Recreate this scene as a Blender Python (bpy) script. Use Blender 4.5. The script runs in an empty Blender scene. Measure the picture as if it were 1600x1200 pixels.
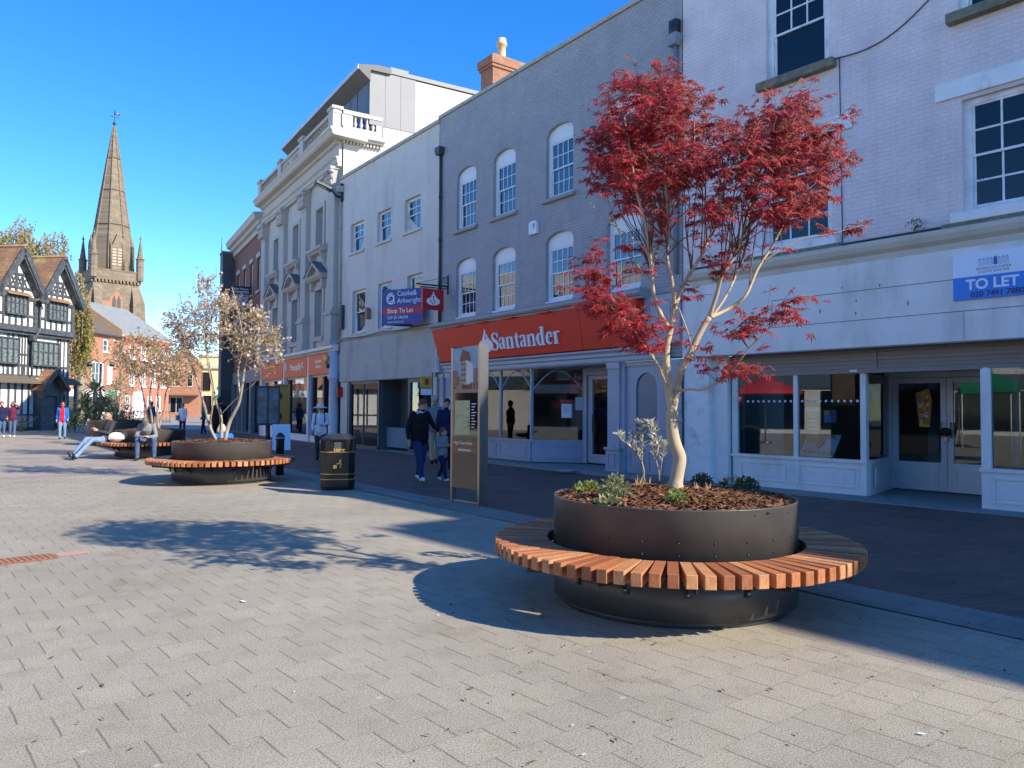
import bpy, bmesh, math, random
from mathutils import Vector, Matrix, noise
random.seed(7)
PI=math.pi
SC=bpy.context.scene
COL=SC.collection
# ------------------------------------------------------------------ camera geometry
F=1200.0; CAMH=1.5
PITCH=math.atan(38/1200); ROLL=math.radians(0.3)
_r=Vector((1,0,0)); CF=Vector((0,math.cos(PITCH),math.sin(PITCH))); _u=_r.cross(CF)
CR=_r*math.cos(ROLL)+_u*math.sin(ROLL); CU=_u*math.cos(ROLL)-_r*math.sin(ROLL)
def ray(x,y): return CR*((x-800)/F)-CU*((y-600)/F)+CF
def at(x,y,Y):
    "point seen in direction (x,y) of the photo at the true distance Y metres ahead"
    d=ray(x,y); return Vector((0,0,CAMH))+d*(Y/d.y)
def ground_at(x,y,z=0.0):
    d=ray(x,y); return Vector((0,0,CAMH))+d*((z-CAMH)/d.z)
# ------------------------------------------------------------------ mesh builder
class MB:
    def __init__(s): s.v=[]; s.f=[]; s.m=[]; s.sm=[]
    def add(s,vs,fs,m=0,smooth=False):
        o=len(s.v); s.v+= [tuple(v) for v in vs]
        for f in fs: s.f.append([i+o for i in f]); s.m.append(m); s.sm.append(smooth)
    def box(s,x0,x1,y0,y1,z0,z1,m=0):
        if x0>x1:x0,x1=x1,x0
        if y0>y1:y0,y1=y1,y0
        if z0>z1:z0,z1=z1,z0
        s.add([(x0,y0,z0),(x1,y0,z0),(x1,y1,z0),(x0,y1,z0),(x0,y0,z1),(x1,y0,z1),(x1,y1,z1),(x0,y1,z1)],
              [(0,3,2,1),(4,5,6,7),(0,1,5,4),(1,2,6,5),(2,3,7,6),(3,0,4,7)],m)
    def poly(s,pts,m=0): s.add(pts,[list(range(len(pts)))],m)
    def prism(s,pts,d,m=0):
        "planar polygon pts (3d) extruded by vector d, closed"
        n=len(pts); d=Vector(d); P=[Vector(p) for p in pts]
        N=Vector((0,0,0))
        for i in range(n): N+=P[i].cross(P[(i+1)%n])
        if N.dot(d)>0: P=P[::-1]
        Q=[p+d for p in P]
        s.add(P+Q,[list(range(n)),list(range(2*n-1,n-1,-1))]+[((i+1)%n,i,n+i,n+(i+1)%n) for i in range(n)],m)
    def slab(s,a,b,h0,h1,t,m=0):
        "vertical slab between plan points a and b, thickness t centred"
        a=Vector((a[0],a[1],0)); b=Vector((b[0],b[1],0)); n=Vector((0,0,1)).cross((b-a).normalized())*(t/2)
        s.prism([a-n+Vector((0,0,h0)),b-n+Vector((0,0,h0)),b+n+Vector((0,0,h0)),a+n+Vector((0,0,h0))],(0,0,h1-h0),m)
    def tube(s,pts,rad,n=8,m=0,smooth=True,flat=None,caps=True):
        P=[Vector(p) for p in pts]
        if not hasattr(rad,'__len__'): rad=[rad]*len(P)
        vs=[];prev=None
        for i,p in enumerate(P):
            t=(P[min(i+1,len(P)-1)]-P[max(i-1,0)])
            if t.length<1e-9: t=Vector((0,0,1))
            t.normalize()
            if prev is None:
                a=Vector((0,0,1)) if abs(t.z)<.9 else Vector((1,0,0))
                u=(a-t*a.dot(t)).normalized()
            else:
                u=prev-t*prev.dot(t)
                u=u.normalized() if u.length>1e-6 else Vector((1,0,0))
            prev=u; w=t.cross(u)
            for k in range(n):
                a=2*PI*k/n; vs.append(p+(u*math.cos(a)+w*math.sin(a))*rad[i])
        fs=[]
        for i in range(len(P)-1):
            for k in range(n): fs.append((i*n+k,i*n+(k+1)%n,(i+1)*n+(k+1)%n,(i+1)*n+k))
        if caps: fs.append(list(range(n-1,-1,-1))); fs.append([(len(P)-1)*n+k for k in range(n)])
        s.add(vs,fs,m,smooth)
    def lathe(s,prof,n=24,c=(0,0,0),m=0,smooth=True,a0=0):
        vs=[];c=Vector(c)
        for r,z in prof:
            for k in range(n):
                a=a0+2*PI*k/n; vs.append(c+Vector((r*math.cos(a),r*math.sin(a),z)))
        fs=[]
        for i in range(len(prof)-1):
            for k in range(n): fs.append((i*n+k,i*n+(k+1)%n,(i+1)*n+(k+1)%n,(i+1)*n+k))
        if prof[0][0]>1e-5: fs.append(list(range(n-1,-1,-1)))
        if prof[-1][0]>1e-5: fs.append([(len(prof)-1)*n+k for k in range(n)])
        s.add(vs,fs,m,smooth)
    def ellip(s,c,r,n=12,k=8,m=0,rot=None):
        c=Vector(c);vs=[];fs=[]
        for i in range(k+1):
            th=PI*i/k
            for j in range(n):
                a=2*PI*j/n
                v=Vector((r[0]*math.sin(th)*math.cos(a),r[1]*math.sin(th)*math.sin(a),r[2]*math.cos(th)))
                if rot: v=rot@v
                vs.append(c+v)
        for i in range(k):
            for j in range(n): fs.append((i*n+j,(i+1)*n+j,(i+1)*n+(j+1)%n,i*n+(j+1)%n))
        s.add(vs,fs,m,True)
    def mesh(s,name,mats):
        me=bpy.data.meshes.new(name); me.from_pydata(s.v,[],s.f)
        for mt in (mats if isinstance(mats,(list,tuple)) else [mats]): me.materials.append(mt)
        me.polygons.foreach_set('material_index',s.m); me.polygons.foreach_set('use_smooth',s.sm)
        me.validate(); me.update(); return me
    def build(s,name,mats,parent=None,loc=None,label=None,bevel=0):
        o=bpy.data.objects.new(name,s.mesh(name,mats)); COL.objects.link(o)
        if parent is not None: o.parent=parent
        if loc is not None: o.location=loc
        if label: o['label']=label
        if bevel:
            b=o.modifiers.new('Bevel','BEVEL'); b.width=bevel; b.segments=2; b.limit_method='ANGLE'
        return o
def split_build(mb,name,mats,parent,bevel=0,gap=.004):
    "one object per separate piece: loose parts whose boxes touch stay together"
    n=len(mb.v); par=list(range(n))
    def fd(i):
        while par[i]!=i: par[i]=par[par[i]]; i=par[i]
        return i
    for f in mb.f:
        r=fd(f[0])
        for i in f[1:]: par[fd(i)]=r
    bx={}
    for i,v in enumerate(mb.v):
        r=fd(i); q=bx.get(r)
        if q is None: bx[r]=[list(v),list(v)]
        else:
            for k in range(3): q[0][k]=min(q[0][k],v[k]); q[1][k]=max(q[1][k],v[k])
    ks=list(bx); g={k:k for k in ks}
    def fg(i):
        while g[i]!=i: i=g[i]
        return i
    for a in range(len(ks)):
        for c in range(a):
            A,B_=bx[ks[a]],bx[ks[c]]
            if all(A[0][k]-gap<=B_[1][k] and B_[0][k]-gap<=A[1][k] for k in range(3)): g[fg(ks[a])]=fg(ks[c])
    out={}
    for f,m,s_ in zip(mb.f,mb.m,mb.sm):
        o=out.setdefault(fg(fd(f[0])),MB()); mp_=o.__dict__.setdefault('ix',{})
        nf=[]
        for i in f:
            if i not in mp_: mp_[i]=len(o.v); o.v.append(mb.v[i])
            nf.append(mp_[i])
        o.f.append(nf);o.m.append(m);o.sm.append(s_)
    return [o.build(name,mats,parent,bevel=bevel) for o in out.values()]
def thing(name,label,cat,loc=(0,0,0),rz=0,group=None):
    o=bpy.data.objects.new(name,None); COL.objects.link(o); o.empty_display_size=.3
    o.location=loc; o.rotation_euler=(0,0,rz); o['label']=label; o['category']=cat
    if group: o['group']=group
    return o
def tag(o,label,cat,group=None,kind=None):
    o['label']=label; o['category']=cat
    if group: o['group']=group
    if kind: o['kind']=kind
    return o
def struct(o): o['kind']='structure'; return o
def copy_tree(o,parent=None):
    c=o.copy(); COL.objects.link(c)
    if parent is not None: c.parent=parent
    for ch in list(o.children): copy_tree(ch,c)
    return c
# ------------------------------------------------------------------ materials
_M={}
def nt(name):
    m=bpy.data.materials.new(name); m.use_nodes=True; t=m.node_tree
    return m,t,t.nodes['Principled BSDF']
def N(t,typ,**kw):
    n=t.nodes.new(typ)
    for k,v in kw.items(): setattr(n,k,v)
    return n
def L(t,a,b): t.links.new(a,b)
def mixc(t,a,b,fac,mode='MIX'):
    n=N(t,'ShaderNodeMix',data_type='RGBA',blend_type=mode)
    for sock,val in ((n.inputs[6],a),(n.inputs[7],b),(n.inputs[0],fac)):
        if hasattr(val,'is_output'): L(t,val,sock)
        elif isinstance(val,(int,float)): sock.default_value=val
        else: sock.default_value=(*val[:3],1)
    return n.outputs[2]
def ramp(t,inp,p0,p1,c0=(0,0,0),c1=(1,1,1)):
    r=N(t,'ShaderNodeValToRGB'); e=r.color_ramp.elements
    e[0].position=p0;e[1].position=p1;e[0].color=(*c0,1);e[1].color=(*c1,1); L(t,inp,r.inputs[0]); return r.outputs[0]
def noi(t,vec,scale,detail=4,rough=.6,stretch=None):
    n=N(t,'ShaderNodeTexNoise'); n.inputs['Scale'].default_value=scale; n.inputs['Detail'].default_value=detail; n.inputs['Roughness'].default_value=rough
    if stretch:
        mp=N(t,'ShaderNodeMapping'); mp.inputs['Scale'].default_value=stretch; L(t,vec,mp.inputs[0]); vec=mp.outputs[0]
    L(t,vec,n.inputs['Vector']); return n.outputs['Fac']
def objvec(t): return N(t,'ShaderNodeTexCoord').outputs['Object']
def bump(t,b,h,strength,dist=.01):
    n=N(t,'ShaderNodeBump'); n.inputs['Strength'].default_value=strength; n.inputs['Distance'].default_value=dist
    L(t,h,n.inputs['Height']); L(t,n.outputs[0],b.inputs['Normal']); return n
def mat(name,col,rough=.6,var=.12,scale=3.0,metal=0,spec=.5,bmp=0,bscale=40,dirt=None,dirt_amt=.5,dscale=1.2,stretch=None):
    "plain painted / solid surface with mottling, optional dirt patches and micro bump"
    if name in _M: return _M[name]
    m,t,b=nt(name); v=objvec(t)
    f=noi(t,v,scale,5,.65)
    lo=tuple(c*(1-var) for c in col); hi=tuple(min(1,c*(1+var)) for c in col)
    c=mixc(t,lo,hi,ramp(t,f,.3,.7))
    if dirt:
        g=noi(t,v,dscale,6,.7,stretch); c=mixc(t,c,dirt,mixc(t,(0,0,0),(dirt_amt,)*3,ramp(t,g,.5,.72)))
    L(t,c,b.inputs['Base Color']); b.inputs['Roughness'].default_value=rough; b.inputs['Metallic'].default_value=metal
    b.inputs['Specular IOR Level'].default_value=spec
    if bmp: bump(t,b,noi(t,v,bscale,4),bmp,.01)
    _M[name]=m; return m
def wallvec(t):
    "facade coordinates: along the wall, up the wall"
    s=N(t,'ShaderNodeSeparateXYZ'); L(t,objvec(t),s.inputs[0])
    a=N(t,'ShaderNodeMath',operation='ADD'); L(t,s.outputs[0],a.inputs[0]); L(t,s.outputs[1],a.inputs[1])
    c=N(t,'ShaderNodeCombineXYZ'); L(t,a.outputs[0],c.inputs[0]); L(t,s.outputs[2],c.inputs[1]); return c.outputs[0]
def brickmat(name,c1,c2,mortar,rough=.8,bw=.225,rh=.075,ms=.010,bstr=.6,dirt=None,damt=.4,painted=False,dscale=.8,peel=None,dstretch=(1,.25,1)):
    if name in _M: return _M[name]
    m,t,b=nt(name); v=wallvec(t)
    # slight wobble keeps courses from looking ruled
    w=N(t,'ShaderNodeTexNoise'); w.inputs['Scale'].default_value=3; L(t,v,w.inputs['Vector'])
    vm=N(t,'ShaderNodeVectorMath',operation='SCALE'); vm.inputs[3].default_value=.012; L(t,w.outputs['Color'],vm.inputs[0])
    va=N(t,'ShaderNodeVectorMath',operation='ADD'); L(t,v,va.inputs[0]); L(t,vm.outputs[0],va.inputs[1])
    k=N(t,'ShaderNodeTexBrick'); k.inputs['Scale'].default_value=1; k.inputs['Brick Width'].default_value=bw; k.inputs['Row Height'].default_value=rh
    k.inputs['Mortar Size'].default_value=ms; k.inputs['Mortar Smooth'].default_value=.4
    k.inputs['Color1'].default_value=(*c1,1);k.inputs['Color2'].default_value=(*c2,1);k.inputs['Mortar'].default_value=(*mortar,1)
    L(t,va.outputs[0],k.inputs['Vector'])
    c=k.outputs['Color']
    f=noi(t,v,1.1,6,.7); c=mixc(t,c,mixc(t,c,(.82,.82,.84),1,'MULTIPLY'),ramp(t,f,.35,.7))
    fine=noi(t,v,26,5,.7)
    c=mixc(t,c,mixc(t,c,(.86,.86,.86),1,'MULTIPLY'),ramp(t,fine,.35,.65))
    if dirt:
        g=noi(t,v,dscale,7,.75,dstretch); c=mixc(t,c,dirt,mixc(t,(0,0,0),(damt,)*3,ramp(t,g,.52,.75)))
    if peel:
        g=noi(t,v,5.5,8,.75,(1,2.2,1)); c=mixc(t,c,peel,ramp(t,g,.71,.725))
    L(t,c,b.inputs['Base Color']); b.inputs['Roughness'].default_value=rough; b.inputs['Specular IOR Level'].default_value=.3
    inv=N(t,'ShaderNodeMath',operation='SUBTRACT'); inv.inputs[0].default_value=1; L(t,k.outputs['Fac'],inv.inputs[1])
    ad=N(t,'ShaderNodeMath',operation='MULTIPLY_ADD'); ad.inputs[1].default_value=.35; L(t,fine,ad.inputs[0]); L(t,inv.outputs[0],ad.inputs[2])
    bump(t,b,ad.outputs[0],bstr,.012)
    _M[name]=m; return m
def glassmat(name,tint=(.02,.03,.04),rough=.03,spec=.8,wav=.02):
    "window whose room behind is dark: near-black body with a clear sky reflection and old-glass waviness"
    if name in _M: return _M[name]
    m,t,b=nt(name); b.inputs['Base Color'].default_value=(*tint,1); b.inputs['Roughness'].default_value=rough
    b.inputs['Specular IOR Level'].default_value=spec; b.inputs['IOR'].default_value=1.6
    bump(t,b,noi(t,objvec(t),2.5,2),wav*5,.02); _M[name]=m; return m
def clearglass(name,tint=(.84,.89,.89),gain=1.55):
    if name in _M: return _M[name]
    m=bpy.data.materials.new(name); m.use_nodes=True; t=m.node_tree; t.nodes.clear()
    o=N(t,'ShaderNodeOutputMaterial'); mx=N(t,'ShaderNodeMixShader'); tr=N(t,'ShaderNodeBsdfTransparent'); gl=N(t,'ShaderNodeBsdfGlossy')
    tr.inputs[0].default_value=(*tint,1); gl.inputs['Roughness'].default_value=.0; gl.inputs[0].default_value=(.95,.97,1,1)
    fr=N(t,'ShaderNodeFresnel'); fr.inputs[0].default_value=1.5
    k=N(t,'ShaderNodeMath',operation='MULTIPLY',use_clamp=True); k.inputs[1].default_value=gain; L(t,fr.outputs[0],k.inputs[0])
    L(t,k.outputs[0],mx.inputs[0]); L(t,tr.outputs[0],mx.inputs[1]); L(t,gl.outputs[0],mx.inputs[2]); L(t,mx.outputs[0],o.inputs[0])
    _M[name]=m; return m
def islandmat(name,cols,rough=.6,spec=.3,trans=0,subs=None):
    "colour picked per separate piece (leaf, slat, chip)"
    if name in _M: return _M[name]
    m,t,b=nt(name); g=N(t,'ShaderNodeNewGeometry'); r=N(t,'ShaderNodeValToRGB'); e=r.color_ramp.elements
    e[0].position=0;e[0].color=(*cols[0],1);e[1].position=1;e[1].color=(*cols[-1],1)
    for i,c in enumerate(cols[1:-1]): x=e.new((i+1)/(len(cols)-1)); x.color=(*c,1)
    L(t,g.outputs['Random Per Island'],r.inputs[0]); L(t,r.outputs[0],b.inputs['Base Color']); b.inputs['Roughness'].default_value=rough
    b.inputs['Specular IOR Level'].default_value=spec
    if trans:
        o=t.nodes['Material Output']; tl=N(t,'ShaderNodeBsdfTranslucent'); mx=N(t,'ShaderNodeMixShader'); mx.inputs[0].default_value=trans
        L(t,mixc(t,r.outputs[0],(1.0,.75,.6),.25),tl.inputs[0]); L(t,b.outputs[0],mx.inputs[1]); L(t,tl.outputs[0],mx.inputs[2]); L(t,mx.outputs[0],o.inputs[0])
    _M[name]=m; return m
# ------------------------------------------------------------------ text
def text_mesh(name,body,size,m,parent,loc,along=(-1,0,0),up=(0,0,1),depth=.004,align='CENTER',bold=0.0,squeeze=1.0,spacing=1.0):
    cu=bpy.data.curves.new(name,'FONT'); cu.body=body; cu.size=size; cu.align_x=align; cu.align_y='CENTER'; cu.extrude=depth; cu.offset=bold; cu.space_character=spacing
    o=bpy.data.objects.new(name,cu); COL.objects.link(o); dg=bpy.context.evaluated_depsgraph_get()
    me=bpy.data.meshes.new_from_object(o.evaluated_get(dg)); bpy.data.objects.remove(o); bpy.data.curves.remove(cu)
    x=Vector(along).normalized(); y=Vector(up).normalized(); z=x.cross(y)
    M=Matrix(((x.x,y.x,z.x,0),(x.y,y.y,z.y,0),(x.z,y.z,z.z,0),(0,0,0,1)))@Matrix.Diagonal((squeeze,1,1,1))
    me.transform(M); me.materials.clear(); me.materials.append(m)
    ob=bpy.data.objects.new(name,me); COL.objects.link(ob); ob.location=loc
    if parent is not None: ob.parent=parent
    return ob
# ------------------------------------------------------------------ palette
WHITE=mat('white_paint',(.74,.75,.76),.45,.05,6,bmp=.08,bscale=60,dirt=(.45,.44,.40),dirt_amt=.25,dscale=3)
WHITE_OLD=mat('weathered_white_paint',(.78,.79,.78),.55,.07,4,bmp=.15,bscale=45,dirt=(.34,.33,.29),dirt_amt=.75,dscale=2.2)
SHOPWHITE=mat('pale_shopfront_paint',(.735,.735,.70),.5,.05,2.2,bmp=.08,bscale=50,dirt=(.36,.36,.34),dirt_amt=.5,dscale=1.4,stretch=(1,1,.35))
PINKB=brickmat('pink_painted_brick',(.88,.765,.735),(.86,.75,.72),(.81,.70,.68),bstr=.55,ms=.008,dirt=(.58,.51,.48),damt=.6,peel=(.32,.26,.23),dscale=1.6,dstretch=(1.3,.14,1))
GREYB=brickmat('grey_painted_brick',(.44,.435,.435),(.41,.405,.405),(.37,.37,.37),bstr=.8,ms=.009,dirt=(.25,.25,.25),damt=.55,dscale=1.7,dstretch=(1.3,.16,1))
CREAMW=mat('cream_render',(.60,.57,.51),.8,.05,1.5,bmp=.25,bscale=14,dirt=(.33,.31,.27),dirt_amt=.6,dscale=.9,stretch=(1,1,.22),spec=.25)
STUCCO=mat('pale_stucco',(.51,.47,.425),.75,.05,1.2,bmp=.15,bscale=22,dirt=(.30,.28,.25),dirt_amt=.45,dscale=1.0,stretch=(1,1,.2),spec=.25)
STUCCO2=mat('pale_stucco_trim',(.45,.42,.375),.7,.05,1.5,bmp=.1,bscale=25,dirt=(.32,.30,.27),dirt_amt=.5,dscale=1.6,stretch=(1,1,.3),spec=.25)
RENDERW=mat('smooth_white_render',(.48,.46,.40),.7,.03,.8,spec=.2)
ZINC=mat('grey_cladding_panel',(.17,.172,.172),.55,.06,.7,metal=.0)
DKBOARD=mat('dark_grey_cladding',(.10,.11,.13),.5,.1,1.0)
SOFFIT=mat('grey_brown_soffit',(.09,.088,.082),.6,.06,1)
COPING=mat('stone_coping',(.40,.38,.34),.8,.12,4,bmp=.3,bscale=30,dirt=(.16,.15,.12),dirt_amt=.6,dscale=3)
MOSS=mat('mossy_stone_sill',(.20,.19,.13),.9,.3,9,bmp=.6,bscale=40,dirt=(.08,.09,.03),dirt_amt=.8,dscale=5)
CORNICE=mat('cream_cornice_paint',(.60,.57,.48),.55,.05,2,bmp=.08,dirt=(.38,.35,.28),dirt_amt=.5,dscale=1.5)
GREYTRIM=mat('grey_blue_shopfront_paint',(.34,.37,.43),.42,.05,2,bmp=.06,bscale=60,dirt=(.18,.2,.24),dirt_amt=.4)
GREYCAST=mat('grey_cast_moulding',(.33,.32,.31),.6,.08,2,bmp=.1)
SHUTTER=mat('grey_brown_shutter',(.20,.185,.17),.5,.06,2,metal=.2)
SANRED=mat('bright_red_sign_panel',(.66,.034,.014),.45,.03,1.0,spec=.25)
DEEPRED=mat('deep_red_enamel',(.52,.015,.025),.3,.03,2)
LETTER=mat('white_sign_letter',(.78,.79,.80),.35,.02,3)
ORANGE=mat('orange_sign_panel',(.74,.12,.035),.45,.05,1.5)
SIGNBLUE=mat('navy_sign_panel',(.02,.06,.26),.45,.04,2)
SIGNSKY=mat('sky_blue_sign_panel',(.015,.22,.72),.45,.04,2)
SIGNRED=mat('crimson_sign_panel',(.50,.02,.05),.45,.04,2)
SIGNWHITE=mat('white_sign_panel',(.74,.83,.95),.5,.03,2)
INK=mat('dark_ink',(.02,.025,.06),.5,.05,3)
BLACK=mat('black_metal_paint',(.018,.018,.02),.35,.1,6)
CASTBLK=mat('black_drainpipe_paint',(.05,.052,.058),.5,.15,6)
GREYPIPE=mat('grey_drainpipe_paint',(.25,.265,.29),.55,.1,6,dirt=(.15,.15,.15),dirt_amt=.5)
PALEPIPE=mat('pale_drainpipe_paint',(.42,.40,.36),.6,.12,6,dirt=(.2,.17,.14),dirt_amt=.6,dscale=4)
TEAL=mat('dark_teal_frame_paint',(.05,.085,.105),.4,.05,4)
DARKIN=mat('dim_shop_wall',(.22,.22,.215),.9,.15,1)
DARKFLOOR=mat('dim_shop_floor',(.25,.22,.19),.7,.15,2)
BLUEIN=mat('blue_grey_partition',(.13,.22,.26),.7,.05,1)
GLASS=glassmat('upper_window_glass',(.012,.022,.035),.02,1.0)
GLASS2=glassmat('dark_old_glass',(.006,.010,.016),.03,.35)
SHOPGLASS=clearglass('shop_window_glass')
FROST=mat('frosted_blue_glass',(.10,.17,.22),.25,.06,1.5,spec=.6)
GOLD=mat('gold_paint',(.62,.42,.12),.35,.05,8,metal=.4)
STEEL=mat('brushed_steel',(.33,.315,.29),.32,.06,8,metal=1)
SLATE=mat('slate_roof',(.13,.14,.15),.55,.2,3,bmp=.4,bscale=12)
PAPER=mat('white_notice_paper',(.75,.77,.80),.6,.02,3)
# ------------------------------------------------------------------ facade helpers
def wall(mb,s0,s1,z0,z1,ops,rd=.16,m=0,y=0.0):
    "front skin with true openings (s0,s1,z0,z1[,arch rise]); reveals rd deep"
    xs=sorted({s0,s1}|{o[0] for o in ops}|{o[1] for o in ops}); zs=sorted({z0,z1}|{o[2] for o in ops}|{o[3] for o in ops})
    xs=[x for x in xs if s0<=x<=s1]; zs=[z for z in zs if z0<=z<=z1]
    for i in range(len(xs)-1):
        for j in range(len(zs)-1):
            cx=(xs[i]+xs[i+1])/2; cz=(zs[j]+zs[j+1])/2
            if any(o[0]<cx<o[1] and o[2]<cz<o[3] for o in ops): continue
            mb.add([(xs[i],y,zs[j]),(xs[i],y,zs[j+1]),(xs[i+1],y,zs[j+1]),(xs[i+1],y,zs[j])],[(0,1,2,3)],m)
    for o in ops:
        a,b,c,d=o[:4]
        mb.add([(a,y,c),(b,y,c),(b,y,d),(a,y,d),(a,y-rd,c),(b,y-rd,c),(b,y-rd,d),(a,y-rd,d)],[(0,1,5,4),(1,2,6,5),(2,3,7,6),(3,0,4,7)],m)
        if len(o)>4 and o[4]>0:
            mid=(a+b)/2;h=(b-a)/2;n=8
            for sg in (-1,1):
                pts=[(mid+sg*h,y,d)]+[(mid+sg*h*(1-k/n),y,d-o[4]*(1-math.sqrt(max(0,1-(1-.0)*((1-k/n)**2))))) for k in range(n+1)]
                mb.prism(pts,(0,-rd*.6,0),m)
def body(parent,name,s0,s1,y0,y1,z0,z1,m,roof=None):
    b=MB(); b.box(s0,s1,y1,y0,z0,z1); return b.build(name,m,parent)
def sash(parent,s0,s1,z0,z1,cols=4,rt=2,rb=2,y=-.1,case=.07,tymp=0,fm=None,gm=None,sill=None,meet=.5,bar=.022,label=None,name='window',lowbars=True):
    fm=fm or WHITE; gm=gm or GLASS; b=MB(); d=.07
    zt=z1-tymp
    b.box(s0,s0+case,y-d,y,z0,zt); b.box(s1-case,s1,y-d,y,z0,zt); b.box(s0+case,s1-case,y-d,y,z0,z0+case*.8); b.box(s0+case,s1-case,y-d,y,zt-case*.7,zt)
    if tymp: b.box(s0,s1,y-d+.004,y+.004,zt,z1)
    a0,a1,c0,c1=s0+case,s1-case,z0+case*.8,zt-case*.7
    zm=c0+(c1-c0)*meet; st=.038
    for (q0,q1,yy,cc,rr) in ((zm-.02,c1,y-.015,cols,rt),(c0,zm+.02,y-.045,cols if lowbars else 1,rb if lowbars else 1)):
        b.box(a0,a0+st,yy-.03,yy,q0,q1); b.box(a1-st,a1,yy-.03,yy,q0,q1); b.box(a0+st,a1-st,yy-.03,yy,q0,q0+st); b.box(a0+st,a1-st,yy-.03,yy,q1-st,q1)
        for i in range(1,cc):
            x=a0+st+(a1-a0-2*st)*i/cc; b.box(x-bar/2,x+bar/2,yy-.026,yy-.004,q0+st,q1-st)
        for j in range(1,rr):
            z=q0+st+(q1-q0-2*st)*j/rr; b.box(a0+st,a1-st,yy-.025,yy-.005,z-bar/2,z+bar/2)
    w=b.build(name,fm,parent,label=label)
    t1=random.uniform(-.008,.008); t2=random.uniform(-.006,.006); g=MB()
    for (q0,q1,yy) in ((zm,c1,y-.03),(c0,zm,y-.062)):
        t2+=.004; g.prism([(a0+.01,yy-t1,q0),(a1-.01,yy+t1,q0),(a1-.01,yy+t1+t2,q1),(a0+.01,yy-t1+t2,q1)],(0,-.006,0))
    g.build('pane',gm,w)
    if sill:
        q=MB(); pr,h,ov=sill[:3]; q.box(s0-ov,s1+ov,y-.05,pr,z0-h,z0-.002); q.build('sill',sill[3],w,bevel=.012)
    return w
def moulding(b,s0,s1,prof,m=0):
    "horizontal moulding: profile of (y,z) swept from s0 to s1"
    b.prism([(s0,p[0],p[1]) for p in prof],(s1-s0,0,0),m)
def ribbon(pts,wid):
    P=[Vector(p) for p in pts]; A=[];B=[]
    if not hasattr(wid,'__len__'): wid=[wid]*len(P)
    for i,p in enumerate(P):
        t=(P[min(i+1,len(P)-1)]-P[max(i-1,0)]).normalized(); n=Vector((-t.y,t.x))
        A.append(p+n*wid[i]/2);B.append(p-n*wid[i]/2)
    return [tuple(p) for p in A+B[::-1]]
def arcpts(cx,cy,rx,ry,a0,a1,n=12): return [(cx+rx*math.cos(math.radians(a0+(a1-a0)*i/n)),cy+ry*math.sin(math.radians(a0+(a1-a0)*i/n))) for i in range(n+1)]
def flat2d(b,poly,org,ax,up,depth,off,m=0):
    "extrude a 2-d outline standing on org with axes ax, up"
    ax=Vector(ax);up=Vector(up);nn=ax.cross(up); o=Vector(org)+nn*off
    b.prism([o+ax*p[0]+up*p[1] for p in poly],nn*depth,m)
def flame(b,org,ax,up,s,depth,off,m=0,cut=None):
    "oval flame emblem, total height about 1.9 s"
    k=[0]
    def put(poly,mm=m,e=0):
        k[0]+=1; flat2d(b,[(p[0]*s,p[1]*s) for p in poly],org,ax,up,depth+k[0]*.0012+e,off,mm)
    put(arcpts(0,0,1.0,.52,0,350,30))
    bl1=ribbon([(.02,-.38),(-.22,-.05),(-.33,.25),(-.22,.55),(-.04,.82),(.03,1.12),(.03,1.30)],[.10,.24,.30,.26,.22,.12,.01])
    bl2=ribbon([(.12,-.40),(.30,-.10),(.42,.15),(.40,.42),(.26,.66),(.18,.85),(.17,.98)],[.06,.20,.28,.26,.18,.08,.01])
    put(bl1);put(bl2)
    if cut is not None:
        put(ribbon([(-.52,.36),(-.42,.05),(-.2,-.2),(.0,-.38),(.05,-.5)],[.02,.10,.11,.09,.02]),cut,.002)
        put(ribbon([(-.06,.62),(.0,.36),(.2,.05),(.22,-.12),(.12,-.42)],[.02,.09,.12,.10,.02]),cut,.0025)
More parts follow.
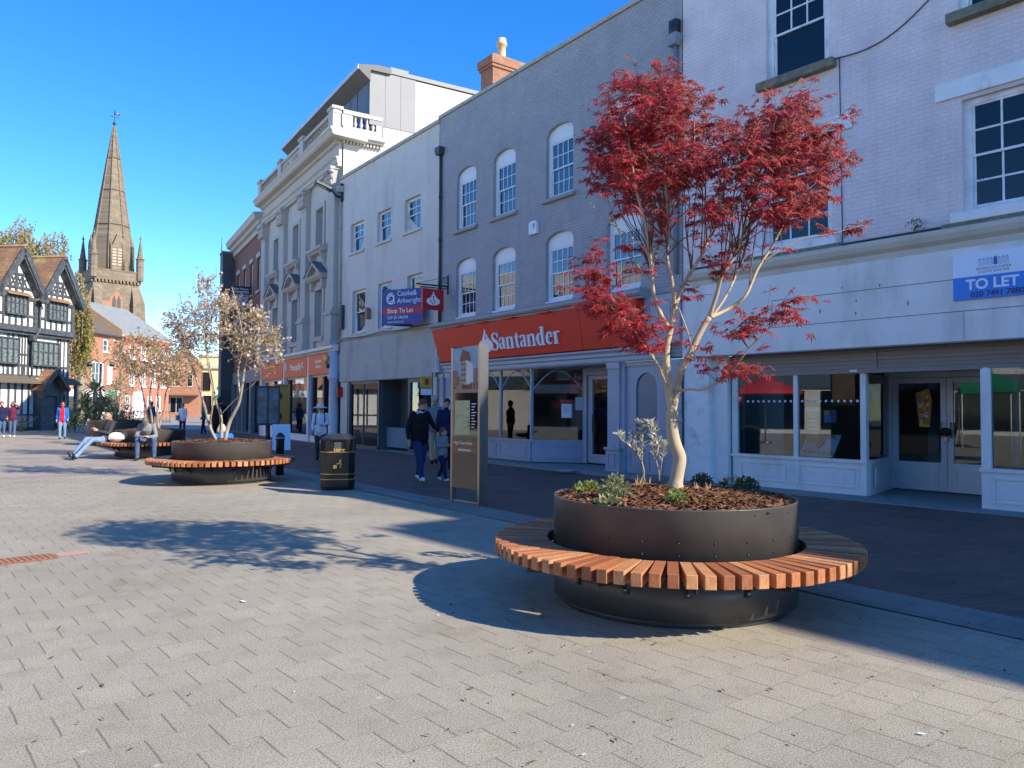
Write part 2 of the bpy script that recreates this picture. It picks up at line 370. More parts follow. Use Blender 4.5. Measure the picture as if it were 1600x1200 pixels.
def serif_word(b,word,org,ax,up,xh,depth,m=0):
    "seriffed lettering cut from board; xh = x-height"
    w=.19; x=0;c=[0]
    def put(poly,xo):
        c[0]+=1; flat2d(b,[((p[0]+xo)*xh,p[1]*xh) for p in poly],org,ax,up,depth+(c[0]%7)*.0013,0,m)
    def stem(xo,x0,y0,y1): put([(x0,y0),(x0+w,y0),(x0+w,y1),(x0,y1)],xo)
    def foot(xo,xc,y,ww=.42): put([(xc-ww/2,y),(xc+ww/2,y),(xc+ww/2,y+.06),(xc-ww/2,y+.06)],xo)
    def flag(xo,x0,y): put([(x0-.12,y-.10),(x0+w,y-.02),(x0+w,y+.02),(x0-.12,y-.05)],xo)
    for ch in word:
        if ch=='S':
            put(ribbon([(.70,1.20),(.58,1.40),(.38,1.46),(.17,1.36),(.12,1.12),(.24,.90),(.46,.74),(.66,.56),(.70,.30),(.58,.06),(.34,-.03),(.14,.06),(.04,.26)],[.05,.08,.09,.14,.19,.22,.24,.22,.19,.14,.09,.08,.05]),x)
            put([(.66,1.05),(.72,1.05),(.72,1.46),(.66,1.46)],x);put([(.02,-.03),(.08,-.03),(.08,.42),(.02,.42)],x); x+=.86
        elif ch=='a':
            put(ribbon([(.08,.74),(.14,.92),(.30,1.0),(.46,.93),(.50,.74)],[.14,.11,.08,.14,.18],),x)
            stem(x,.42,.1,.78); put(ribbon([(.46,.60),(.26,.54),(.13,.38),(.12,.2),(.22,.06),(.36,.06),(.50,.2)],[.05,.09,.15,.18,.13,.08,.04]),x)
            put(ribbon([(.52,.16),(.58,.05),(.70,.06)],[.16,.1,.03]),x); x+=.76
        elif ch in 'n':
            stem(x,.10,0,.97); flag(x,.10,.97); foot(x,.195,0); stem(x,.60,0,.66); foot(x,.695,0)
            put(ribbon([(.24,.74),(.36,.90),(.52,.96),(.66,.88),(.70,.62)],[.05,.09,.13,.18,.19]),x); x+=.97
        elif ch=='t':
            put(ribbon([(.235,1.26),(.235,.9),(.235,.24),(.30,.06),(.42,.02),(.54,.10)],[.04,.19,.19,.17,.10,.03]),x)
            put([(.0,.90),(.50,.90),(.50,.97),(.0,.97)],x); x+=.58
        elif ch=='d':
            stem(x,.52,0,1.5); flag(x,.52,1.5); put([(.6,0),(.84,.0),(.84,.06),(.6,.06)],x)
            put(ribbon([(.56,.84),(.42,.97),(.26,.94),(.14,.74),(.12,.46),(.20,.14),(.36,.02),(.56,.14)],[.04,.08,.12,.18,.20,.16,.10,.05]),x); x+=.92
        elif ch=='e':
            put(ribbon([(.14,.56),(.36,.58),(.58,.60),(.56,.84),(.38,.98),(.20,.86),(.12,.56),(.16,.22),(.34,.03),(.52,.07),(.64,.22)],[.05,.06,.09,.15,.09,.14,.19,.18,.12,.07,.03]),x); x+=.76
        elif ch=='r':
            stem(x,.10,0,.97); flag(x,.10,.97); foot(x,.195,0); put(ribbon([(.24,.70),(.34,.90),(.46,.96),(.58,.88)],[.05,.09,.12,.17]),x); x+=.66
    return x*xh
# ================================================================== THE ROW ON THE RIGHT
J1=Vector((3.572,15.989,0)); J2=Vector((-2.324,24.105,0)); J3=Vector((-6.827,30.302,0)); J4=Vector((-13.296,40.859,0))
def rz(a): return math.radians(90+a)
def wpt(J,a,s,y,z=0):
    a=math.radians(a); return Vector((J.x-math.sin(a)*s-math.cos(a)*y, J.y+math.cos(a)*s-math.sin(a)*y, z))
AX=(-1,0,0); UP=(0,0,1)      # lettering on a facade reads along -s
def panel(b,s0,s1,z0,z1,y,m=0,w=.03,p=.018):
    "raised moulded frame of a joinery panel"
    b.box(s0,s1,y,y+p,z0,z0+w,m);b.box(s0,s1,y,y+p,z1-w,z1,m);b.box(s0,s0+w,y,y+p,z0+w,z1-w,m);b.box(s1-w,s1,y,y+p,z0+w,z1-w,m)
    b.box(s0+w*2.2,s1-w*2.2,y,y+p*.6,z0+w*2.2,z1-w*2.2,m)
def interior(parent,s0,s1,y0,y1,z0,z1,wm=None):
    b=MB(); t=.05
    b.box(s0,s1,y1,y0,z0-t,z0,1); b.box(s0,s1,y1,y0,z1,z1+t,0); b.box(s0,s1,y1-t,y1,z0,z1,0); b.box(s0-t,s0,y1,y0,z0,z1,0); b.box(s1,s1+t,y1,y0,z0,z1,0)
    return b.build('shop_interior',[wm or DARKIN,DARKFLOOR],parent)
def glazing(parent,name,s0,s1,y,z0,z1,m=None,t=.008):
    b=MB(); b.box(s0,s1,y-t,y,z0,z1); return b.build(name,m or SHOPGLASS,parent)
def slabglass(parent,a,b_,z0,z1,m=None,name='shop_window_pane'):
    b=MB(); b.slab(a,b_,z0,z1,.008); return b.build(name,m or SHOPGLASS,parent)
# ------------------------------------------------------------------ pink building
A1=39.5
pk=thing('pink_building','pink painted brick building with peeling sash windows over an empty white shopfront','building',J1,rz(A1))
PEND=-20.6
ops=[(-3.22,-1.97,7.72,9.5),(-6.65,-5.35,7.72,9.5),(-3.26,-1.86,4.56,6.34),(-6.78,-5.38,4.56,6.34),(-10.2,-8.8,7.72,9.5),(-10.3,-8.9,4.56,6.34)]
b=MB(); wall(b,PEND,.0,4.0,10.45,ops,.17); b.box(PEND,0,-9.5,-.18,4.05,10.3); b.box(PEND,0,-.4,-.02,2.6,4.0); b.build('upper_wall',PINKB,pk)
b=MB(); b.box(PEND,.02,-.45,.05,10.45,10.56); b.build('coping',COPING,pk)
for (a,c,d,e),(lab) in zip([o[:4] for o in ops],('sash window with one undivided lower pane',)*2+(None,)*4):
    up=d>7
    w=sash(pk,a,c,d,e,3,2,2,y=-.085,case=.11,fm=WHITE_OLD,gm=GLASS2,sill=(.16,.16,.14,MOSS if up else WHITE_OLD),meet=.5,bar=.03,lowbars=not up,label=lab)
    if not up:
        q=MB(); q.box(a-.38,c+.38,.0,.045,e+.06,e+.34); q.build('lintel',WHITE_OLD,pk,bevel=.012)
        q=MB(); q.box(a-.25,c+.25,-.05,.2,d-.26,d-.165); q.build('sill_ledge',MOSS,pk,bevel=.015)
b=MB(); moulding(b,PEND,-.3,[(0,4.0),(.10,4.0),(.12,4.06),(.13,4.10),(.20,4.16),(.24,4.24),(.25,4.30),(.20,4.33),(0,4.36)]); b.build('cornice',CORNICE,pk)
b=MB(); b.box(PEND,-.3,-.02,.18,4.362,4.375); b.build('cornice_flashing',MOSS,pk)
b=MB(); b.box(PEND,-.5,0,.13,2.57,3.998); b.box(-.5,-.0,-.02,.03,2.57,3.998); b.build('fascia_board',SHOPWHITE,pk)
b=MB()
for z in (3.02,3.52): b.box(PEND,-2.14,.128,.1325,z,z+.013)
b.box(-2.152,-2.14,.128,.1325,3.02,3.52); b.box(-5.42,-5.412,.128,.132,2.6,3.02); b.box(PEND,-.5,.05,.134,2.545,2.569)
for (s,z,h) in ((-3.1,3.21,.07),(-3.75,3.34,.04),(-3.74,3.12,.05),(-4.15,3.55,.05),(-3.5,3.6,.03),(-2.62,3.1,.06),(-4.6,3.2,.07)): b.box(s,s+.018,.129,.139,z,z+h)
b.build('fascia_joint',SHUTTER,pk)
b=MB(); b.box(-.66,-.04,-.4,.035,0,2.568); b.build('pier',WHITE_OLD,pk,bevel=.01)
b=MB(); b.box(-1.0,-.66,-.4,-.10,0,2.56); b.build('inner_pier',SHOPWHITE,pk)
b=MB()
b.box(PEND,-1.0,-.5,-.17,2.14,2.22)
for k in range(5): b.box(PEND,-1.0,-.5,-.2-(.012 if k%2 else 0),2.225+k*.068,2.285+k*.068)
b.box(PEND,-1.0,-.51,-.225,2.2,2.565); b.box(-3.93,-3.915,-.2,-.185,2.22,2.55)
b.build('shutter_box',SHUTTER,pk)
b=MB(); b.box(-3.6,-3.47,-.17,-.16,2.165,2.2); b.build('shutter_label',PAPER,pk)
b=MB(); b.tube([(-3.3+(-5.2+3.3)*k/12,.02,7.72+.62*(k/12)-.28*math.sin(PI*k/12)) for k in range(13)],.011,5); b.tube([(-3.42,.015,7.7),(-3.45,.015,4.4)],.008,5); b.build('cable',CASTBLK,pk)
# left window bay
b=MB()
b.box(-3.73,-1.06,-.36,-.20,0.02,.58); panel(b,-2.28,-1.24,.14,.5,-.2);panel(b,-3.60,-2.46,.14,.5,-.2)
b.box(-3.76,-1.02,-.38,-.165,.58,.635)
for a,c in ((-1.16,-1.04),(-2.45,-2.37),(-3.73,-3.63)): b.box(a,c,-.30,-.20,.635,2.14)
b.slab((-3.70,-.30),(-3.42,-1.82),0.02,.58,.07); b.slab((-3.70,-.30),(-3.42,-1.82),.58,.63,.11)
b.slab((-3.45,-1.66),(-3.42,-1.82),.63,2.14,.09)
b.build('window_joinery',SHOPWHITE,pk)
q=MB(); q.slab((-3.735,-.52),(-3.545,-1.6),.16,.20,.02); q.slab((-3.735,-.52),(-3.545,-1.6),.46,.5,.02); q.slab((-3.735,-.52),(-3.728,-.56),.2,.46,.02); q.slab((-3.552,-1.56),(-3.545,-1.6),.2,.46,.02); q.build('panel_moulding',SHOPWHITE,pk)
g1=glazing(pk,'shop_window_pane',-2.38,-1.15,-.24,.63,2.14); g2=glazing(pk,'shop_window_pane',-3.64,-2.44,-.24,.63,2.14)
slabglass(pk,(-3.69,-.3),(-3.45,-1.66),.63,2.14)
b=MB()
for i in range(20):
    s=-1.38-i*.115
    if -2.46<s<-2.36: continue
    b.lathe([(0,0),(.022,0),(.022,.002),(0,.002)],10,(0,0,0)) if False else b.prism([(s+.022*math.cos(t*PI/5),-.236,1.66+.022*math.sin(t*PI/5)) for t in range(10)],(0,.002,0))
b.build('glass_marker_dots',PAPER,g1)
# doors
b=MB(); b.box(-3.45,-3.33,-1.9,-1.76,.03,2.2); b.box(-5.5,-3.33,-1.9,-1.76,2.1,2.5); b.box(-5.55,-5.42,-1.9,-1.76,.03,2.2); b.build('door_frame',SHOPWHITE,pk)
for (a,c,hs) in ((-4.41,-3.46,-4.33),(-5.41,-4.42,-4.5)):
    d=MB(); st=.10
    d.box(a,a+st,-1.86,-1.80,.05,2.09);d.box(c-st,c,-1.86,-1.80,.05,2.09);d.box(a+st,c-st,-1.86,-1.80,.05,.56);d.box(a+st,c-st,-1.86,-1.80,2.0,2.09); panel(d,a+.13,c-.13,.16,.46,-1.80)
    do=d.build('door',SHOPWHITE,pk); glazing(do,'door_glass',a+st-.01,c-st+.01,-1.825,.55,2.01)
    h=MB(); h.tube([(hs,-1.80,1.28),(hs,-1.74,1.28),(hs,-1.74,1.02),(hs,-1.80,1.02)],.011,6); h.build('door_handle',STEEL,do)
# right window bay
b=MB(); b.box(-8.6,-5.585,-.16,0,0.02,.58); panel(b,-7.2,-5.74,.12,.5,0); panel(b,-8.5,-7.3,.12,.5,0); b.box(-8.6,-5.56,-.18,.03,.58,.635)
b.box(-5.72,-5.585,-.12,0,.635,2.14);b.box(-7.3,-7.2,-.12,0,.635,2.14);b.box(-8.6,-8.5,-.12,0,.635,2.14)
b.slab((-5.62,-.1),(-5.50,-1.8),.02,.6,.07); b.slab((-5.62,-.1),(-5.50,-1.8),2.08,2.16,.07)
b.build('window_joinery',SHOPWHITE,pk)
glazing(pk,'shop_window_pane',-7.2,-5.71,-.05,.63,2.14);glazing(pk,'shop_window_pane',-8.5,-7.3,-.05,.63,2.14); slabglass(pk,(-5.62,-.12),(-5.50,-1.8),.6,2.1)
b=MB(); b.box(PEND,-8.62,-9.5,-.02,0,2.56); b.build('lower_wall',SHOPWHITE,pk)
interior(pk,-8.55,-1.0,-.35,-7.5,.02,2.62)
b=MB(); b.box(-1.75,-1.05,-.95,-.9,.02,2.5); b.box(-1.2,-1.12,-.9,-.4,.02,2.5); b.build('inner_partition',BLUEIN,pk)
b=MB(); b.box(-4.05,-3.85,-2.6,-2.4,.02,2.5); b.box(-4.3,-4.0,-2.7,-2.5,1.5,1.72); b.box(-4.35,-4.05,-2.7,-2.5,.95,1.1); b.box(-6.2,-6.05,-1.3,-1.15,.02,2.5); b.box(-6.6,-6.5,-2.1,-2.0,.02,2.5); b.build('display_stand',BLUEIN,pk)
b=MB(); b.box(-2.74,-2.50,-.46,-.44,.9,1.55); b.build('tan_strip',mat('tan_strip_face',(.42,.28,.13),.6),pk)  # upright tan strip with rows of pale bars, set behind the glass
b=MB(); b.box(-2.74,-2.50,-.438,-.436,1.46,1.55)
for k in range(5): b.box(-2.70,-2.54,-.438,-.436,1.36-k*.075,1.385-k*.075)
b.build('tan_strip_bars',PAPER,pk)
b=MB(); b.box(-3.10,-2.86,-.40,-.39,1.27,1.50,0); b.box(-3.0,-2.87,-.389,-.387,1.28,1.40,1); b.box(-2.97,-2.865,-.389,-.387,1.41,1.49,2); b.build('window_poster',[SIGNBLUE,SIGNSKY,mat('green_print',(.25,.5,.12))],pk)
# neighbouring taller block that throws the far end of the shadow (outside the picture to the right)
nb=thing('tall_cream_building','tall cream rendered block beyond the pink building, mostly out of view','building',wpt(J1,A1,PEND-.05,0),rz(A1))
b=MB(); wall(b,-24,0,0,12.6,[(-2.6-3*i,-1.4-3*i,4.5+3.2*j,6.4+3.2*j) for i in range(7) for j in range(2)],.15); b.box(-24,0,-10,-.16,0,12.5); b.build('wall',CREAMW,nb)
for i in range(7):
    for j in range(2): sash(nb,-2.6-3*i,-1.4-3*i,4.5+3.2*j,6.4+3.2*j,2,2,2,gm=GLASS)
# to-let board on the pink shop
tl=thing('to_let_board','blue and white TO LET board fixed to the blank white fascia under the pink wall','sign',wpt(J1,A1,-5.285,.155,3.19),rz(A1))
b=MB(); b.box(-1.22,0,-.02,.012,0,.345); b.build('blue_panel',SIGNSKY,tl)
b=MB(); b.box(-1.22,0,-.02,.012,.346,.70); b.build('white_panel',SIGNWHITE,tl)
text_mesh('lettering','TO LET',.215,SIGNWHITE,tl,(-.535,.0135,.215),AX,UP,.001,bold=.006)
text_mesh('phone_number','020 7491 7880',.118,INK,tl,(-.60,.0135,.065),AX,UP,.001,bold=.002)
text_mesh('agent_name','BLANCHFLOWER\nLLOYD BAXTER',.05,INK,tl,(-.56,.0135,.425),AX,UP,.0008,spacing=1.25)
b=MB()
for i in range(8):
    if i in (4,): continue
    x=-.355-i*.052
    b.box(x-.04,x,.0125,.0135,.49,.495);b.box(x-.04,x-.036,.0125,.0135,.49,.585);b.box(x-.004,x,.0125,.0135,.49,.585);b.box(x-.04,x,.0125,.0135,.58,.585)
    b.box(x-.026,x-.014,.0125,.0135,.51,.53);b.box(x-.026,x-.014,.0125,.0135,.545,.565)
    b.prism([(x,.0125,.586),(x-.04,.0125,.586),(x-.02,.0125,.61)],(0,.001,0))
b.build('terrace_emblem',mat('pale_blue_line',(.22,.34,.6)),tl)
b=MB(); x=-.355-4*.052; b.box(x-.046,x+.004,.0125,.0138,.49,.59); b.prism([(x+.004,.0125,.591),(x-.046,.0125,.591),(x-.021,.0125,.625)],(0,.0013,0)); b.build('house_emblem',mat('mid_blue_print',(.03,.13,.42)),tl)
# leaning security sign in the window
ws=thing('leaning_notice','small pale blue security sign leaning inside the empty shop window','sign',wpt(J1,A1,-2.36,-.42,.64),rz(A1))
tilt=.32
def lean(x,z,e=0): return (-x,-z*.62+e*.78,z*.78+e*.62)
b=MB(); b.prism([lean(0,0),lean(.66,0),lean(.66,.50),lean(0,.50)],(0,.012,.009)); b.build('board',mat('pale_blue_board',(.42,.68,.92),.4),ws)
upv=(0,-.62,.78)
b=MB(); rr=random.Random(9)
for row,(z,h) in enumerate(((.44,.04),(.405,.018),(.135,.016),(.03,.018))):
    x=.07
    while x<.58:
        w=rr.uniform(.010,.026)*(1.3 if row==0 else .8); b.prism([lean(x,z,.0185),lean(x+w,z,.0185),lean(x+w*.8,z+h,.0185),lean(x,z+h*rr.uniform(.6,1),.0185)],(0,.001,.001)); x+=w+.008+(.016 if rr.random()<.2 else 0)
b.build('small_lettering',INK,ws)
text_mesh('phone_line','Tel 0845 13 12 152',.074,INK,ws,lean(.33,.085,.018),AX,upv,.001,bold=.002)
text_mesh('small_line','www.premises-secured',.034,INK,ws,lean(.33,.035,.018),AX,upv,.001) if False else None
b=MB()
sh=[(.26,.36),(.40,.36),(.40,.25),(.33,.165),(.26,.25)]
b.prism([lean(p[0],p[1],.017) for p in sh],(0,.002,.0015),0)
b.prism([lean(p[0],p[1],.0195) for p in [(.335,.345),(.385,.345),(.385,.25),(.335,.19)]],(0,.001,.001),1)
b.prism([lean(p[0],p[1],.0195) for p in ribbon([(.285,.22),(.295,.33),(.325,.24),(.345,.335)],.014)],(0,.0016,.0012),2)
b.build('shield_emblem',[SIGNBLUE,SIGNRED,PAPER],ws)
b=MB()
for p in ((.05,.40),(.61,.40),(.05,.12),(.61,.06)): b.ellip(lean(p[0],p[1],.018),(.012,.012,.012),8,5)
b.build('fixing',BLACK,ws)
# sticker and chain on the doors
st=thing('door_poster','colourful cone shaped poster stuck on the left glass door of the empty shop','poster',wpt(J1,A1,-4.01,-1.808,1.2),rz(A1))
b=MB(); b.prism([(.13,0,.62),(-.10,0,.70),(-.15,0,.5),(-.11,0,.0),(.07,0,.0)],(0,.003,0)); b.build('backing',mat('orange_print',(.65,.25,.03)),st)
cols=[(.02,.25,.6),(.6,.08,.05),(.7,.7,.72),(.25,.5,.08),(.75,.55,.05),(.6,.6,.65),(.35,.1,.4)]
b=MB(); ms=[mat('print_%s'%n,c) for n,c in zip(('blue','red','white','green','yellow','silver','purple'),cols)]
rr=random.Random(3)
for i in range(26):
    z=rr.uniform(.06,.62); hw=.05+.08*z; x=rr.uniform(-hw,hw*.8); w=rr.uniform(.012,.03);h=rr.uniform(.03,.09)
    b.prism([(x-w,.0035,z-h/2),(x+w,.0035,z-h/2),(x+w*.7,.0035,z+h/2),(x-w*.7,.0035,z+h/2)],(0,.0005+i*.0001,0),i%7)
b.box(-.11,.07,.0035,.006,.0,.05,4)
b.build('printed_figures',ms,st)
ch=thing('padlock_chain','dark chain with a padlock wound through the shop door handles','chain',wpt(J1,A1,-4.415,-1.74,1.12),rz(A1))
b=MB()
for k in range(4): b.tube([(.10*math.cos(t*PI/6),.012+.022*math.sin(t*PI/6*2+k),.02*k-.03+.035*math.sin(t*PI/6)) for t in range(13)],.013,6)
b.build('links',BLACK,ch)
b=MB(); b.box(-.03,.03,0,.03,-.17,-.10); b.tube([(-.02,.015,-.10),(-.02,.015,-.06),(0,.015,-.045),(.02,.015,-.06),(.02,.015,-.10)],.006,6); b.build('padlock',STEEL,ch,bevel=.006)
# ------------------------------------------------------------------ grey painted brick building
A2=36
gb=thing('grey_brick_building','blue grey painted brick building with arched white sash windows above the red bank fascia','building',J1,rz(A2))
WS=(8.46,6.5,4.08,1.78); ops=[]
for i,c in enumerate(WS):
    ops.append((c-.54,c+.54,6.88,8.74,.24)); ops.append((c-.55,c+.55,4.24,5.98,.22))
b=MB(); wall(b,0.02,10.03,4.0,10.66,ops,.17); b.box(0.02,10.03,-10,-.18,4.05,10.5); b.box(0.02,10.03,-.4,-.02,2.6,4.0); b.build('upper_wall',GREYB,gb)
b=MB(); b.box(0,10.05,-.42,.05,10.66,10.76); b.build('coping',COPING,gb)
for i,c in enumerate(WS):
    sash(gb,c-.54,c+.54,6.88,8.74,4,2,2,y=-.10,case=.10,tymp=.34,sill=(.10,.10,.10,GREYB))
    sash(gb,c-.55,c+.55,4.24,5.98,4,2,2,y=-.10,case=.10,tymp=.32,sill=(.03,.05,-.02,WHITE))
b=MB(); b.box(9.35,10.05,-3.3,-1.55,10.4,12.85); b.box(9.30,10.10,-3.35,-1.50,12.55,12.65); b.box(9.26,10.14,-3.39,-1.46,12.65,12.9); b.box(9.33,10.07,-3.3,-1.55,12.9,12.98)
chim=b.build('chimney',brickmat('orange_chimney_brick',(.42,.17,.08),(.33,.12,.06),(.35,.28,.2),bstr=.8),gb)
b=MB(); b.lathe([(.17,12.95),(.17,12.99),(.14,13.03),(.135,13.5),(.18,13.52),(.18,13.60),(.15,13.63),(.15,13.74),(.10,13.74),(.10,13.5),(0,13.5)],16,(9.72,-2.15,0)); b.build('chimney_pot',mat('buff_clay',(.55,.42,.22),.8,.1,6),chim)
b=MB(); moulding(b,.9,9.95,[(0,3.91),(.30,3.91),(.31,3.95),(.36,3.97),(.40,4.02),(.40,4.07),(.36,4.11),(.28,4.12),(0,4.14)]); b.build('cornice',GREYCAST,gb)
b=MB(); moulding(b,.35,9.75,[(0,2.56),(.06,2.56),(.08,2.60),(.08,2.68),(.12,2.71),(.12,2.78),(.17,2.83),(.17,2.87),(0,2.88)]); b.build('lintel_moulding',GREYTRIM,gb)
b=MB(); b.box(.02,1.04,-.02,.10,2.89,3.95); panel(b,.2,.9,3.0,3.85,.10); b.box(9.66,10.0,-.02,.20,2.6,3.9); panel(b,9.72,9.95,2.75,3.8,.2,w=.02); split_build(b,'fascia_end_panel',GREYTRIM,gb)
# pilasters
b=MB()
for (a,c) in ((1.86,2.24),(9.2,9.5),(9.62,9.85)):
    b.box(a,c,-.3,.05,.62,2.56); b.box(a-.03,c+.03,-.3,.09,.02,.6); b.box(a-.06,c+.06,-.3,.12,.56,.62); panel(b,a+.06,c-.06,.14,.48,.09,w=.02); b.box(a-.02,c+.02,-.3,.08,2.42,2.56)
b.box(.05,.42,-.3,.02,.02,2.56)
split_build(b,'pilaster',GREYTRIM,gb)
# side door with arched glass
b=MB(); b.box(1.74,1.86,-.3,.0,.02,2.56); b.box(.42,.5,-.3,.0,.02,2.56); b.box(.5,1.74,-.3,-.02,2.46,2.56); b.build('door_frame',GREYTRIM,gb)
d=MB(); wall(d,.5,1.74,.04,2.46,[(.80,1.44,.72,2.3,.32)],.05,y=-.06); panel(d,.64,1.06,.12,.62,-.06); panel(d,1.18,1.62,.12,.62,-.06)
do=d.build('side_door',GREYTRIM,gb); glazing(do,'door_glass',.79,1.45,-.1,.7,2.32,FROST,.02)
# canted bay window
SW=.62
b=MB()
b.box(5.25,9.2,-.25,0,.1,SW); panel(b,5.40,6.62,.2,.54,0); panel(b,6.78,7.6,.2,.54,0); panel(b,7.7,9.0,.2,.54,0)
b.slab((5.25,-.06),(4.2,-1.02),.1,SW,.12); b.prism([(4.16,-1.0,SW),(5.23,.05,SW),(9.2,.05,SW),(9.2,-.2,SW),(5.3,-.2,SW),(4.25,-1.15,SW)],(0,0,.06))
for s in (5.25,6.66,7.95,9.1): b.box(s-.028,s+.028,-.08,-.01,SW+.06,2.54)
b.slab((4.27,-.97),(4.2,-1.03),.1,2.54,.07); b.box(4.15,9.2,-1.1,0.0,2.54,2.62)
def arch_bars(b,s0,s1,zt,rise,f):
    pts=[f(s0+(s1-s0)*k/16, zt-rise+rise*math.sin(PI*k/16)) for k in range(17)]
    for i in range(16): b.tube([pts[i],pts[i+1]],.018,6)
arch_bars(b,5.26,6.65,2.5,.5,lambda s,z:(s,-.045,z)); arch_bars(b,6.67,7.94,2.5,.5,lambda s,z:(s,-.045,z)); arch_bars(b,7.96,9.08,2.5,.5,lambda s,z:(s,-.045,z))
arch_bars(b,0,1,2.5,.55,lambda q,z:(5.24-1.0*q,-.045-.93*q,z))
bay=b.build('bay_window_joinery',GREYTRIM,gb)
p=MB()
q=.52
dx,dy=(4.2-5.25)/1.42,(-1.02+.06)/1.42; nx,ny=dy*-1,dx   # outward normal of the canted side
nx,ny=(-dy,dx) if (-dy*0+dx*-1)<0 else (dy,-dx)
for (u0,u1) in ((.2,1.3),):
    for (z0,z1) in ((.2,.23),(.51,.54)): p.slab((5.25+dx*u0-.047*0+ (.66*-.07),-.06+dy*u0+.07*.74),(5.25+dx*u1+(.66*-.07),-.06+dy*u1+.07*.74),z0,z1,.02)
p.build('panel_moulding',GREYTRIM,bay)
glazing(gb,'shop_window_pane',5.25,6.66,-.05,SW+.05,2.54); glazing(gb,'shop_window_pane',6.66,9.1,-.05,SW+.05,2.54); slabglass(gb,(5.25,-.06),(4.2,-1.0),SW+.05,2.54)
# recessed entrance
b=MB(); b.box(4.05,4.16,-1.1,-.9,.1,2.54); b.box(2.3,2.42,-1.1,-.9,.1,2.54); b.box(2.42,4.05,-1.1,-.9,2.36,2.54); b.box(2.24,2.3,-1.1,-.0,.1,2.54); b.build('entrance_frame',GREYTRIM,gb)
d=MB(); d.box(3.88,4.04,-1.04,-.95,.12,2.35); d.box(2.46,2.6,-1.04,-.95,.12,2.35); d.box(2.6,3.88,-1.04,-.95,.12,.34); d.box(2.6,3.88,-1.04,-.95,2.25,2.35)
do=d.build('entrance_door',GREYTRIM,gb); glazing(do,'door_glass',2.59,3.89,-.98,.33,2.26)
b=MB(); b.tube([(3.82,-.95,1.35),(3.82,-.9,1.35),(3.82,-.9,.9),(3.82,-.95,.9)],.014,6); b.build('door_handle',BLACK,do)
b=MB(); b.box(2.0,9.2,-1.2,.02,2.545,2.56); b.build('entrance_soffit',mat('pale_soffit',(.32,.33,.35)),gb)
interior(gb,2.3,9.2,-1.1,-6,.08,2.52); 
b=MB(); b.box(5.9,6.5,-2.4,-1.8,.1,2.0,0); b.box(4.6,5.3,-3.4,-2.6,.1,1.0,0); b.box(5.0,5.9,-2.0,-1.95,.9,1.75,2); b.box(6.0,6.5,-1.79,-1.77,1.5,1.7,1); b.box(4.6,4.8,-1.7,-1.6,.1,2.4,1); b.box(7.2,8.4,-1.4,-.9,.1,.85,2); b.box(5.0,5.4,-1.6,-1.5,1.9,2.3,1)
b.build('cash_machine_counter',[BLACK,DEEPRED,mat('desk_grey',(.2,.2,.2))],gb)
def canted(u,z,e=0.0): return (5.25+dx*u-.67*e, -.06+dy*u+.74*e, z)
cv=(dx,dy,0)
b=MB()
b.prism([canted(.78,1.26,.012),canted(1.06,1.26,.012),canted(1.06,1.62,.012),canted(.78,1.62,.012)],(-.002,.002,0),0); b.prism([canted(.74,1.63,.012),canted(1.12,1.63,.012),canted(1.12,1.73,.012),canted(.74,1.73,.012)],(-.002,.002,0),1)
b.prism([canted(1.14,1.46,.012),canted(1.36,1.46,.012),canted(1.36,1.8,.012),canted(1.14,1.8,.012)],(-.002,.002,0),0)
for k in range(4): b.prism([canted(.82,1.54-k*.05,.0165),canted(1.0-.05*(k%2),1.54-k*.05,.0165),canted(1.0-.05*(k%2),1.553-k*.05,.0165),canted(.82,1.553-k*.05,.0165)],(-.001,.001,0),2)
b.build('window_notice',[PAPER,SIGNRED,mat('grey_print',(.35,.37,.42))],gb)
text_mesh('window_lettering','Ex',.2,PAPER,gb,canted(1.2,2.33,.012),cv,UP,.001)
# drainpipes
def downpipe(parent,s,y,z0,z1,m,hop=True,r=.045,label=None):
    b=MB(); b.tube([(s,y,z0),(s,y,z1)],r,8)
    for z in [z0+ (z1-z0)*k/4 for k in range(1,4)]: b.tube([(s,y,z-.04),(s,y,z+.04)],r*1.35,8)
    if hop:
        b.prism([(s-.10,y-.06,z1),(s+.10,y-.06,z1),(s+.15,y-.06,z1+.14),(s+.15,y-.06,z1+.24),(s-.15,y-.06,z1+.24),(s-.15,y-.06,z1+.14)],(0,.2,0))
    return b.build('drainpipe',m,parent,label=label)
downpipe(gb,9.88,.06,4.1,9.45,CASTBLK); downpipe(gb,.16,.06,4.35,9.2,GREYPIPE); downpipe(gb,.02,.10,.02,2.5,PALEPIPE,False)
b=MB(); b.box(.05,.25,.02,.16,9.45,9.75); b.ellip((.16,.12,9.55),(.1,.06,.18)); b.build('gully_box',BLACK,gb)
al=thing('alarm_box','small white burglar alarm box on the grey brick wall between the window rows','alarm',wpt(J1,A2,4.9,0.0,6.07),rz(A2))
b=MB(); b.prism([(0,0,0),(.34,0,0),(.34,0,.30),(.28,0,.36),(.06,0,.36),(0,0,.30)],(0,.10,0)); b.build('cover',WHITE,al,bevel=.015)
b=MB(); b.prism([(.05,.10,.27),(.17,.10,.27),(.11,.10,.10)],(0,.004,0)); b.build('badge',mat('grey_badge',(.3,.33,.4)),al)
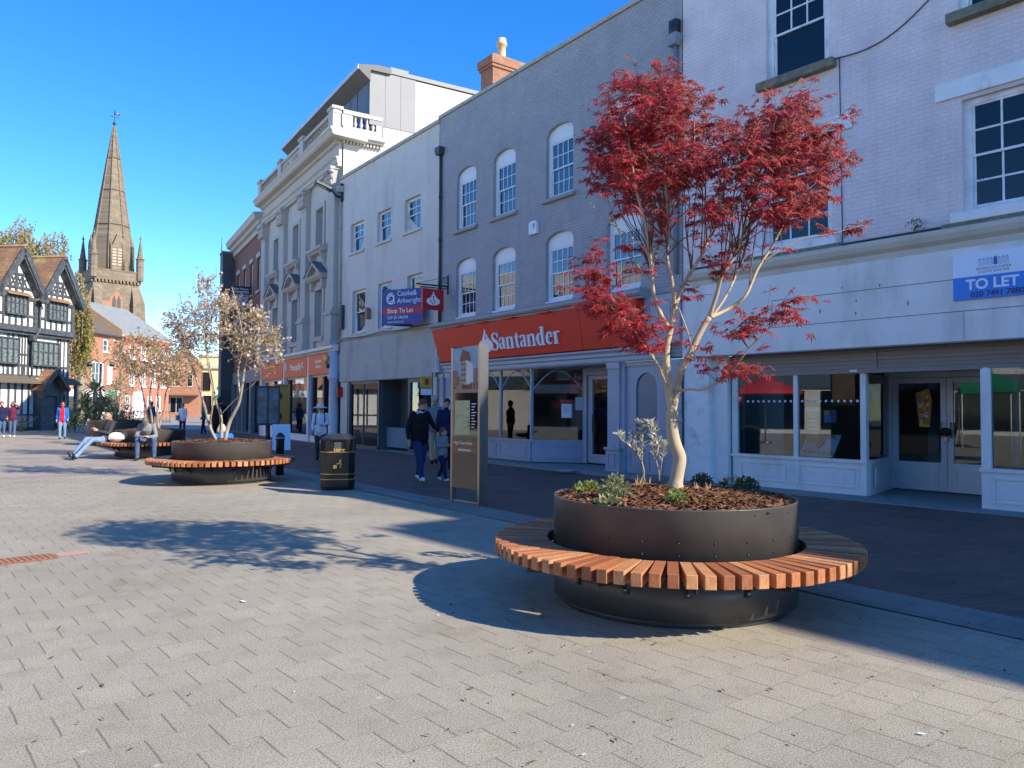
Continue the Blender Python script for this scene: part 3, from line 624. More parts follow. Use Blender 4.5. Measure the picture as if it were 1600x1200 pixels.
# bank fascia sign
fs=thing('bank_fascia_sign','long red shop fascia reading Santander in raised white letters','sign',wpt(J1,A2,0,0,0),rz(A2))
b=MB(); b.prism([(9.60,.06,2.90),(9.60,.19,2.90),(9.86,.34,3.89),(9.86,.06,3.89)],(-6.64,0,0)); 
b.v=[(x if x>5 else 2.955,y,z) for x,y,z in b.v]; b.build('red_panel',SANRED,fs)
b=MB(); b.prism([(2.94,.06,2.90),(2.94,.19,2.90),(2.94,.34,3.89),(2.94,.06,3.89)],(-1.88,0,0)); b.build('red_panel',SANRED,fs)
tv=Vector((0,.15,.99)).normalized()
b=MB(); o=Vector((6.63,.225,3.11)); wd=serif_word(b,'Santander',(0,0,0),AX,tuple(tv),.315,.05)
k=2.96/wd; b.v=[(v[0]*k+o.x,v[1]+o.y,v[2]+o.z) for v in b.v]; b.build('lettering',LETTER,fs)
b=MB(); flame(b,(6.96,.225,3.25),AX,tuple(tv),.36,.05,0.0,0,None); b.build('flame_emblem',LETTER,fs)
b=MB()
for s in (8.3,7.0,5.7,4.2): b.box(s-.25,s+.25,.30,.46,3.885,3.91)
split_build(b,'sign_light',DEEPRED,fs)
hs=thing('hanging_bank_sign','square red hanging sign with a white flame on a black bracket over the street','sign',wpt(J1,A2,9.45,0,0),rz(A2))
b=MB(); b.tube([(0,0,5.25),(0,1.12,5.23)],.025,6); b.tube([(0,0,5.17),(0,1.0,5.16)],.018,6); b.tube([(0,.02,5.6),(0,.02,5.0)],.022,6); b.tube([(0,.1+.12*math.cos(t*.5)*(1-t/22),5.42+.12*math.sin(t*.5)*(1-t/22)) for t in range(18)],.012,5); b.tube([(0,.35,5.17),(0,.35,5.1)],.012,5); b.tube([(0,.85,5.17),(0,.85,5.1)],.012,5); b.tube([(0,.02,5.55),(0,1.1,5.25)],.006,4)
b.build('bracket',BLACK,hs)
b=MB(); b.box(-.035,.035,.18,.93,4.48,5.12); sp=b.build('panel',DEEPRED,hs,bevel=.012)
# emblem faces the camera side (-s)
b=MB(); flame(b,(-.036,.555,4.74),(0,-1,0),UP,.235,.004,.001,0,1); b.build('flame_emblem',[LETTER,DEEPRED],hs)
# ------------------------------------------------------------------ cream building
cb=thing('cream_building','plain dirty cream rendered building with six sash windows over a blank shopfront','building',J2,rz(36))
R2=((1.22,2.32),(3.35,4.42),(5.55,6.7)); R1=((1.05,2.1),(3.2,4.3),(5.35,6.5)); ops=[(a,c,7.44,8.56) for a,c in R2]+[(a,c,4.32,5.94) for a,c in R1]
b=MB(); wall(b,.03,7.66,4.0,10.55,ops,.17); b.box(.03,7.66,-10,-.18,4.05,10.4); b.box(.03,7.66,-.4,-.02,2.5,4.0); b.build('upper_wall',CREAMW,cb)
b=MB(); b.box(.0,7.66,-.42,.06,10.55,10.66); b.build('coping',COPING,cb)
for a,c in R2: sash(cb,a,c,7.44,8.56,2,2,1,y=-.12,case=.06,fm=WHITE_OLD,sill=(.08,.10,.10,CREAMW),bar=.03)
for a,c in R1: sash(cb,a,c,4.32,5.94,1,1,1,y=-.12,case=.07,fm=WHITE_OLD,sill=(.05,.06,.03,CREAMW),bar=.03)
b=MB(); moulding(b,.05,7.6,[(0,4.06),(.10,4.06),(.14,4.12),(.10,4.16),(0,4.18)]); b.build('ledge',COPING,cb)
b=MB(); b.box(.05,7.45,-.02,.08,2.49,4.058); b.build('blank_fascia',mat('dirty_blank_fascia',(.40,.395,.37),.7,.10,1.2,bmp=.1,dirt=(.23,.225,.2),dirt_amt=.8,dscale=1.3,stretch=(1,1,.35)),cb)
b=MB(); b.tube([(7.5,.15,4.02)]+[(7.5-7.4*k/14,.16,4.14+.03*math.sin(k*1.1)) for k in range(1,15)],.014,5); b.tube([(7.45,.12,5.2),(7.45,.12,4.1),(7.4,.12,3.6)],.016,5); b.build('cable',CASTBLK,cb)
b=MB(); b.box(7.2,7.42,.0,.14,4.55,5.5); b.build('junction_box',CASTBLK,cb,bevel=.02)
downpipe(cb,7.55,.07,4.2,10.0,PALEPIPE)
b=MB()
b.box(6.62,6.85,-.3,.02,0,2.49); b.box(4.18,4.27,-.12,-.02,.08,2.49); b.box(4.27,6.62,-.12,-.02,2.38,2.49); b.box(4.27,6.62,-.15,0,.0,.10); b.box(1.86,2.0,-.12,-.02,.08,2.49); b.box(.36,1.86,-.12,-.02,2.34,2.49); b.box(.36,1.86,-.15,0,0,.12)
b.box(5.5,5.53,-.1,-.04,.1,2.4)
split_build(b,'shopfront_frame',TEAL,cb)
b=MB(); b.box(.03,.36,-.3,.03,0,2.49); b.box(6.85,7.5,-.3,.0,0,2.49); split_build(b,'pier',CREAMW,cb)
glazing(cb,'shop_window_pane',4.27,6.62,-.07,.1,2.38); glazing(cb,'shop_window_pane',.36,1.86,-.07,.12,2.34)
b=MB(); b.box(2.0,4.18,-.9,-.85,.0,2.49); b.box(4.1,4.18,-.9,-.1,.0,2.49); b.build('entrance_panel',mat('dull_green_grey_panel',(.075,.085,.08),.6),cb)
b=MB(); b.box(2.0,2.06,-.85,-.1,0,2.45); b.build('entrance_door',TEAL,cb)
interior(cb,.1,7.4,-.9,-6,.02,2.49)
b=MB(); b.box(2.15,6.6,-.35,-.3,.1,.8); b.build('display_back',BLUEIN,cb)
b=MB(); b.box(7.3,7.36,.0,.22,1.9,2.3); b.build('fire_bell',DEEPRED,cb)
bb=thing('bird_box','small wooden box fixed between the lower windows of the cream building','box',wpt(J2,36,4.85,0,4.75),rz(36))
b=MB(); b.prism([(0,0,0),(.2,0,0),(.2,0,.32),(.1,0,.42),(0,0,.32)],(0,.16,0)); b.build('case',mat('weathered_wood_box',(.30,.17,.10),.7),bb)
ys=thing('parking_sign','small yellow sign with a white plate projecting beside the bank pilaster','sign',wpt(J2,36,-.05,.25,1.85),rz(36))
b=MB(); b.box(-.015,.015,0,.40,.28,.62); b.build('yellow_plate',mat('yellow_sign',(.60,.40,.03)),ys); b=MB(); b.box(-.015,.015,.02,.38,.05,.24); b.build('white_plate',PAPER,ys); b=MB(); b.tube([(0,-.25,.75),(0,-.02,.75),(0,-.02,0)],.015,5); b.build('bracket',BLACK,ys); b=MB(); b.box(-.017,-.0155,.12,.26,.36,.55); b.build('printed_symbol',SIGNRED,ys)
# angled agent board
ao=wpt(J2,36,.50,.28,4.24)
ag=thing('agent_board','navy and red Shop To Let board angled out from the cream wall','sign',ao,math.radians(90+64)); ag.scale=(.80,.8,.83)
BW=1.95;b=MB(); b.box(0,BW,-.015,0,.62,1.32); b.build('navy_panel',SIGNBLUE,ag)
b=MB(); b.box(0,BW,-.015,0,.34,.619); b.build('red_panel',SIGNRED,ag); b=MB(); b.box(0,BW,-.015,0,-.06,.339); b.build('navy_panel',SIGNBLUE,ag)
b=MB(); b.slab((BW,-.03),(.9,-1.35),-.06,1.32,.015); b.box(BW-.03,BW+.03,-.05,0,-.1,1.36); b.build('rear_panel',SIGNBLUE,ag)
text_mesh('agent_name','Cooke&\nArkwright',.285,LETTER,ag,(1.24,.002,1.00),AX,UP,.001,align='LEFT',squeeze=.97)
text_mesh('headline','Shop To Let',.25,LETTER,ag,(1.72,.002,.475),AX,UP,.001,align='LEFT',bold=.003)
text_mesh('phone_number','029 20 346346',.165,LETTER,ag,(1.70,.002,.215),AX,UP,.001,align='LEFT')
text_mesh('web_line','www.coark.com',.12,LETTER,ag,(1.70,.002,.05),AX,UP,.001,align='LEFT')
b=MB()
for poly in (ribbon(arcpts(0,0,.20,.20,65,300,16),.05),ribbon(arcpts(0,0,.12,.12,-120,200,16),.04),ribbon([(.12,.14),(.13,0),(.13,-.1),(.16,-.2)],.045)): flat2d(b,poly,(1.53,.002,.97),AX,UP,.001+.001*random.random(),0)
b.build('swirl_emblem',LETTER,ag)
# ------------------------------------------------------------------ pale stucco bank with balustrade
A3=31.5
bk=thing('stucco_bank_building','pale stucco building with tall pilasters, pediments, a roof balustrade and modern penthouse','building',J3,rz(A3))
WC=(2.62,6.2,9.7); PC=(.66,4.52,8.2,11.85); SL=12.38
ops=[(c-.47,c+.47,8.32,9.97) for c in WC]+[(c-.49,c+.49,4.5,6.48) for c in WC]
b=MB(); wall(b,0,SL,3.9,12.4,ops,.32); b.box(0.05,SL,-9.8,-.33,3.95,12.4); b.box(0,SL,-.5,-.02,2.9,3.9); b.build('main_wall',STUCCO,bk)
b=MB(); b.box(-.03,.05,-9.8,-.05,9.5,12.42); b.box(-.03,.10,-9.8,-1.72,12.42,15.25); b.build('side_wall',RENDERW,bk)
for c in WC:
    for (h,z0,z1) in ((.47,8.32,9.97),(.49,4.5,6.48)):
        sash(bk,c-h,c+h,z0,z1,1,1,1,y=-.24,case=.06,fm=WHITE_OLD,gm=GLASS2,bar=.03)
        q=MB(); q.box(c-h-.2,c-h-.002,-.01,.07,z0,z1+.2); q.box(c+h+.002,c+h+.2,-.01,.07,z0,z1+.2); q.box(c-h-.002,c+h+.002,-.01,.07,z1+.002,z1+.2); q.build('architrave',STUCCO2,bk,bevel=.015)
    q=MB(); moulding(q,c-1.0,c+1.0,[(0,8.0),(.2,8.02),(.28,8.1),(.34,8.14),(.34,8.24),(0,8.3)])
    for e in (-.72,.72): q.prism([(c+e-.09,0,7.55),(c+e-.09,.06,7.55),(c+e-.09,.26,7.9),(c+e-.09,.26,8.02),(c+e-.09,0,8.02)],(.18,0,0))
    q.build('window_ledge',STUCCO2,bk)
    q=MB(); q.box(c-.75,c+.75,-.02,.14,4.30,4.48); q.box(c-.72,c-.5,-.02,.10,3.98,4.3); q.box(c+.5,c+.72,-.02,.10,3.98,4.3); q.build('window_apron',STUCCO2,bk)
    seg=abs(c-6.2)<.1
    q=MB(); moulding(q,c-1.08,c+1.08,[(0,6.86),(.22,6.88),(.34,6.98),(.38,7.06),(0,7.08)])
    for e in (-.72,.72): q.box(c+e-.1,c+e+.1,0,.2,6.5,6.86)
    n=10
    top=[(c-1.12,7.07)]+([(c-1.12+2.24*k/n,7.07+.58*math.sin(PI*k/n)) for k in range(1,n)] if seg else [(c,7.66)])+[(c+1.12,7.07)]
    inn=[(c+1.12-.2-(1.84)*k/n,7.10+.42*math.sin(PI*k/n)) for k in range(n+1)] if seg else [(c+.82,7.10),(c,7.52),(c-.82,7.10)]
    q.prism([(p[0],0,p[1]) for p in top+inn],(0,.36,0)); q.box(c-.8,c+.8,0,.10,7.08,7.16); q.prism([(p[0],0,p[1]) for p in inn[::-1]],(0,.12,0))
    pd=q.build('pediment',STUCCO2,bk)
    q=MB()
    for i in range(len(top)-1):
        (x0,z0),(x1,z1)=top[i],top[i+1]; q.prism([(x0,-.02,z0+.005),(x1,-.02,z1+.005),(x1,-.02,z1+.035),(x0,-.02,z0+.035)],(0,.42,0))
    q.build('lead_capping',mat('lead_sheet',(.10,.12,.14),.5,.1,5),pd)
for c in PC:
    q=MB(); q.box(c-.38,c+.38,-.02,.20,5.5,10.35); q.box(c-.44,c+.44,-.02,.30,3.97,5.2); q.box(c-.5,c+.5,-.02,.36,3.97,4.2); q.box(c-.5,c+.5,-.02,.36,5.2,5.32); q.box(c-.46,c+.46,-.02,.30,5.32,5.42); q.box(c-.42,c+.42,-.02,.25,5.42,5.5); q.box(c-.40,c+.40,-.02,.23,10.22,10.30)
    pl=q.build('pilaster',STUCCO2,bk,bevel=.012)
    q=MB(); q.prism([(c-.38,-.02,10.35),(c+.38,-.02,10.35),(c+.50,-.02,11.0),(c-.50,-.02,11.0)],(0,.30,0)); q.box(c-.55,c+.55,-.02,.42,11.0,11.1)
    for r_,zz in ((0,10.5),(1,10.75)):
        for k in range(5): q.ellip((c-.36+.18*k+(.0 if r_ else .05),.30,zz),(.10,.09,.15),8,6)
    for e in (-.42,.42): q.ellip((c+e,.34,10.93),(.13,.13,.11),10,6)
    q.ellip((c,.38,10.92),(.1,.08,.1),8,6)
    q.build('capital',STUCCO2,pl)
b=MB()
ent=[(0,11.1),(.16,11.1),(.16,11.22),(.20,11.24),(.20,11.4),(.28,11.46),(.12,11.5),(.12,11.98),(.22,12.02),(.26,12.1),(.5,12.16),(.56,12.22),(.58,12.32),(.64,12.40),(.64,12.46),(0,12.52)]
moulding(b,-.0,SL,ent); moulding(b,-.5,.0,[(-.9,12.1),(.5,12.16),(.56,12.22),(.58,12.32),(.64,12.40),(.64,12.46),(-.9,12.5)])
b.box(-.3,0,-1.7,0,12.16,12.42); b.box(-.42,0,-1.7,0,12.25,12.40)
for i in range(12): b.box(-.2,0,-1.6+i*.14,-1.53+i*.14,12.02,12.14)
for i in range(60): b.box(.05+i*.205,.15+i*.205,.12,.24,12.03,12.13)
b.build('entablature',STUCCO2,bk)
# balustrade
def baluster(b,x,y,z,h):
    b.lathe([(.06,z),(.06,z+.05*h),(.035,z+.12*h),(.085,z+.36*h),(.04,z+.62*h),(.05,z+.8*h),(.035,z+.86*h),(.06,z+.95*h),(.06,z+h)],8,(x,y,0))
b=MB(); yb=.18
b.box(-.0,SL,yb-.14,yb+.14,12.52,12.72); b.box(-.0,SL,yb-.16,yb+.16,13.22,13.36)
for c in (.3,4.4,8.1,12.1): b.box(c-.28,c+.28,yb-.18,yb+.2,12.52,13.42); b.box(c-.34,c+.34,yb-.22,yb+.25,13.38,13.5)
b.box(4.68,7.82,yb-.1,yb+.08,12.72,13.22)
for (a,c) in ((.58,4.12),(8.38,11.82)):
    for i in range(13): baluster(b,a+.14+(c-a-.28)*i/12,yb,12.72,.5)
b.box(-.05,.12,-1.68,-.02,12.42,12.74); b.box(-.08,.15,-1.68,-.02,13.22,13.36); b.box(-.05,.12,-.42,.02,12.74,13.22); b.box(-.05,.12,-1.68,-1.42,12.74,13.22); b.box(-.05,.12,-1.68,.1,13.36,13.40)
for i in range(4): baluster(b,.035,-.55-.25*i,12.74,.48)
bal=b.build('balustrade',STUCCO2,bk)
b=MB()
for i in range(11):
    x=7.5-i*.24
    if i in (4,): continue
    for poly in (ribbon([(0,0),(.0,.3)],.04),ribbon([(.0,.28),(.1,.28 if i%2 else .02)],.04),ribbon([(.12,.0),(.12,.3*(1 if i%3 else .6))],.04)): flat2d(b,poly,(x,yb+.082,12.8),AX,UP,.02+.002*random.random(),0)
b.build('carved_lettering',STUCCO2,bal)
# penthouse
ph=MB(); ph.box(.1,11.3,-9.7,-1.1,12.5,15.2); pho=ph.build('penthouse_wall',DKBOARD,bk)
b=MB()
for k in range(3): b.box(-.055,.1,-1.12-.68*(k+1)+.012,-1.12-.68*k,13.02,15.26)
b.build('cladding_panel',ZINC,pho)
b=MB(); b.prism([(-.18,-1.1,14.75),(-.18,-.62,15.12),(-.18,-.58,15.3),(-.18,-1.4,15.46),(-.18,-2.0,15.46),(-.18,-2.0,15.22),(-.18,-1.1,15.2)],(11.6,0,0),0)
b.prism([(-.10,-2.0,15.28),(-.10,-2.0,15.44),(-.10,-9.9,15.48),(-.10,-9.9,15.3)],(11.4,0,0),1)
b.box(-.085,.3,-2.8,-2.0,15.44,15.56,1); b.build('penthouse_roof',[SOFFIT,ZINC],pho)
b=MB(); b.prism([(-.17,-.60,15.13),(-.17,-.565,15.13),(-.17,-.565,15.31),(-.17,-.60,15.31)],(11.58,0,0)); b.build('eaves_edge',mat('pale_metal_edge',(.45,.48,.5),.4),pho)
b=MB()
for s in (1.3,2.2,3.1,4.0,5): b.box(s,s+.02,-1.12,-1.085,12.5,14.9)
b.box(.55,1.2,-1.12,-1.08,12.6,13.7); b.build('penthouse_window',GLASS2,pho)
# ground floor shop
b=MB(); moulding(b,0,SL,[(0,3.74),(.16,3.74),(.2,3.8),(.32,3.84),(.34,3.92),(.34,3.96),(0,4.0)]); b.build('shop_cornice',SHOPWHITE,bk)
os=thing('orange_shop_sign','orange fascia panels with small white lettering under the stucco pilasters','sign',J3,rz(A3))
for (a,c) in ((.62,3.72),(3.98,7.62),(7.88,12.2)):
    b=MB(); b.box(a,c,.02,.12,2.88,3.72); b.build('fascia_panel',ORANGE,os)
text_mesh('lettering','Procopilly',.42,LETTER,os,(5.75,.122,3.32),AX,UP,.004,bold=.008); 
b=MB(); b.tube([(7.2,.13,3.1),(7.2,.13,3.55)],.03,6); b.tube([(7.32,.13,3.1),(7.32,.13,3.6)],.03,6)
for i,(x,z,w) in enumerate(((2.3,3.42,.95),(2.3,3.2,.75),(4.6,3.45,.35),(4.6,3.3,.35))):
    for k in range(int(w/.09)): b.box(x+w/2-k*.09-.055,x+w/2-k*.09,.121,.124,z-.045,z+.045+(.03 if k%3==0 else 0))
b.build('small_lettering',LETTER,os)
b=MB()
for s in (3.85,7.75,12.28): b.box(s-.11,s+.11,-.15,.10,0,3.74)
b.box(.5,SL,-.2,.0,0,.28); b.box(7.7,12.3,-.3,.02,.0,.75); b.box(.5,SL,-.12,-.05,2.80,2.9)
split_build(b,'shopfront_post',WHITE,bk)
b=MB()
for s in (2.05,3.55,7.3,10): b.box(s-.10,s+.10,-.16,-.02,.28,2.8)
split_build(b,'shop_mullion',BLACK,bk)
for (a,c) in ((.5,3.8),(3.9,7.7),(7.8,12.2)): glazing(bk,'shop_window_pane',a,c,-.1,.28,2.82)
b=MB(); b.lathe([(.27,0),(.27,.3),(.24,.34),(.24,.42),(.20,.48),(.185,2.55),(.20,2.58),(.25,2.66),(.25,2.74),(.20,2.78),(.20,3.74),(.0,3.74)],20,(.27,.12,0)); b.build('corner_column',mat('pale_blue_grey_paint',(.50,.53,.57),.45,.04,3),bk)
interior(bk,.1,12.2,-.3,-6,.02,2.9)
b=MB(); b.box(5.5,7.3,-1.0,-.6,.05,1.0,0); b.box(5.2,7.4,-3,-2.9,1.9,2.4,1); b.box(8.1,8.6,-.5,-.3,.2,1.6,2); split_build(b,'shop_display',[mat('teal_display',(.04,.16,.2)),mat('pale_display',(.5,.6,.55)),ORANGE],bk)
b=MB(); b.ellip((.32,.42,3.42),(.12,.1,.2),10,8); cr=b.build('gilt_crest',GOLD,bk); b=MB(); b.box(.24,.40,.30,.42,3.05,3.22); b.build('crest_bracket',BLACK,cr)
fl=thing('street_floodlight','slim dark floodlight on an arm at the top corner of the stucco building','lamp',wpt(J3,A3,-.1,.1,10.0),rz(A3))
b=MB(); b.tube([(0,-.1,-.2),(0,.15,-.15),(.05,.3,.05)],.05,8); b.box(-.12,.12,-.12,.0,-.35,.35); b.build('arm',BLACK,fl); b=MB(); b.prism([(-.16,.3,.0),(.2,.3,.0),(.2,1.0,.22),(-.16,1.0,.22)],(0,-.02,.10)); b.build('head',mat('dark_lamp_metal',(.06,.065,.07),.4),fl,bevel=.02); b=MB(); b.prism([(-.1,.55,.06),(.14,.55,.06),(.14,.95,.185),(-.1,.95,.185)],(0,.003,-.006)); b.build('lens',mat('lamp_lens',(.5,.5,.48),.2),fl)
ds=thing('satellite_floodlight','small dark lamp box below the top corner of the stucco building','lamp',wpt(J3,A3,-.35,.05,9.4),rz(A3)) if False else None
# ------------------------------------------------------------------ brick building with heavy cornice
A4=29
br=thing('red_brick_office','red brown brick building with a deep stone cornice beyond the stucco bank','building',J4,rz(A4))
BRK=brickmat('red_brown_brick',(.30,.105,.065),(.23,.08,.055),(.28,.20,.16),bstr=.5)
ops=[(1.0+2.15*i,1.85+2.15*i,7.9,9.75) for i in range(4)]+[(1.0+2.15*i,1.85+2.15*i,4.7,6.7) for i in range(4)]
b=MB(); wall(b,0.02,9.2,3.6,11.2,ops,.2); b.box(.02,9.2,-9,-.21,3.6,11.2); b.build('wall',BRK,br)
for o in ops: sash(br,*o,1,1,1,y=-.12,case=.06,fm=WHITE_OLD,gm=GLASS2,sill=(.1,.12,.1,STUCCO2),label=None)
b=MB()
for o in ops: b.box(o[0]-.1,o[1]+.1,-.01,.05,o[3]+.002,o[3]+.25)
split_build(b,'window_lintel',STUCCO2,br)
b=MB(); moulding(b,0,9.3,[(0,11.05),(.12,11.05),(.14,11.3),(.30,11.36),(.34,11.5),(.52,11.58),(.56,11.8),(.60,11.9),(0,11.98)]); b.build('cornice',STUCCO2,br)
b=MB(); b.box(0,9.2,-.3,.06,2.9,3.6); 
for s in (.1,2.6,2.95,5.3,7.0,9.0): b.box(s,s+.22,-.3,.1,0,2.9)
b.build('shopfront_frame',mat('grey_shopfront',(.20,.21,.22),.6),br)
b=MB()
for k in range(24): b.box(.4+k*.36,.44+k*.36,-.2,-.12,.1,2.9)
b.build('shop_mullion',BLACK,br); glazing(br,'shop_window_pane',.3,9.1,-.16,.1,2.9,GLASS2)
b=MB(); b.tube([(5.6,-2,13.2),(-.4,-.6,12.3)],.02,4); b.build('roof_cable',CASTBLK,br) if False else None
al2=thing('house_name_board','dark blue hanging board headed Alban House on the red brown brick wall','sign',wpt(J4,A4,3.6,0,0),rz(A4))
b=MB(); b.box(-.03,.03,.08,1.12,6.95,8.4); b.build('board',mat('midnight_blue_board',(.015,.018,.05)),al2)
AY=(0,-1,0); text_mesh('heading','Alban House',.185,LETTER,al2,(-.032,.6,8.24),AY,UP,.002,squeeze=.95)
b=MB(); b.box(-.033,-.03,.14,1.06,7.28,7.92,0)
rr=random.Random(5)
for i in range(24):
    y=rr.uniform(.18,.98);z=rr.uniform(7.32,7.86); w=rr.uniform(.03,.1); b.box(-.0345-.0001*i,-.033,y-w/2,y+w/2,z-.03,z+.05,1+i%3)
b.build('printed_picture',[mat('pale_print',(.40,.40,.45)),INK,SIGNRED,mat('slate_print',(.25,.28,.4))],al2)
b=MB(); b.box(-.033,-.03,.12,1.08,8.08,8.11);b.box(-.033,-.03,.12,1.08,8.02,8.04);b.box(-.033,-.03,.12,1.08,7.2,7.22); b.build('rule_line',LETTER,al2)
b=MB()
for k in range(7): b.box(-.033,-.03,.98-k*.075-.05,.98-k*.075,7.04,7.12+(.02 if k%3==0 else 0))
b.build('green_lettering',mat('green_print2',(.05,.35,.22)),al2)
b=MB(); b.tube([(0,0,8.35),(0,.2,8.35)],.03,6); b.tube([(0,0,7.05),(0,.2,7.05)],.03,6); b.build('bracket',BLACK,al2)
# dark building beyond
J5=wpt(J4,A4,9.25,0)
dk=thing('dark_slate_building','tall narrow dark slate clad building at the far end of the shaded row','building',J5,rz(A4))
b=MB(); b.box(0,1.1,-9,.75,0,11.3); b.build('wall',mat('dark_slate_cladding',(.045,.055,.065),.6,.25,.9,dirt=(.09,.1,.1),dirt_amt=.5),dk)
b=MB(); b.box(-.02,1.12,-9,.8,11.3,11.42); b.tube([(.2,.8,11.4),(.2,.8,12.3)],.03,5); b.build('parapet',SLATE,dk)
b=MB()
for k in range(5): b.box(-.03,.0,-.05,.7,.3+k*.55,.34+k*.55)
b.build('cladding_joint',BLACK,dk)
# ================================================================== LEFT SIDE: TIMBER HOUSE
TD=math.atan2(-.986,-.164)
td=thing('timber_framed_house','black and white timber framed house with two steep tiled gables and a porch','building',(-28.7,50,0),TD)
PLAS=mat('white_limewash',(.80,.79,.75),.8,.04,2,dirt=(.6,.56,.46),dirt_amt=.3)
OAK=mat('blackened_oak',(.055,.062,.070),.6,.25,6,bmp=.3,bscale=20,dirt=(.15,.17,.19),dirt_amt=.8,dscale=4)
TILE=None
def tilemat(name,c1,c2,c3,rh=.12,bw=.17):
    m,t,bs=nt(name); tc=objvec(t)
    s=N(t,'ShaderNodeSeparateXYZ'); L(t,tc,s.inputs[0]); cb_=N(t,'ShaderNodeCombineXYZ'); L(t,s.outputs[1],cb_.inputs[0]); mm=N(t,'ShaderNodeMath',operation='MULTIPLY'); mm.inputs[1].default_value=1.15; L(t,s.outputs[2],mm.inputs[0]); L(t,mm.outputs[0],cb_.inputs[1])
    k=N(t,'ShaderNodeTexBrick'); k.inputs['Scale'].default_value=1; k.inputs['Brick Width'].default_value=bw; k.inputs['Row Height'].default_value=rh; k.inputs['Mortar Size'].default_value=.008
    k.inputs['Color1'].default_value=(*c1,1);k.inputs['Color2'].default_value=(*c2,1);k.inputs['Mortar'].default_value=(.04,.03,.02,1); L(t,cb_.outputs[0],k.inputs['Vector'])
    c=mixc(t,k.outputs['Color'],c3,ramp(t,noi(t,tc,.9,6,.7),.48,.68)); L(t,c,bs.inputs['Base Color']); bs.inputs['Roughness'].default_value=.85
    bump(t,bs,k.outputs['Fac'],-.6,.02); return m
TILE=tilemat('mossy_clay_tile',(.34,.17,.085),(.25,.12,.07),(.36,.29,.11))
TILE2=tilemat('brown_clay_tile',(.17,.12,.085),(.13,.095,.07),(.10,.095,.06))
b=MB(); b.box(-.0,9.6,-7,-.02,6.0,8.0); b.box(.05,9.6,-7,-.2,3.2,6.0); b.box(.1,9.6,-7,-.1,0,3.2)
for g in range(3): b.prism([(3.25*g-.2,-.02,8.0),(3.25*g+3.05,-.02,8.0),(3.25*g+1.42,-.02,10.75)],(0,-6.9,0))
b.build('plaster_wall',PLAS,td)
b=MB()
def beam(x0,z0,x1,z1,w,y0,y1):
    a=Vector((x0,0,z0));c=Vector((x1,0,z1)); n=Vector((0,1,0)).cross((c-a).normalized())*(w/2)
    b.prism([(a+n)+Vector((0,y0,0)),(c+n)+Vector((0,y0,0)),(c-n)+Vector((0,y0,0)),(a-n)+Vector((0,y0,0))],(0,y1-y0,0))
k=[0]
def bm(x0,z0,x1,z1,w=.18,y=.0,p=.05):
    k[0]=(k[0]+1)%9; beam(x0,z0,x1,z1,w,y-.04,y+p+k[0]*.0015)
bm(0,6.12,9.6,6.12,.34,.06,.14); bm(0,5.85,9.6,5.85,.16,-.15,.2); bm(0,6.92,9.6,6.92,.15); bm(0,7.98,9.6,7.98,.2,0,.08)
s=.06
while s<9.5:
    g=(s%3.25)
    if .7<g<2.3: bm(s,6.2,s,6.9,.12)
    else: bm(s,6.2,s,7.95,.13)
    s+=.46
for g in range(3):
    o=3.25*g; bm(o-.08 if g else .08,6.1,o-.08 if g else .08,8.0,.24,0,.09)
    bm(o+.2,8.55,o+2.65,8.55,.14); bm(o+.7,9.35,o+2.15,9.35,.14); bm(o+1.42,8.1,o+1.42,10.6,.14)
    for e in (.95,1.9): bm(o+e,8.1,o+e,9.3,.12)
    for (x,z) in ((.8,8.75),(2.05,8.75),(1.18,8.75),(1.66,8.75)):
        bm(o+x-.16,8.62,o+x+.16,9.2,.07);bm(o+x+.16,8.62,o+x-.16,9.2,.07)
for s in (.15,1.05,3.45,4.15,4.6,4.95,7.2,7.8,8.2): bm(s,3.3,s,5.85,.15,-.2,.05)
for s in (.5,.8,3.7,3.92,7.45): bm(s,3.3,s,5.85,.08,-.2)
bm(0,3.95,9.6,3.95,.14,-.2,.05); bm(0,3.3,9.6,3.3,.16,-.2,.05); bm(3.3,4.6,4.2,4.6,.1,-.2)
for s in range(12): bm(1.3+.36*s,3.35,1.3+.36*s,3.9,.09,-.2)
for s in (.2,.6,1.05,3.45,3.95,4.45,4.95,5.6,6.2,6.8,7.5,8.2,9): bm(s,0,s,3.2,.13,-.1,.05)
bm(0.1,.95,9.6,.95,.10,-.1,.04); bm(0.1,.12,9.6,.12,.2,-.1,.06)
fr_=b.build('oak_frame',OAK,td)
b=MB()
for g in range(3):
    o=3.25*g
    for sg in (-1,1):
        x0,z0,x1,z1=o+1.42,10.82,o+1.42+sg*1.86,7.82
        beam(x0,z0,x1,z1,.34,.50,.58)
        beam(x0,z0-.42,x1-sg*.12,z1+.0,.16,.0,.5)
b.build('bargeboard',OAK,td)
for g in range(3):
    o=3.25*g; r=MB()
    for sg in (-1,1):
        r.prism([(o+1.42,.58,10.98),(o+1.42+sg*1.85,.58,7.98),(o+1.42+sg*1.85,.58,7.9),(o+1.42,.58,10.88)],(0,-7.6,0))
    r.tube([(o+1.42,.6,11.0),(o+1.42,-7,11.0)],.09,6)
    r.build('gable_roof',TILE,td)
LEAD=None
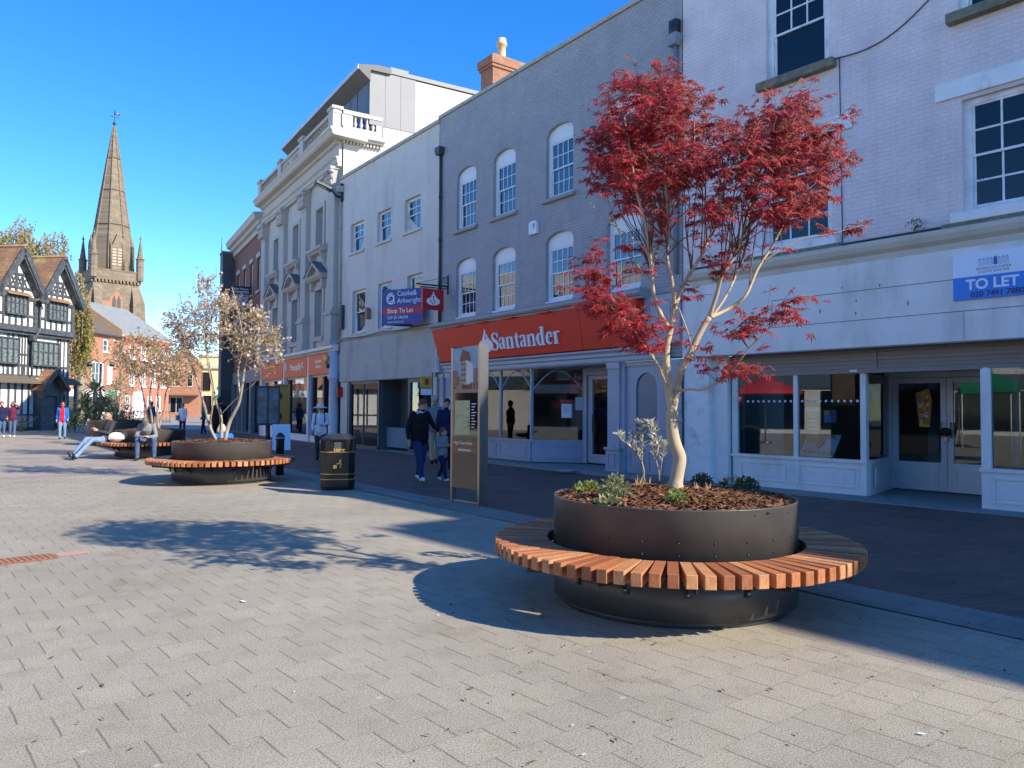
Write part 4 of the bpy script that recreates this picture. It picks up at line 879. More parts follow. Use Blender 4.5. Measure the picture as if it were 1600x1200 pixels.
def leaded(name):
    m,t,bs=nt(name); v=wallvec(t); mp=N(t,'ShaderNodeMapping'); mp.inputs['Rotation'].default_value=(0,0,math.radians(45)); L(t,v,mp.inputs[0])
    k_=N(t,'ShaderNodeTexBrick'); k_.offset=0; k_.inputs['Scale'].default_value=1; k_.inputs['Brick Width'].default_value=.13; k_.inputs['Row Height'].default_value=.13; k_.inputs['Mortar Size'].default_value=.012
    k_.inputs['Color1'].default_value=(.05,.065,.07,1);k_.inputs['Color2'].default_value=(.17,.20,.20,1);k_.inputs['Mortar'].default_value=(.16,.17,.17,1); L(t,mp.outputs[0],k_.inputs['Vector']); L(t,k_.outputs['Color'],bs.inputs['Base Color']); bs.inputs['Roughness'].default_value=.15; return m
LEAD=leaded('leaded_glass')
def leadwin(s0,s1,z0,z1,y,n,pent):
    w=MB(); w.box(s0,s1,y-.1,y+.14,z0-.1,z0);w.box(s0,s1,y-.1,y+.14,z1,z1+.08);w.box(s0,s1,y-.1,y+.10,(z0+z1)/2+.08,(z0+z1)/2+.14)
    for i in range(n+1):
        x=s0+(s1-s0)*i/n; w.box(x-.035,x+.035,y-.1,y+.125,z0,z1)
    wo=w.build('leaded_window',OAK,td); q=MB(); q.box(s0,s1,y-.05,y+.06,z0,z1); q.build('pane',LEAD,wo)
    if pent:
        q=MB(); q.prism([(s0-.12,y,z1+.32),(s0-.12,y+.34,z1+.1),(s0-.12,y+.34,z1+.06),(s0-.12,y,z1+.09)],(s1-s0+.24,0,0)); q.build('pent_roof',TILE,wo)
for g in range(3):
    o=3.25*g; leadwin(o+.72,o+2.25,6.98,7.98,.1,5,True)
leadwin(1.2,3.3,4.05,5.42,-.05,5,False); leadwin(4.35,6.9,4.05,5.45,-.05,6,False); leadwin(7.3,9.4,4.05,5.45,-.05,5,False); leadwin(.65,1.3,1.2,2.2,-.02,3,False) 
# ground-floor pent roofs, porch and door
q=MB(); q.prism([(-.4,-.12,3.28),(-.4,.5,2.9),(-.4,.5,2.83),(-.4,-.12,3.15)],(1.7,0,0)); q.prism([(3.0,-.12,3.28),(3.0,.5,2.9),(3.0,.5,2.83),(3.0,-.12,3.15)],(6.6,0,0)); q.build('pent_roof',TILE2,td)
q=MB()
for sg in (-1,1): q.prism([(2.2,.8,3.75),(2.2+sg*1.1,.8,2.5),(2.2+sg*1.1,.8,2.42),(2.2,.8,3.66)],(0,-1.2,0))
po=q.build('porch_roof',TILE,td)
b=MB()
for sg in (-1,1): beam(2.2,3.68,2.2+sg*1.05,2.47,.22,.78,.88)
b.box(1.35,1.5,-.1,.5,0,2.5); b.box(2.9,3.05,-.1,.5,0,2.5); b.box(1.5,2.9,.25,.45,2.1,3.0); b.box(1.5,1.72,.25,.45,0,2.1); b.box(2.68,2.9,.25,.45,0,2.1); b.box(.0,.14,.3,.44,0,2.85)
b.build('porch_frame',OAK,td)
q=MB(); q.box(1.72,2.68,.25,.35,0,2.05); q.prism([(1.72,1.0,2.05),(2.68,1.0,2.05),(2.45,1.0,2.2),(1.95,1.0,2.2)],(0,.1,0)) if False else None
for i in range(5): q.box(1.74+i*.188,1.74+i*.188+.17,.35,.37,.05,1.98)
q.build('plank_door',mat('grey_oak_door',(.07,.08,.09),.6,.2,5),td)
b=MB(); b.tube([(3.0,.22,8.0),(3.02,.25,6.2),(3.25,.3,5.9),(3.45,.15,5.6),(3.45,.1,3.3)],.06,8); b.box(3.3,3.6,.0,.3,5.45,5.75); b.build('drainpipe',OAK,td)
# ------------------------------------------------------------------ brick houses beyond, church
def left_house(label,name,Y,px,width,h,cols,mats,winrows,depth=9,roofh=3.5,rmat=None,dirn=(-.083,-.997)):
    p=at(px,640,Y); r=math.atan2(dirn[1],dirn[0]); t=thing(name,label,'building',(p.x,p.y,0),r)
    ops=[o for row in winrows for o in row]
    b=MB(); wall(b,0,width,0,h,ops,.15); b.box(0,width,-depth,-.16,0,h-.02); b.build('wall',mats,t)
    return t
BRK2=brickmat('warm_red_brick',(.46,.19,.10),(.38,.15,.085),(.40,.28,.2),bstr=.4)
BRK3=brickmat('bright_red_brick',(.50,.17,.095),(.42,.14,.08),(.42,.28,.2),bstr=.4)
RED=mat('red_brick_trim',(.42,.10,.06))
# house one runs from (187) back-left past (110), lengthened unseen to cover sky in window reflections
ops1x=[(x,x+1.2,z,z+1.7) for x in (13,16,19,22) for z in (4.3,8.0)]
ops1=[(6.1,7.3,8.0,9.5),(2.6,3.6,8.0,9.5),(7.2,8.3,4.2,6.4),(3.4,5.7,4.0,6.7),(1.6,2.7,4.2,6.4)]+ops1x
h1=left_house('warm red brick house behind the willow with a dark tiled roof and white windows','brick_house',95,187,26,10.1,0,BRK2,[ops1])
for i,o in enumerate(ops1):
    sash(h1,*o,3 if i==3 else 1,1,1,y=-.05,case=.12,fm=WHITE if i!=1 and i!=0 else WHITE_OLD,gm=GLASS if i in(0,1,3) else mat('pale_blind',(.5,.55,.5),.5),sill=(.12,.12,.1,WHITE_OLD),bar=.09)
b=MB(); b.prism([(-.2,.35,10.0),(-.2,.35,10.2),(-.2,-6,14.2),(-.2,-6,13.9)],(26.4,0,0)); b.build('roof',TILE2,h1)
b=MB(); b.box(-.2,26.2,.35,.5,9.95,10.12); b.build('gutter',CASTBLK,h1)
b=MB(); b.box(-.3,26,.0,.12,2.6,3.4); b.box(0,26,.005,.1,0,.8); b.build('shop_fascia',mat('pale_fascia',(.5,.5,.46)),h1)
b=MB(); b.box(.9,2.6,.12,.2,2.65,3.35); b.build('green_fascia',mat('green_fascia',(.02,.22,.08)),h1)
b=MB(); 
for i in range(10): b.box(.6+2.5*i,2.7+2.5*i,.0,.06,.8,2.6)
split_build(b,'shop_window_pane',GLASS2,h1)
W2=11.4; ops2=[(W2-.75-2.45*(4-i)+.1,W2-.75-2.45*(4-i)+1.25,z0,z1) for i in range(5) for (z0,z1) in ((7.5,9.2),(4.1,6.4))]+[(9.2,10.3,.9,2.9),(2.0,3.2,.9,2.9),(4.2,5.2,.9,2.9)]
p0=at(187,640,95); e=Vector((.083,.997,0)); p2=p0+e*11.4
h2=left_house('bright red brick house with white sashes, white arched doorway and a grey slate roof','brick_house',p2.y,258,11.4,10.3,0,BRK3,[ops2])
h2.location=(p2.x,p2.y,0)
for o in ops2: sash(h2,*o,2,1,1,y=-.03,case=.16,fm=WHITE,gm=GLASS,sill=(.15,.15,.12,WHITE_OLD),bar=.1)
b=MB(); b.prism([(-.3,.4,10.35),(-.3,.4,10.55),(-.3,-6.5,15.0),(-.3,-6.5,14.7)],(11.6,0,0)); b.build('roof',mat('pale_slate_roof',(.24,.245,.23),.6,.2,2.2,bmp=.4,bscale=8),h2)
b=MB(); b.prism([(11.3,.3,0),(11.3,.3,10.9),(11.3,-6.5,15.4),(11.3,-12,11.5),(11.3,-12,0)],(.4,0,0)); b.build('gable_wall',mat('brown_gable',(.30,.2,.12),.8,.15,2),h2)
b=MB(); moulding(b,0,11.3,[(0,9.8),(.12,9.82),(.3,10.1),(.34,10.32),(0,10.36)])
for i in range(24): b.box(.15+i*.46,.38+i*.46,.1,.26,9.86,10.05)
b.build('eaves_cornice',RED,h2)
b=MB(); b.box(6.6,6.95,0,.25,0,2.7); b.box(8.35,8.7,0,.25,0,2.7); b.prism([(6.6,0,2.7),(8.7,0,2.7)]+[(7.65+1.05*math.cos(PI*k/10),0,2.7+.9*math.sin(PI*k/10)) for k in range(1,10)],(0,.2,0)); b.box(6.95,8.35,-.05,.08,0,2.7); b.build('doorway',WHITE,h2)
# church
STONE=brickmat('brown_sandstone',(.27,.21,.14),(.19,.15,.105),(.14,.115,.085),bw=.85,rh=.36,ms=.02,bstr=.6,dirt=(.40,.30,.17),damt=.5,dscale=.16,dstretch=(1,1,1))
YC=130; pc=at(169,640,YC)
chu=thing('church','sandstone parish church tower with a tall octagonal spire and corner pinnacles','church',(pc.x,pc.y,0),math.radians(27+15))
hw=3.55
b=MB(); wall_=[(-.75,.75,14.6,20.0)]
b.box(-hw,hw,-hw,hw,0,22.0); b.box(-hw-.15,hw+.15,-hw-.15,hw+.15,15.0,15.3)
for k in range(13):
    for (ux,uy) in ((1,0),(0,1)):
        for sg in (-1,1):
            x=-hw+.3+k*(2*hw-.6)/12
            if ux: b.box(x-.16,x+.16,sg*hw,sg*(hw+.28),22.0,22.45)
            else: b.box(sg*hw,sg*(hw+.28),x-.16,x+.16,22.0,22.45)
b.box(-hw-.2,hw+.2,-hw-.2,hw+.2,22.45,22.75); b.box(-hw-.1,hw+.1,-hw-.1,hw+.1,22.75,24.0); b.box(-hw-.18,hw+.18,-hw-.18,hw+.18,24.0,24.2)
tw=b.build('tower',STONE,chu)
b=MB()
for (x,y) in ((-hw,-hw),(hw,-hw),(hw,hw),(-hw,hw)):
    for (dx_,dy_) in ((1,0),(0,1)):
        sx=1 if x>0 else -1; sy=1 if y>0 else -1
        if dx_: b.prism([(x,y-.0*sy,0),(x+sx*1.8,y,0),(x+sx*1.6,y,13),(x+sx*1.0,y,16.5),(x+sx*.9,y,19),(x,y,21.5)],(0,-sy*1.2,0))
        else: b.prism([(x,y,0),(x,y+sy*1.8,0),(x,y+sy*1.6,13),(x,y+sy*1.0,16.5),(x,y+sy*.9,19),(x,y,21.5)],(-sx*1.2,0,0))
split_build(b,'buttress',STONE,tw)
def oct_(r,z): return [(r*math.cos(PI/8+k*PI/4),r*math.sin(PI/8+k*PI/4),z) for k in range(8)]
b=MB(); lv=[(3.2,24.1),(3.1,27),(2.95,29.6),(2.2,35),(1.1,43),(.25,48.8),(.1,49.6)]; vs=[v for r,z in lv for v in oct_(r,z)]
fs_=[(i*8+q,i*8+(q+1)%8,(i+1)*8+(q+1)%8,(i+1)*8+q) for i in range(len(lv)-1) for q in range(8)]+[[len(lv)*8-8+q for q in range(8)]]
b.add(vs,fs_)
for q in range(8):
    a=PI/8+q*PI/4; b.tube([((r+.03)*math.cos(a),(r+.03)*math.sin(a),z) for r,z in lv],[.16,.16,.15,.13,.1,.06,.04],5)
for zz,r in ((32.0,2.68),(38.0,1.83),(43.6,1.06)): b.lathe([(r-.1,zz),(r+.12,zz+.1),(r-.1,zz+.25)],8,(0,0,0),0,False,PI/8)
sp_=b.build('spire',STONE,chu)
b=MB(); b.tube([(0,0,49.3),(0,0,52.2)],.06,5); b.tube([(-.7,0,51),(.7,0,51)],.05,5); b.ellip((0,0,49.8),(.3,.3,.3),8,6); b.ellip((.4,0,51.6),(.5,.05,.22),8,5); b.build('weathervane',BLACK,sp_)
b=MB()
for a in (-PI/2,0,PI/2,PI):
    ca,sa=math.cos(a),math.sin(a)
    def pp(u,v,z): return (ca*u-sa*v,sa*u+ca*v,z)
    b.prism([pp(2.6,-.85,24.3),pp(2.6,.85,24.3),pp(2.6,.85,28.0),pp(2.6,0,30.3),pp(2.6,-.85,28.0)],Vector(pp(.7,0,0)))
    for v in (-.9,.9): b.tube([pp(3.25,v,24.3),pp(3.25,v,28.4),pp(3.25,v,29.6)],[.16,.16,.02],6)
split_build(b,'lucarne',STONE,sp_)
b=MB()
for a in (-PI/2,0,PI/2,PI):
    ca,sa=math.cos(a),math.sin(a)
    def pp(u,v,z): return (ca*u-sa*v,sa*u+ca*v,z)
    for v in (-.42,.42):
        for q in range(6): b.prism([pp(3.3,v-.3,25.0+q*.5),pp(3.3,v+.3,25.0+q*.5),pp(3.3,v+.3,25.3+q*.5),pp(3.3,v-.3,25.3+q*.5)],Vector(pp(.08,0,0)))
split_build(b,'louvre',mat('pale_stone_louvre',(.36,.31,.23)),sp_,gap=.5)
b=MB()
for (x,y) in ((-hw,-hw),(hw,-hw),(hw,hw),(-hw,hw)):
    b.lathe([(.62,22.7),(.62,26.2),(.78,26.4),(.5,26.6),(.1,29.8),(.22,30.0),(.05,30.3),(.0,30.9)],8,(x,y,0),0,False)
split_build(b,'pinnacle',STONE,tw)
b=MB(); 
for (u,v) in ((0,-1),(1,0)):
    for f in (-.36,.36):
        c=Vector((u*hw,v*hw,0)); tt=Vector((-v,u,0))
        b.prism([c+tt*(f-.28)+Vector((0,0,14.5)),c+tt*(f+.28)+Vector((0,0,14.5)),c+tt*(f+.28)+Vector((0,0,19.2)),c+tt*f+Vector((0,0,20.0)),c+tt*(f-.28)+Vector((0,0,19.2))],Vector((u*.06,v*.06,0)))
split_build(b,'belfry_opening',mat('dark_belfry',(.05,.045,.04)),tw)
b=MB(); b.prism([(-.95,-hw-.02,14.3),(.95,-hw-.02,14.3),(.95,-hw-.02,19.4),(0,-hw-.02,20.9),(-.95,-hw-.02,19.4)],(0,.01,0)); b.box(-3.2,-.95,-hw-.45,-hw+.1,9,18.8); b.build('brick_patch',BRK2,tw)
# far buildings at the end of the street
p=at(262,640,112); fb=thing('gabled_brick_house','pink brick gabled house with mullioned window at the far end of the street','building',(p.x,p.y,0),math.radians(18)); fb.scale=(.64,1,.93)
b=MB(); b.prism([(0,0,0),(6.5,0,0),(6.5,0,8.5),(3.2,0,11.0),(0,0,8.5)],(0,9,0)); b.build('wall',BRK2,fb)
b=MB(); b.box(.8,2.3,-.06,.05,4.7,7.2); b.box(4.0,5.2,-.06,.05,4.7,7.2); b.box(.4,3.2,-.06,.05,.6,3.2); split_build(b,'window_surround',STUCCO2,fb)
b=MB(); b.box(1.0,1.45,-.1,.0,4.9,7.0);b.box(1.6,2.1,-.1,.0,4.9,7.0);b.box(4.15,5.05,-.1,.0,4.9,7.0);b.box(.6,1.7,-.1,0,.7,3.0);b.box(1.9,3.0,-.1,0,.7,3.0); split_build(b,'window_pane',GLASS2,fb)
b=MB(); b.prism([(-.4,-.2,8.3),(3.2,-.2,11.2),(3.2,-.2,11.0),(-.4,-.2,8.1)],(0,9.4,0)); b.prism([(6.9,-.2,8.3),(3.2,-.2,11.2),(3.2,-.2,11.0),(6.9,-.2,8.1)],(0,9.4,0)); b.box(-.3,6.5,-1.4,0,3.3,3.5); b.build('roof',TILE2,fb)
p=at(309,640,118); fc=thing('cream_classical_building','cream stone building with a flat cornice at the far end of the street','building',(p.x,p.y,0),math.radians(14))
b=MB(); wall(b,0,6.5,0,9.3,[(.6,1.8,4,6.8),(.5,2.0,.4,3.2),(2.6,4.2,.4,3.2),(4.6,6,.4,3.2)],.2,y=0); b.box(0,6.5,.2,8,0,9.2); b.build('wall',mat('cream_stone',(.55,.46,.26),.8,.08,1.5),fc)
b=MB(); b.box(-.2,6.8,-.4,.3,7.4,7.8); b.box(-.1,6.7,-.2,.3,9.2,9.5); b.build('cornice',STUCCO2,fc)
b=MB(); b.box(.6,1.8,-.02,.03,4,6.8); b.box(.5,6,.05,.1,.4,3.2); split_build(b,'window_pane',GLASS2,fc)
p=at(338,640,70); mk=thing('market_stall','market stall with a striped green and white canopy far down the street','stall',(p.x,p.y,0),math.radians(20))
b=MB(); 
for i in range(4): b.prism([(0,-.3-.0,3.0-i*.36),(3,-.3,3.0-i*.36),(3,-.3,3.34-i*.36),(0,-.3,3.34-i*.36)],(0,.1+.4*i,.0),i%2)
b.build('canopy',[mat('stall_green',(.02,.20,.10)),SIGNWHITE],mk)
b=MB()
for x in (.05,2.95):
    for y in (0,1.6): b.tube([(x,y,0),(x,y,3.2)],.05,6)
b.box(0,3,0,1.6,.85,.95); b.build('frame',BLACK,mk)
# street behind the camera, seen only in the shop windows
p=Vector((-27,-16,0)); ob=thing('opposite_terrace','cream and brick terrace across the square, seen only in window reflections','building',(-31,-19,0),math.radians(-90.5))
ops=[(-1.5-3.2*i,-.3-3.2*i,z0,z0+1.7) for i in range(17) for z0 in (4.2,7.4)]
b=MB(); wall(b,-57,0,0,10.5,ops,.15,y=0); b.box(-57,0,-8,-.2,0,10.5); b.build('wall',CREAMW,ob)
for i,o in enumerate(ops): sash(ob,*o,2,1,1,y=-.06,sill=(.1,.1,.1,WHITE_OLD))
b=MB()
for i in range(7): b.box(-.5-6.6*i-5.6,-.5-6.6*i,.0,.08,.3,2.7)
split_build(b,'shop_window',GLASS2,ob); b=MB(); b.box(-57,0,0,.2,2.9,3.7); b.build('fascia',TEAL,ob)
ob2=thing('opposite_terrace','brick terrace behind the photographer, seen only in window reflections','building',(-31,-27,0),0)
ops=[(1.3+3.2*i,2.5+3.2*i,z0,z0+1.7) for i in range(13) for z0 in (4.2,7.4)]
b=MB(); wall(b,0,45,0,9.6,ops,.15,y=0); b.box(0,45,-8,-.2,0,9.6); b.build('wall',BRK,ob2)
for o in ops: sash(ob2,*o,2,1,1,y=-.06,sill=(.1,.1,.1,WHITE_OLD))
b=MB()
for i in range(6): b.box(.6+7.2*i,6.8+7.2*i,.0,.08,.3,2.7)
split_build(b,'shop_window',GLASS2,ob2); b=MB(); b.box(0,45,0,.2,2.9,3.7); b.build('fascia',SHOPWHITE,ob2)
pa=thing('market_parasol','red market parasol on the square, seen reflected in the empty shop window','parasol',(-7.5,2.2,0))
b=MB(); b.lathe([(1.6,2.2),(1.58,2.35),(.05,2.95),(0,2.97)],8,(0,0,0),0,False); b.build('canopy',mat('red_canvas',(.6,.03,.04),.8),pa); b=MB(); b.tube([(0,0,0),(0,0,2.9)],.03,8); b.lathe([(.3,0),(.3,.08),(.05,.1),(0,.1)],12); b.build('pole',STEEL,pa)
pa.location=(-15.5,12.2,0)
gz=thing('market_gazebo','green canopied market gazebo on the square, seen reflected in the shop doors','gazebo',(-10.5,5.6,0),.3)
b=MB(); b.lathe([(2.1,2.15),(2.12,2.4),(.1,3.2),(0,3.2)],4,(0,0,0),0,False,PI/4); b.build('canopy',mat('green_canvas',(.01,.22,.10),.8),gz)
for x in (-1.45,1.45):
    for y in (-1.45,1.45): b=MB(); b.tube([(x,y,0),(x,y,2.2)],.025,6); b.build('leg',WHITE,gz)
b=MB(); b.box(-.5,.5,-.3,.3,.70,.74); b.tube([(-.4,0,.7),(-.4,0,0)],.03,6); b.tube([(.4,0,.7),(.4,0,0)],.03,6); b.build('table',WHITE,gz)
# ================================================================== PLANTERS WITH RING BENCHES
DRUM=None
def steelplanter():
    m,t,bs=nt('bronze_grey_steel'); v=objvec(t)
    c=mixc(t,(.066,.065,.062),(.088,.086,.081),ramp(t,noi(t,v,2.2,5,.6),.3,.7))
    c=mixc(t,c,(.12,.115,.10),mixc(t,(0,0,0),(.35,)*3,ramp(t,noi(t,v,7,8,.8,(1,1,.4)),.62,.72)))
    L(t,c,bs.inputs['Base Color']); bs.inputs['Metallic'].default_value=.1; bs.inputs['Specular IOR Level'].default_value=.4
    r=ramp(t,noi(t,v,5,5,.7),.3,.7,(.30,)*3,(.46,)*3); L(t,r,bs.inputs['Roughness']); return m
DRUM=steelplanter()
def slatmat():
    m,t,bs=nt('orange_hardwood'); v=objvec(t); g=N(t,'ShaderNodeNewGeometry'); r=N(t,'ShaderNodeValToRGB'); e=r.color_ramp.elements
    e[0].color=(.34,.12,.05,1);e[1].color=(.62,.33,.16,1); x=e.new(.5);x.color=(.50,.205,.082,1); L(t,g.outputs['Random Per Island'],r.inputs[0])
    f=noi(t,v,55,4,.6,(1,1,.35)); c=mixc(t,r.outputs[0],mixc(t,r.outputs[0],(.72,.62,.55),1,'MULTIPLY'),ramp(t,f,.4,.68))
    f2=noi(t,v,7,4,.6); c=mixc(t,c,(.30,.13,.07),mixc(t,(0,0,0),(.5,)*3,ramp(t,f2,.5,.75)))
    L(t,c,bs.inputs['Base Color']); bs.inputs['Roughness'].default_value=.5; bs.inputs['Specular IOR Level'].default_value=.35; bump(t,bs,f,.15,.004); return m
SLAT=slatmat()
SOIL=mat('dark_bark_soil',(.055,.030,.017),.95,.4,14,bmp=1.0,bscale=40)
CHIP=islandmat('bark_chips',[(.05,.022,.012),(.13,.055,.026),(.20,.095,.045),(.09,.04,.02),(.30,.17,.09)],.85,.15)
def make_planter():
    root=thing('planter_bench','x','planter bench')
    b=MB(); b.lathe([(.90,.0),(.90,.05)],96); b.lathe([(.945,.05),(.945,.345),(.93,.345),(.93,.05)],96); b.build('base_drum',DRUM,root)
    b=MB(); b.lathe([(.90,.34),(.90,.48)],96); b.build('neck',BLACK,root)
    b=MB(); b.lathe([(.90,.42),(.948,.42),(.948,.800),(.952,.806),(.952,.812),(.935,.812),(.935,.60)],128)
    dr=b.build('planter_drum',DRUM,root)
    b=MB()
    for k in range(24):
        a=k*2*PI/24+.1
        for z in (.50,.585): b.ellip((.949*math.cos(a),.949*math.sin(a),z),(.008,.008,.008),6,4)
    b.build('bolt_hole',BLACK,dr)
    b=MB(); n=78; rr=random.Random(11)
    for k in range(n):
        a=2*PI*k/n; ca,sa=math.cos(a),math.sin(a); w=.036; r0,r1=1.0+rr.uniform(-.004,.004),1.416+rr.uniform(-.004,.004); z1=.474+rr.uniform(-.002,.002); z0=z1-.09; c=.004
        P=[]
        for (r,ins) in ((r0,c),(r0+c,0),(r1-c,0),(r1,c)):
            for (u,z) in ((-w+ins,z0+ins),(w-ins,z0+ins),(w-ins,z1-ins-c*.0),(-w+ins,z1-ins)):
                P.append((r*ca-u*sa,r*sa+u*ca,z))
        fs=[(3,2,1,0),(12,13,14,15)]
        for i in range(3):
            for q in range(4): fs.append((i*4+q,i*4+(q+1)%4,(i+1)*4+(q+1)%4,(i+1)*4+q))
        b.add(P,fs)
    b.build('seat_slats',SLAT,root)
    for k in range(14):
        a=2*PI*k/14+.13; b=MB(); ca,sa=math.cos(a),math.sin(a)
        def q(r,u,z): return (r*ca-u*sa,r*sa+u*ca,z)
        b.prism([q(.945,-.003,.23),q(.945,-.003,.382),q(1.40,-.003,.382),q(1.40,-.003,.35),q(1.05,-.003,.31)],(-.006*sa*-1,.006*ca,0)); 
        b.prism([q(.948,-.02,.215),q(.948,.02,.215),q(.948,.022,.38),q(.948,-.022,.38)],(.014*ca,.014*sa,0))
        br_=b.build('bracket',BLACK,root); b=MB(); b.ellip(q(.966,0,.245),(.013,.013,.013),8,5); b.build('bolt',STEEL,br_)
    b=MB(); b.lathe([(0,.825),(.3,.82),(.7,.79),(.934,.765)],48); b.build('soil',SOIL,root)
    return root
PL=[Vector((1.29,6.19,0)),Vector((-5.86,15.6,0)),Vector((-10.7,22.8,0)),Vector((-15.3,30.0,0))]
pl0=make_planter(); pls=[pl0]+[copy_tree(pl0) for _ in range(3)]
for ch_ in list(pls[3].children):
    if ch_.name.split('.')[0] in ('seat_slats','bracket','neck','base_drum','planter_drum'):
        for c2 in list(ch_.children): bpy.data.objects.remove(c2)
        bpy.data.objects.remove(ch_)
b=MB(); b.lathe([(.90,.0),(.90,.04),(.948,.04),(.948,.800),(.952,.806),(.952,.812),(.935,.812),(.935,.60)],96); b.build('planter_drum',DRUM,pls[3]); pls[3].name='round_planter'
labs=['round dark steel planter with orange slatted ring bench holding the red maple','round planter bench under the blossom tree, beside the black litter bin','round planter bench with two men sitting on its slatted seat','farthest round steel planter, plain drum without a bench, behind the two seated men']
for o,p,l in zip(pls,PL,labs): o.location=p; o['label']=l; o['group']='round steel planters on the square'
pls[3].scale=(1.18,1.18,1.14); pls[3]['category']='planter'; pls[1].rotation_euler.z=.7;pls[2].rotation_euler.z=1.3;pls[3].rotation_euler.z=2.2
def chips(parent,n,seed):
    rr=random.Random(seed); b=MB()
    for i in range(n):
        r=.93*math.sqrt(rr.random()); a=rr.random()*2*PI; h=.832-.06*(r/.93)**2+rr.random()*.03
        l=rr.uniform(.012,.045); w=rr.uniform(.005,.014); ya=rr.random()*PI; pt=rr.uniform(-.5,.5)
        d=Vector((math.cos(ya)*math.cos(pt),math.sin(ya)*math.cos(pt),math.sin(pt))); s=d.cross(Vector((rr.uniform(-.5,.5),rr.uniform(-.5,.5),1))).normalized(); u=s.cross(d)
        c=Vector((r*math.cos(a),r*math.sin(a),h)); d*=l;s*=w;u*=.003
        b.add([c-d-s,c-d+s,c+d+s*.6,c+d-s*.7,c-s*.8+u*2,c+s*.7+u*2],[(0,1,2,3),(0,4,5,1),(3,2,5,4),(0,3,4),(1,5,2)])
    o=b.build('bark_mulch',CHIP,parent); o['kind']='stuff'; return o
chips(pls[0],7000,1)
for k in (1,2,3): chips(pls[k],900,1+k)
# ================================================================== TREES
def leaf_palmate(b,c,d,up,s,rr):
    "five pointed lobes drooping from the stalk tip"
    d=d.normalized(); n=(up-d*up.dot(d))
    n=n.normalized() if n.length>1e-4 else Vector((1,0,0)); t=d.cross(n)
    vs=[c]; fs=[]
    for k,(ang,l) in enumerate(((-75,.55),(-38,.85),(0,1.0),(38,.85),(75,.55))):
        a=math.radians(ang); e=d*math.cos(a)+t*math.sin(a); q=t*math.cos(a)-d*math.sin(a)
        i=len(vs); dr=n*(-.18*s*l)
        vs+= [c+e*s*l*.45+q*s*.10, c+e*s*l+dr, c+e*s*l*.45-q*s*.10]; fs.append((0,i,i+1,i+2))
    b.add(vs,fs)
def leaf_simple(b,c,d,n,l,w):
    d=d.normalized(); t=d.cross(n); t=t.normalized() if t.length>1e-4 else Vector((1,0,0))
    b.add([c,c+d*l*.45+t*w*.5,c+d*l,c+d*l*.45-t*w*.5],[(0,1,2,3)])
def flower(b,c,s,rr):
    n=Vector((rr.uniform(-1,1),rr.uniform(-1,1),rr.uniform(-.2,1))).normalized(); u=n.orthogonal().normalized(); v=n.cross(u); a0=rr.random()*6
    vs=[c];fs=[]
    for k in range(5):
        a=a0+k*2*PI/5; e=u*math.cos(a)+v*math.sin(a); q=v*math.cos(a)-u*math.sin(a); i=len(vs)
        vs+=[c+e*s*.5+q*s*.28+n*s*.1,c+e*s+n*s*.2,c+e*s*.5-q*s*.28+n*s*.1]; fs.append((0,i,i+1,i+2))
    b.add(vs,fs)
def inpoly(x,y,P):
    r=False;n=len(P)
    for i in range(n):
        x1,y1=P[i];x2,y2=P[(i+1)%n]
        if (y1>y)!=(y2>y) and x<(x2-x1)*(y-y1)/(y2-y1)+x1: r=not r
    return r
def smooth_path(P,sub=4):
    out=[]
    for i in range(len(P)-1):
        p0=P[max(i-1,0)];p1=P[i];p2=P[i+1];p3=P[min(i+2,len(P)-1)]
        for k in range(sub):
            t=k/sub; out.append(.5*((2*p1)+(p2-p0)*t+(2*p0-5*p1+4*p2-p3)*t*t+(3*p1-p0-3*p2+p3)*t**3))
    out.append(P[-1]); return out
def rand_dir(rr): return Vector((rr.gauss(0,1),rr.gauss(0,1),rr.gauss(0,1))).normalized()
def bark(name,c1,c2,c3):
    m,t,bs=nt(name); v=objvec(t); c=mixc(t,c1,c2,ramp(t,noi(t,v,9,6,.7,(1,1,.35)),.35,.65)); c=mixc(t,c,c3,mixc(t,(0,0,0),(.7,)*3,ramp(t,noi(t,v,4,5,.7),.55,.7)))
    L(t,c,bs.inputs['Base Color']); bs.inputs['Roughness'].default_value=.8; bump(t,bs,noi(t,v,40,5,.7,(1,1,.3)),.5,.008); return m
BARK=bark('pale_maple_bark',(.36,.28,.18),(.47,.38,.25),(.17,.15,.10))
BARK2=bark('grey_brown_bark',(.26,.21,.15),(.38,.32,.23),(.12,.10,.07))
MAPLE=islandmat('crimson_leaves',[(.12,.004,.016),(.36,.009,.030),(.54,.018,.042),(.22,.006,.020),(.66,.050,.060)],.55,.22,.36)
BLOSSOM=islandmat('blush_blossom',[(.72,.60,.50),(.80,.74,.66),(.62,.48,.40),(.78,.72,.66)],.7,.2,.35)
BRONZE=islandmat('bronze_young_leaves',[(.34,.19,.07),(.36,.29,.10),(.24,.11,.045),(.46,.34,.15)],.6,.3,.3)
V_=lambda *a: Vector(a)
HEART=[(930, 286), (932, 236), (958, 189), (960, 149), (972, 124), (990, 112), (1008, 132), (1040, 130), (1060, 160), (1088, 164), (1108, 189), (1140, 199), (1165, 184), (1200, 180), (1228, 160), (1255, 160), (1270, 189), (1284, 212), (1288, 258), (1280, 296), (1284, 314), (1250, 346), (1215, 356), (1170, 346), (1110, 356), (1050, 362), (1000, 346), (960, 321)]
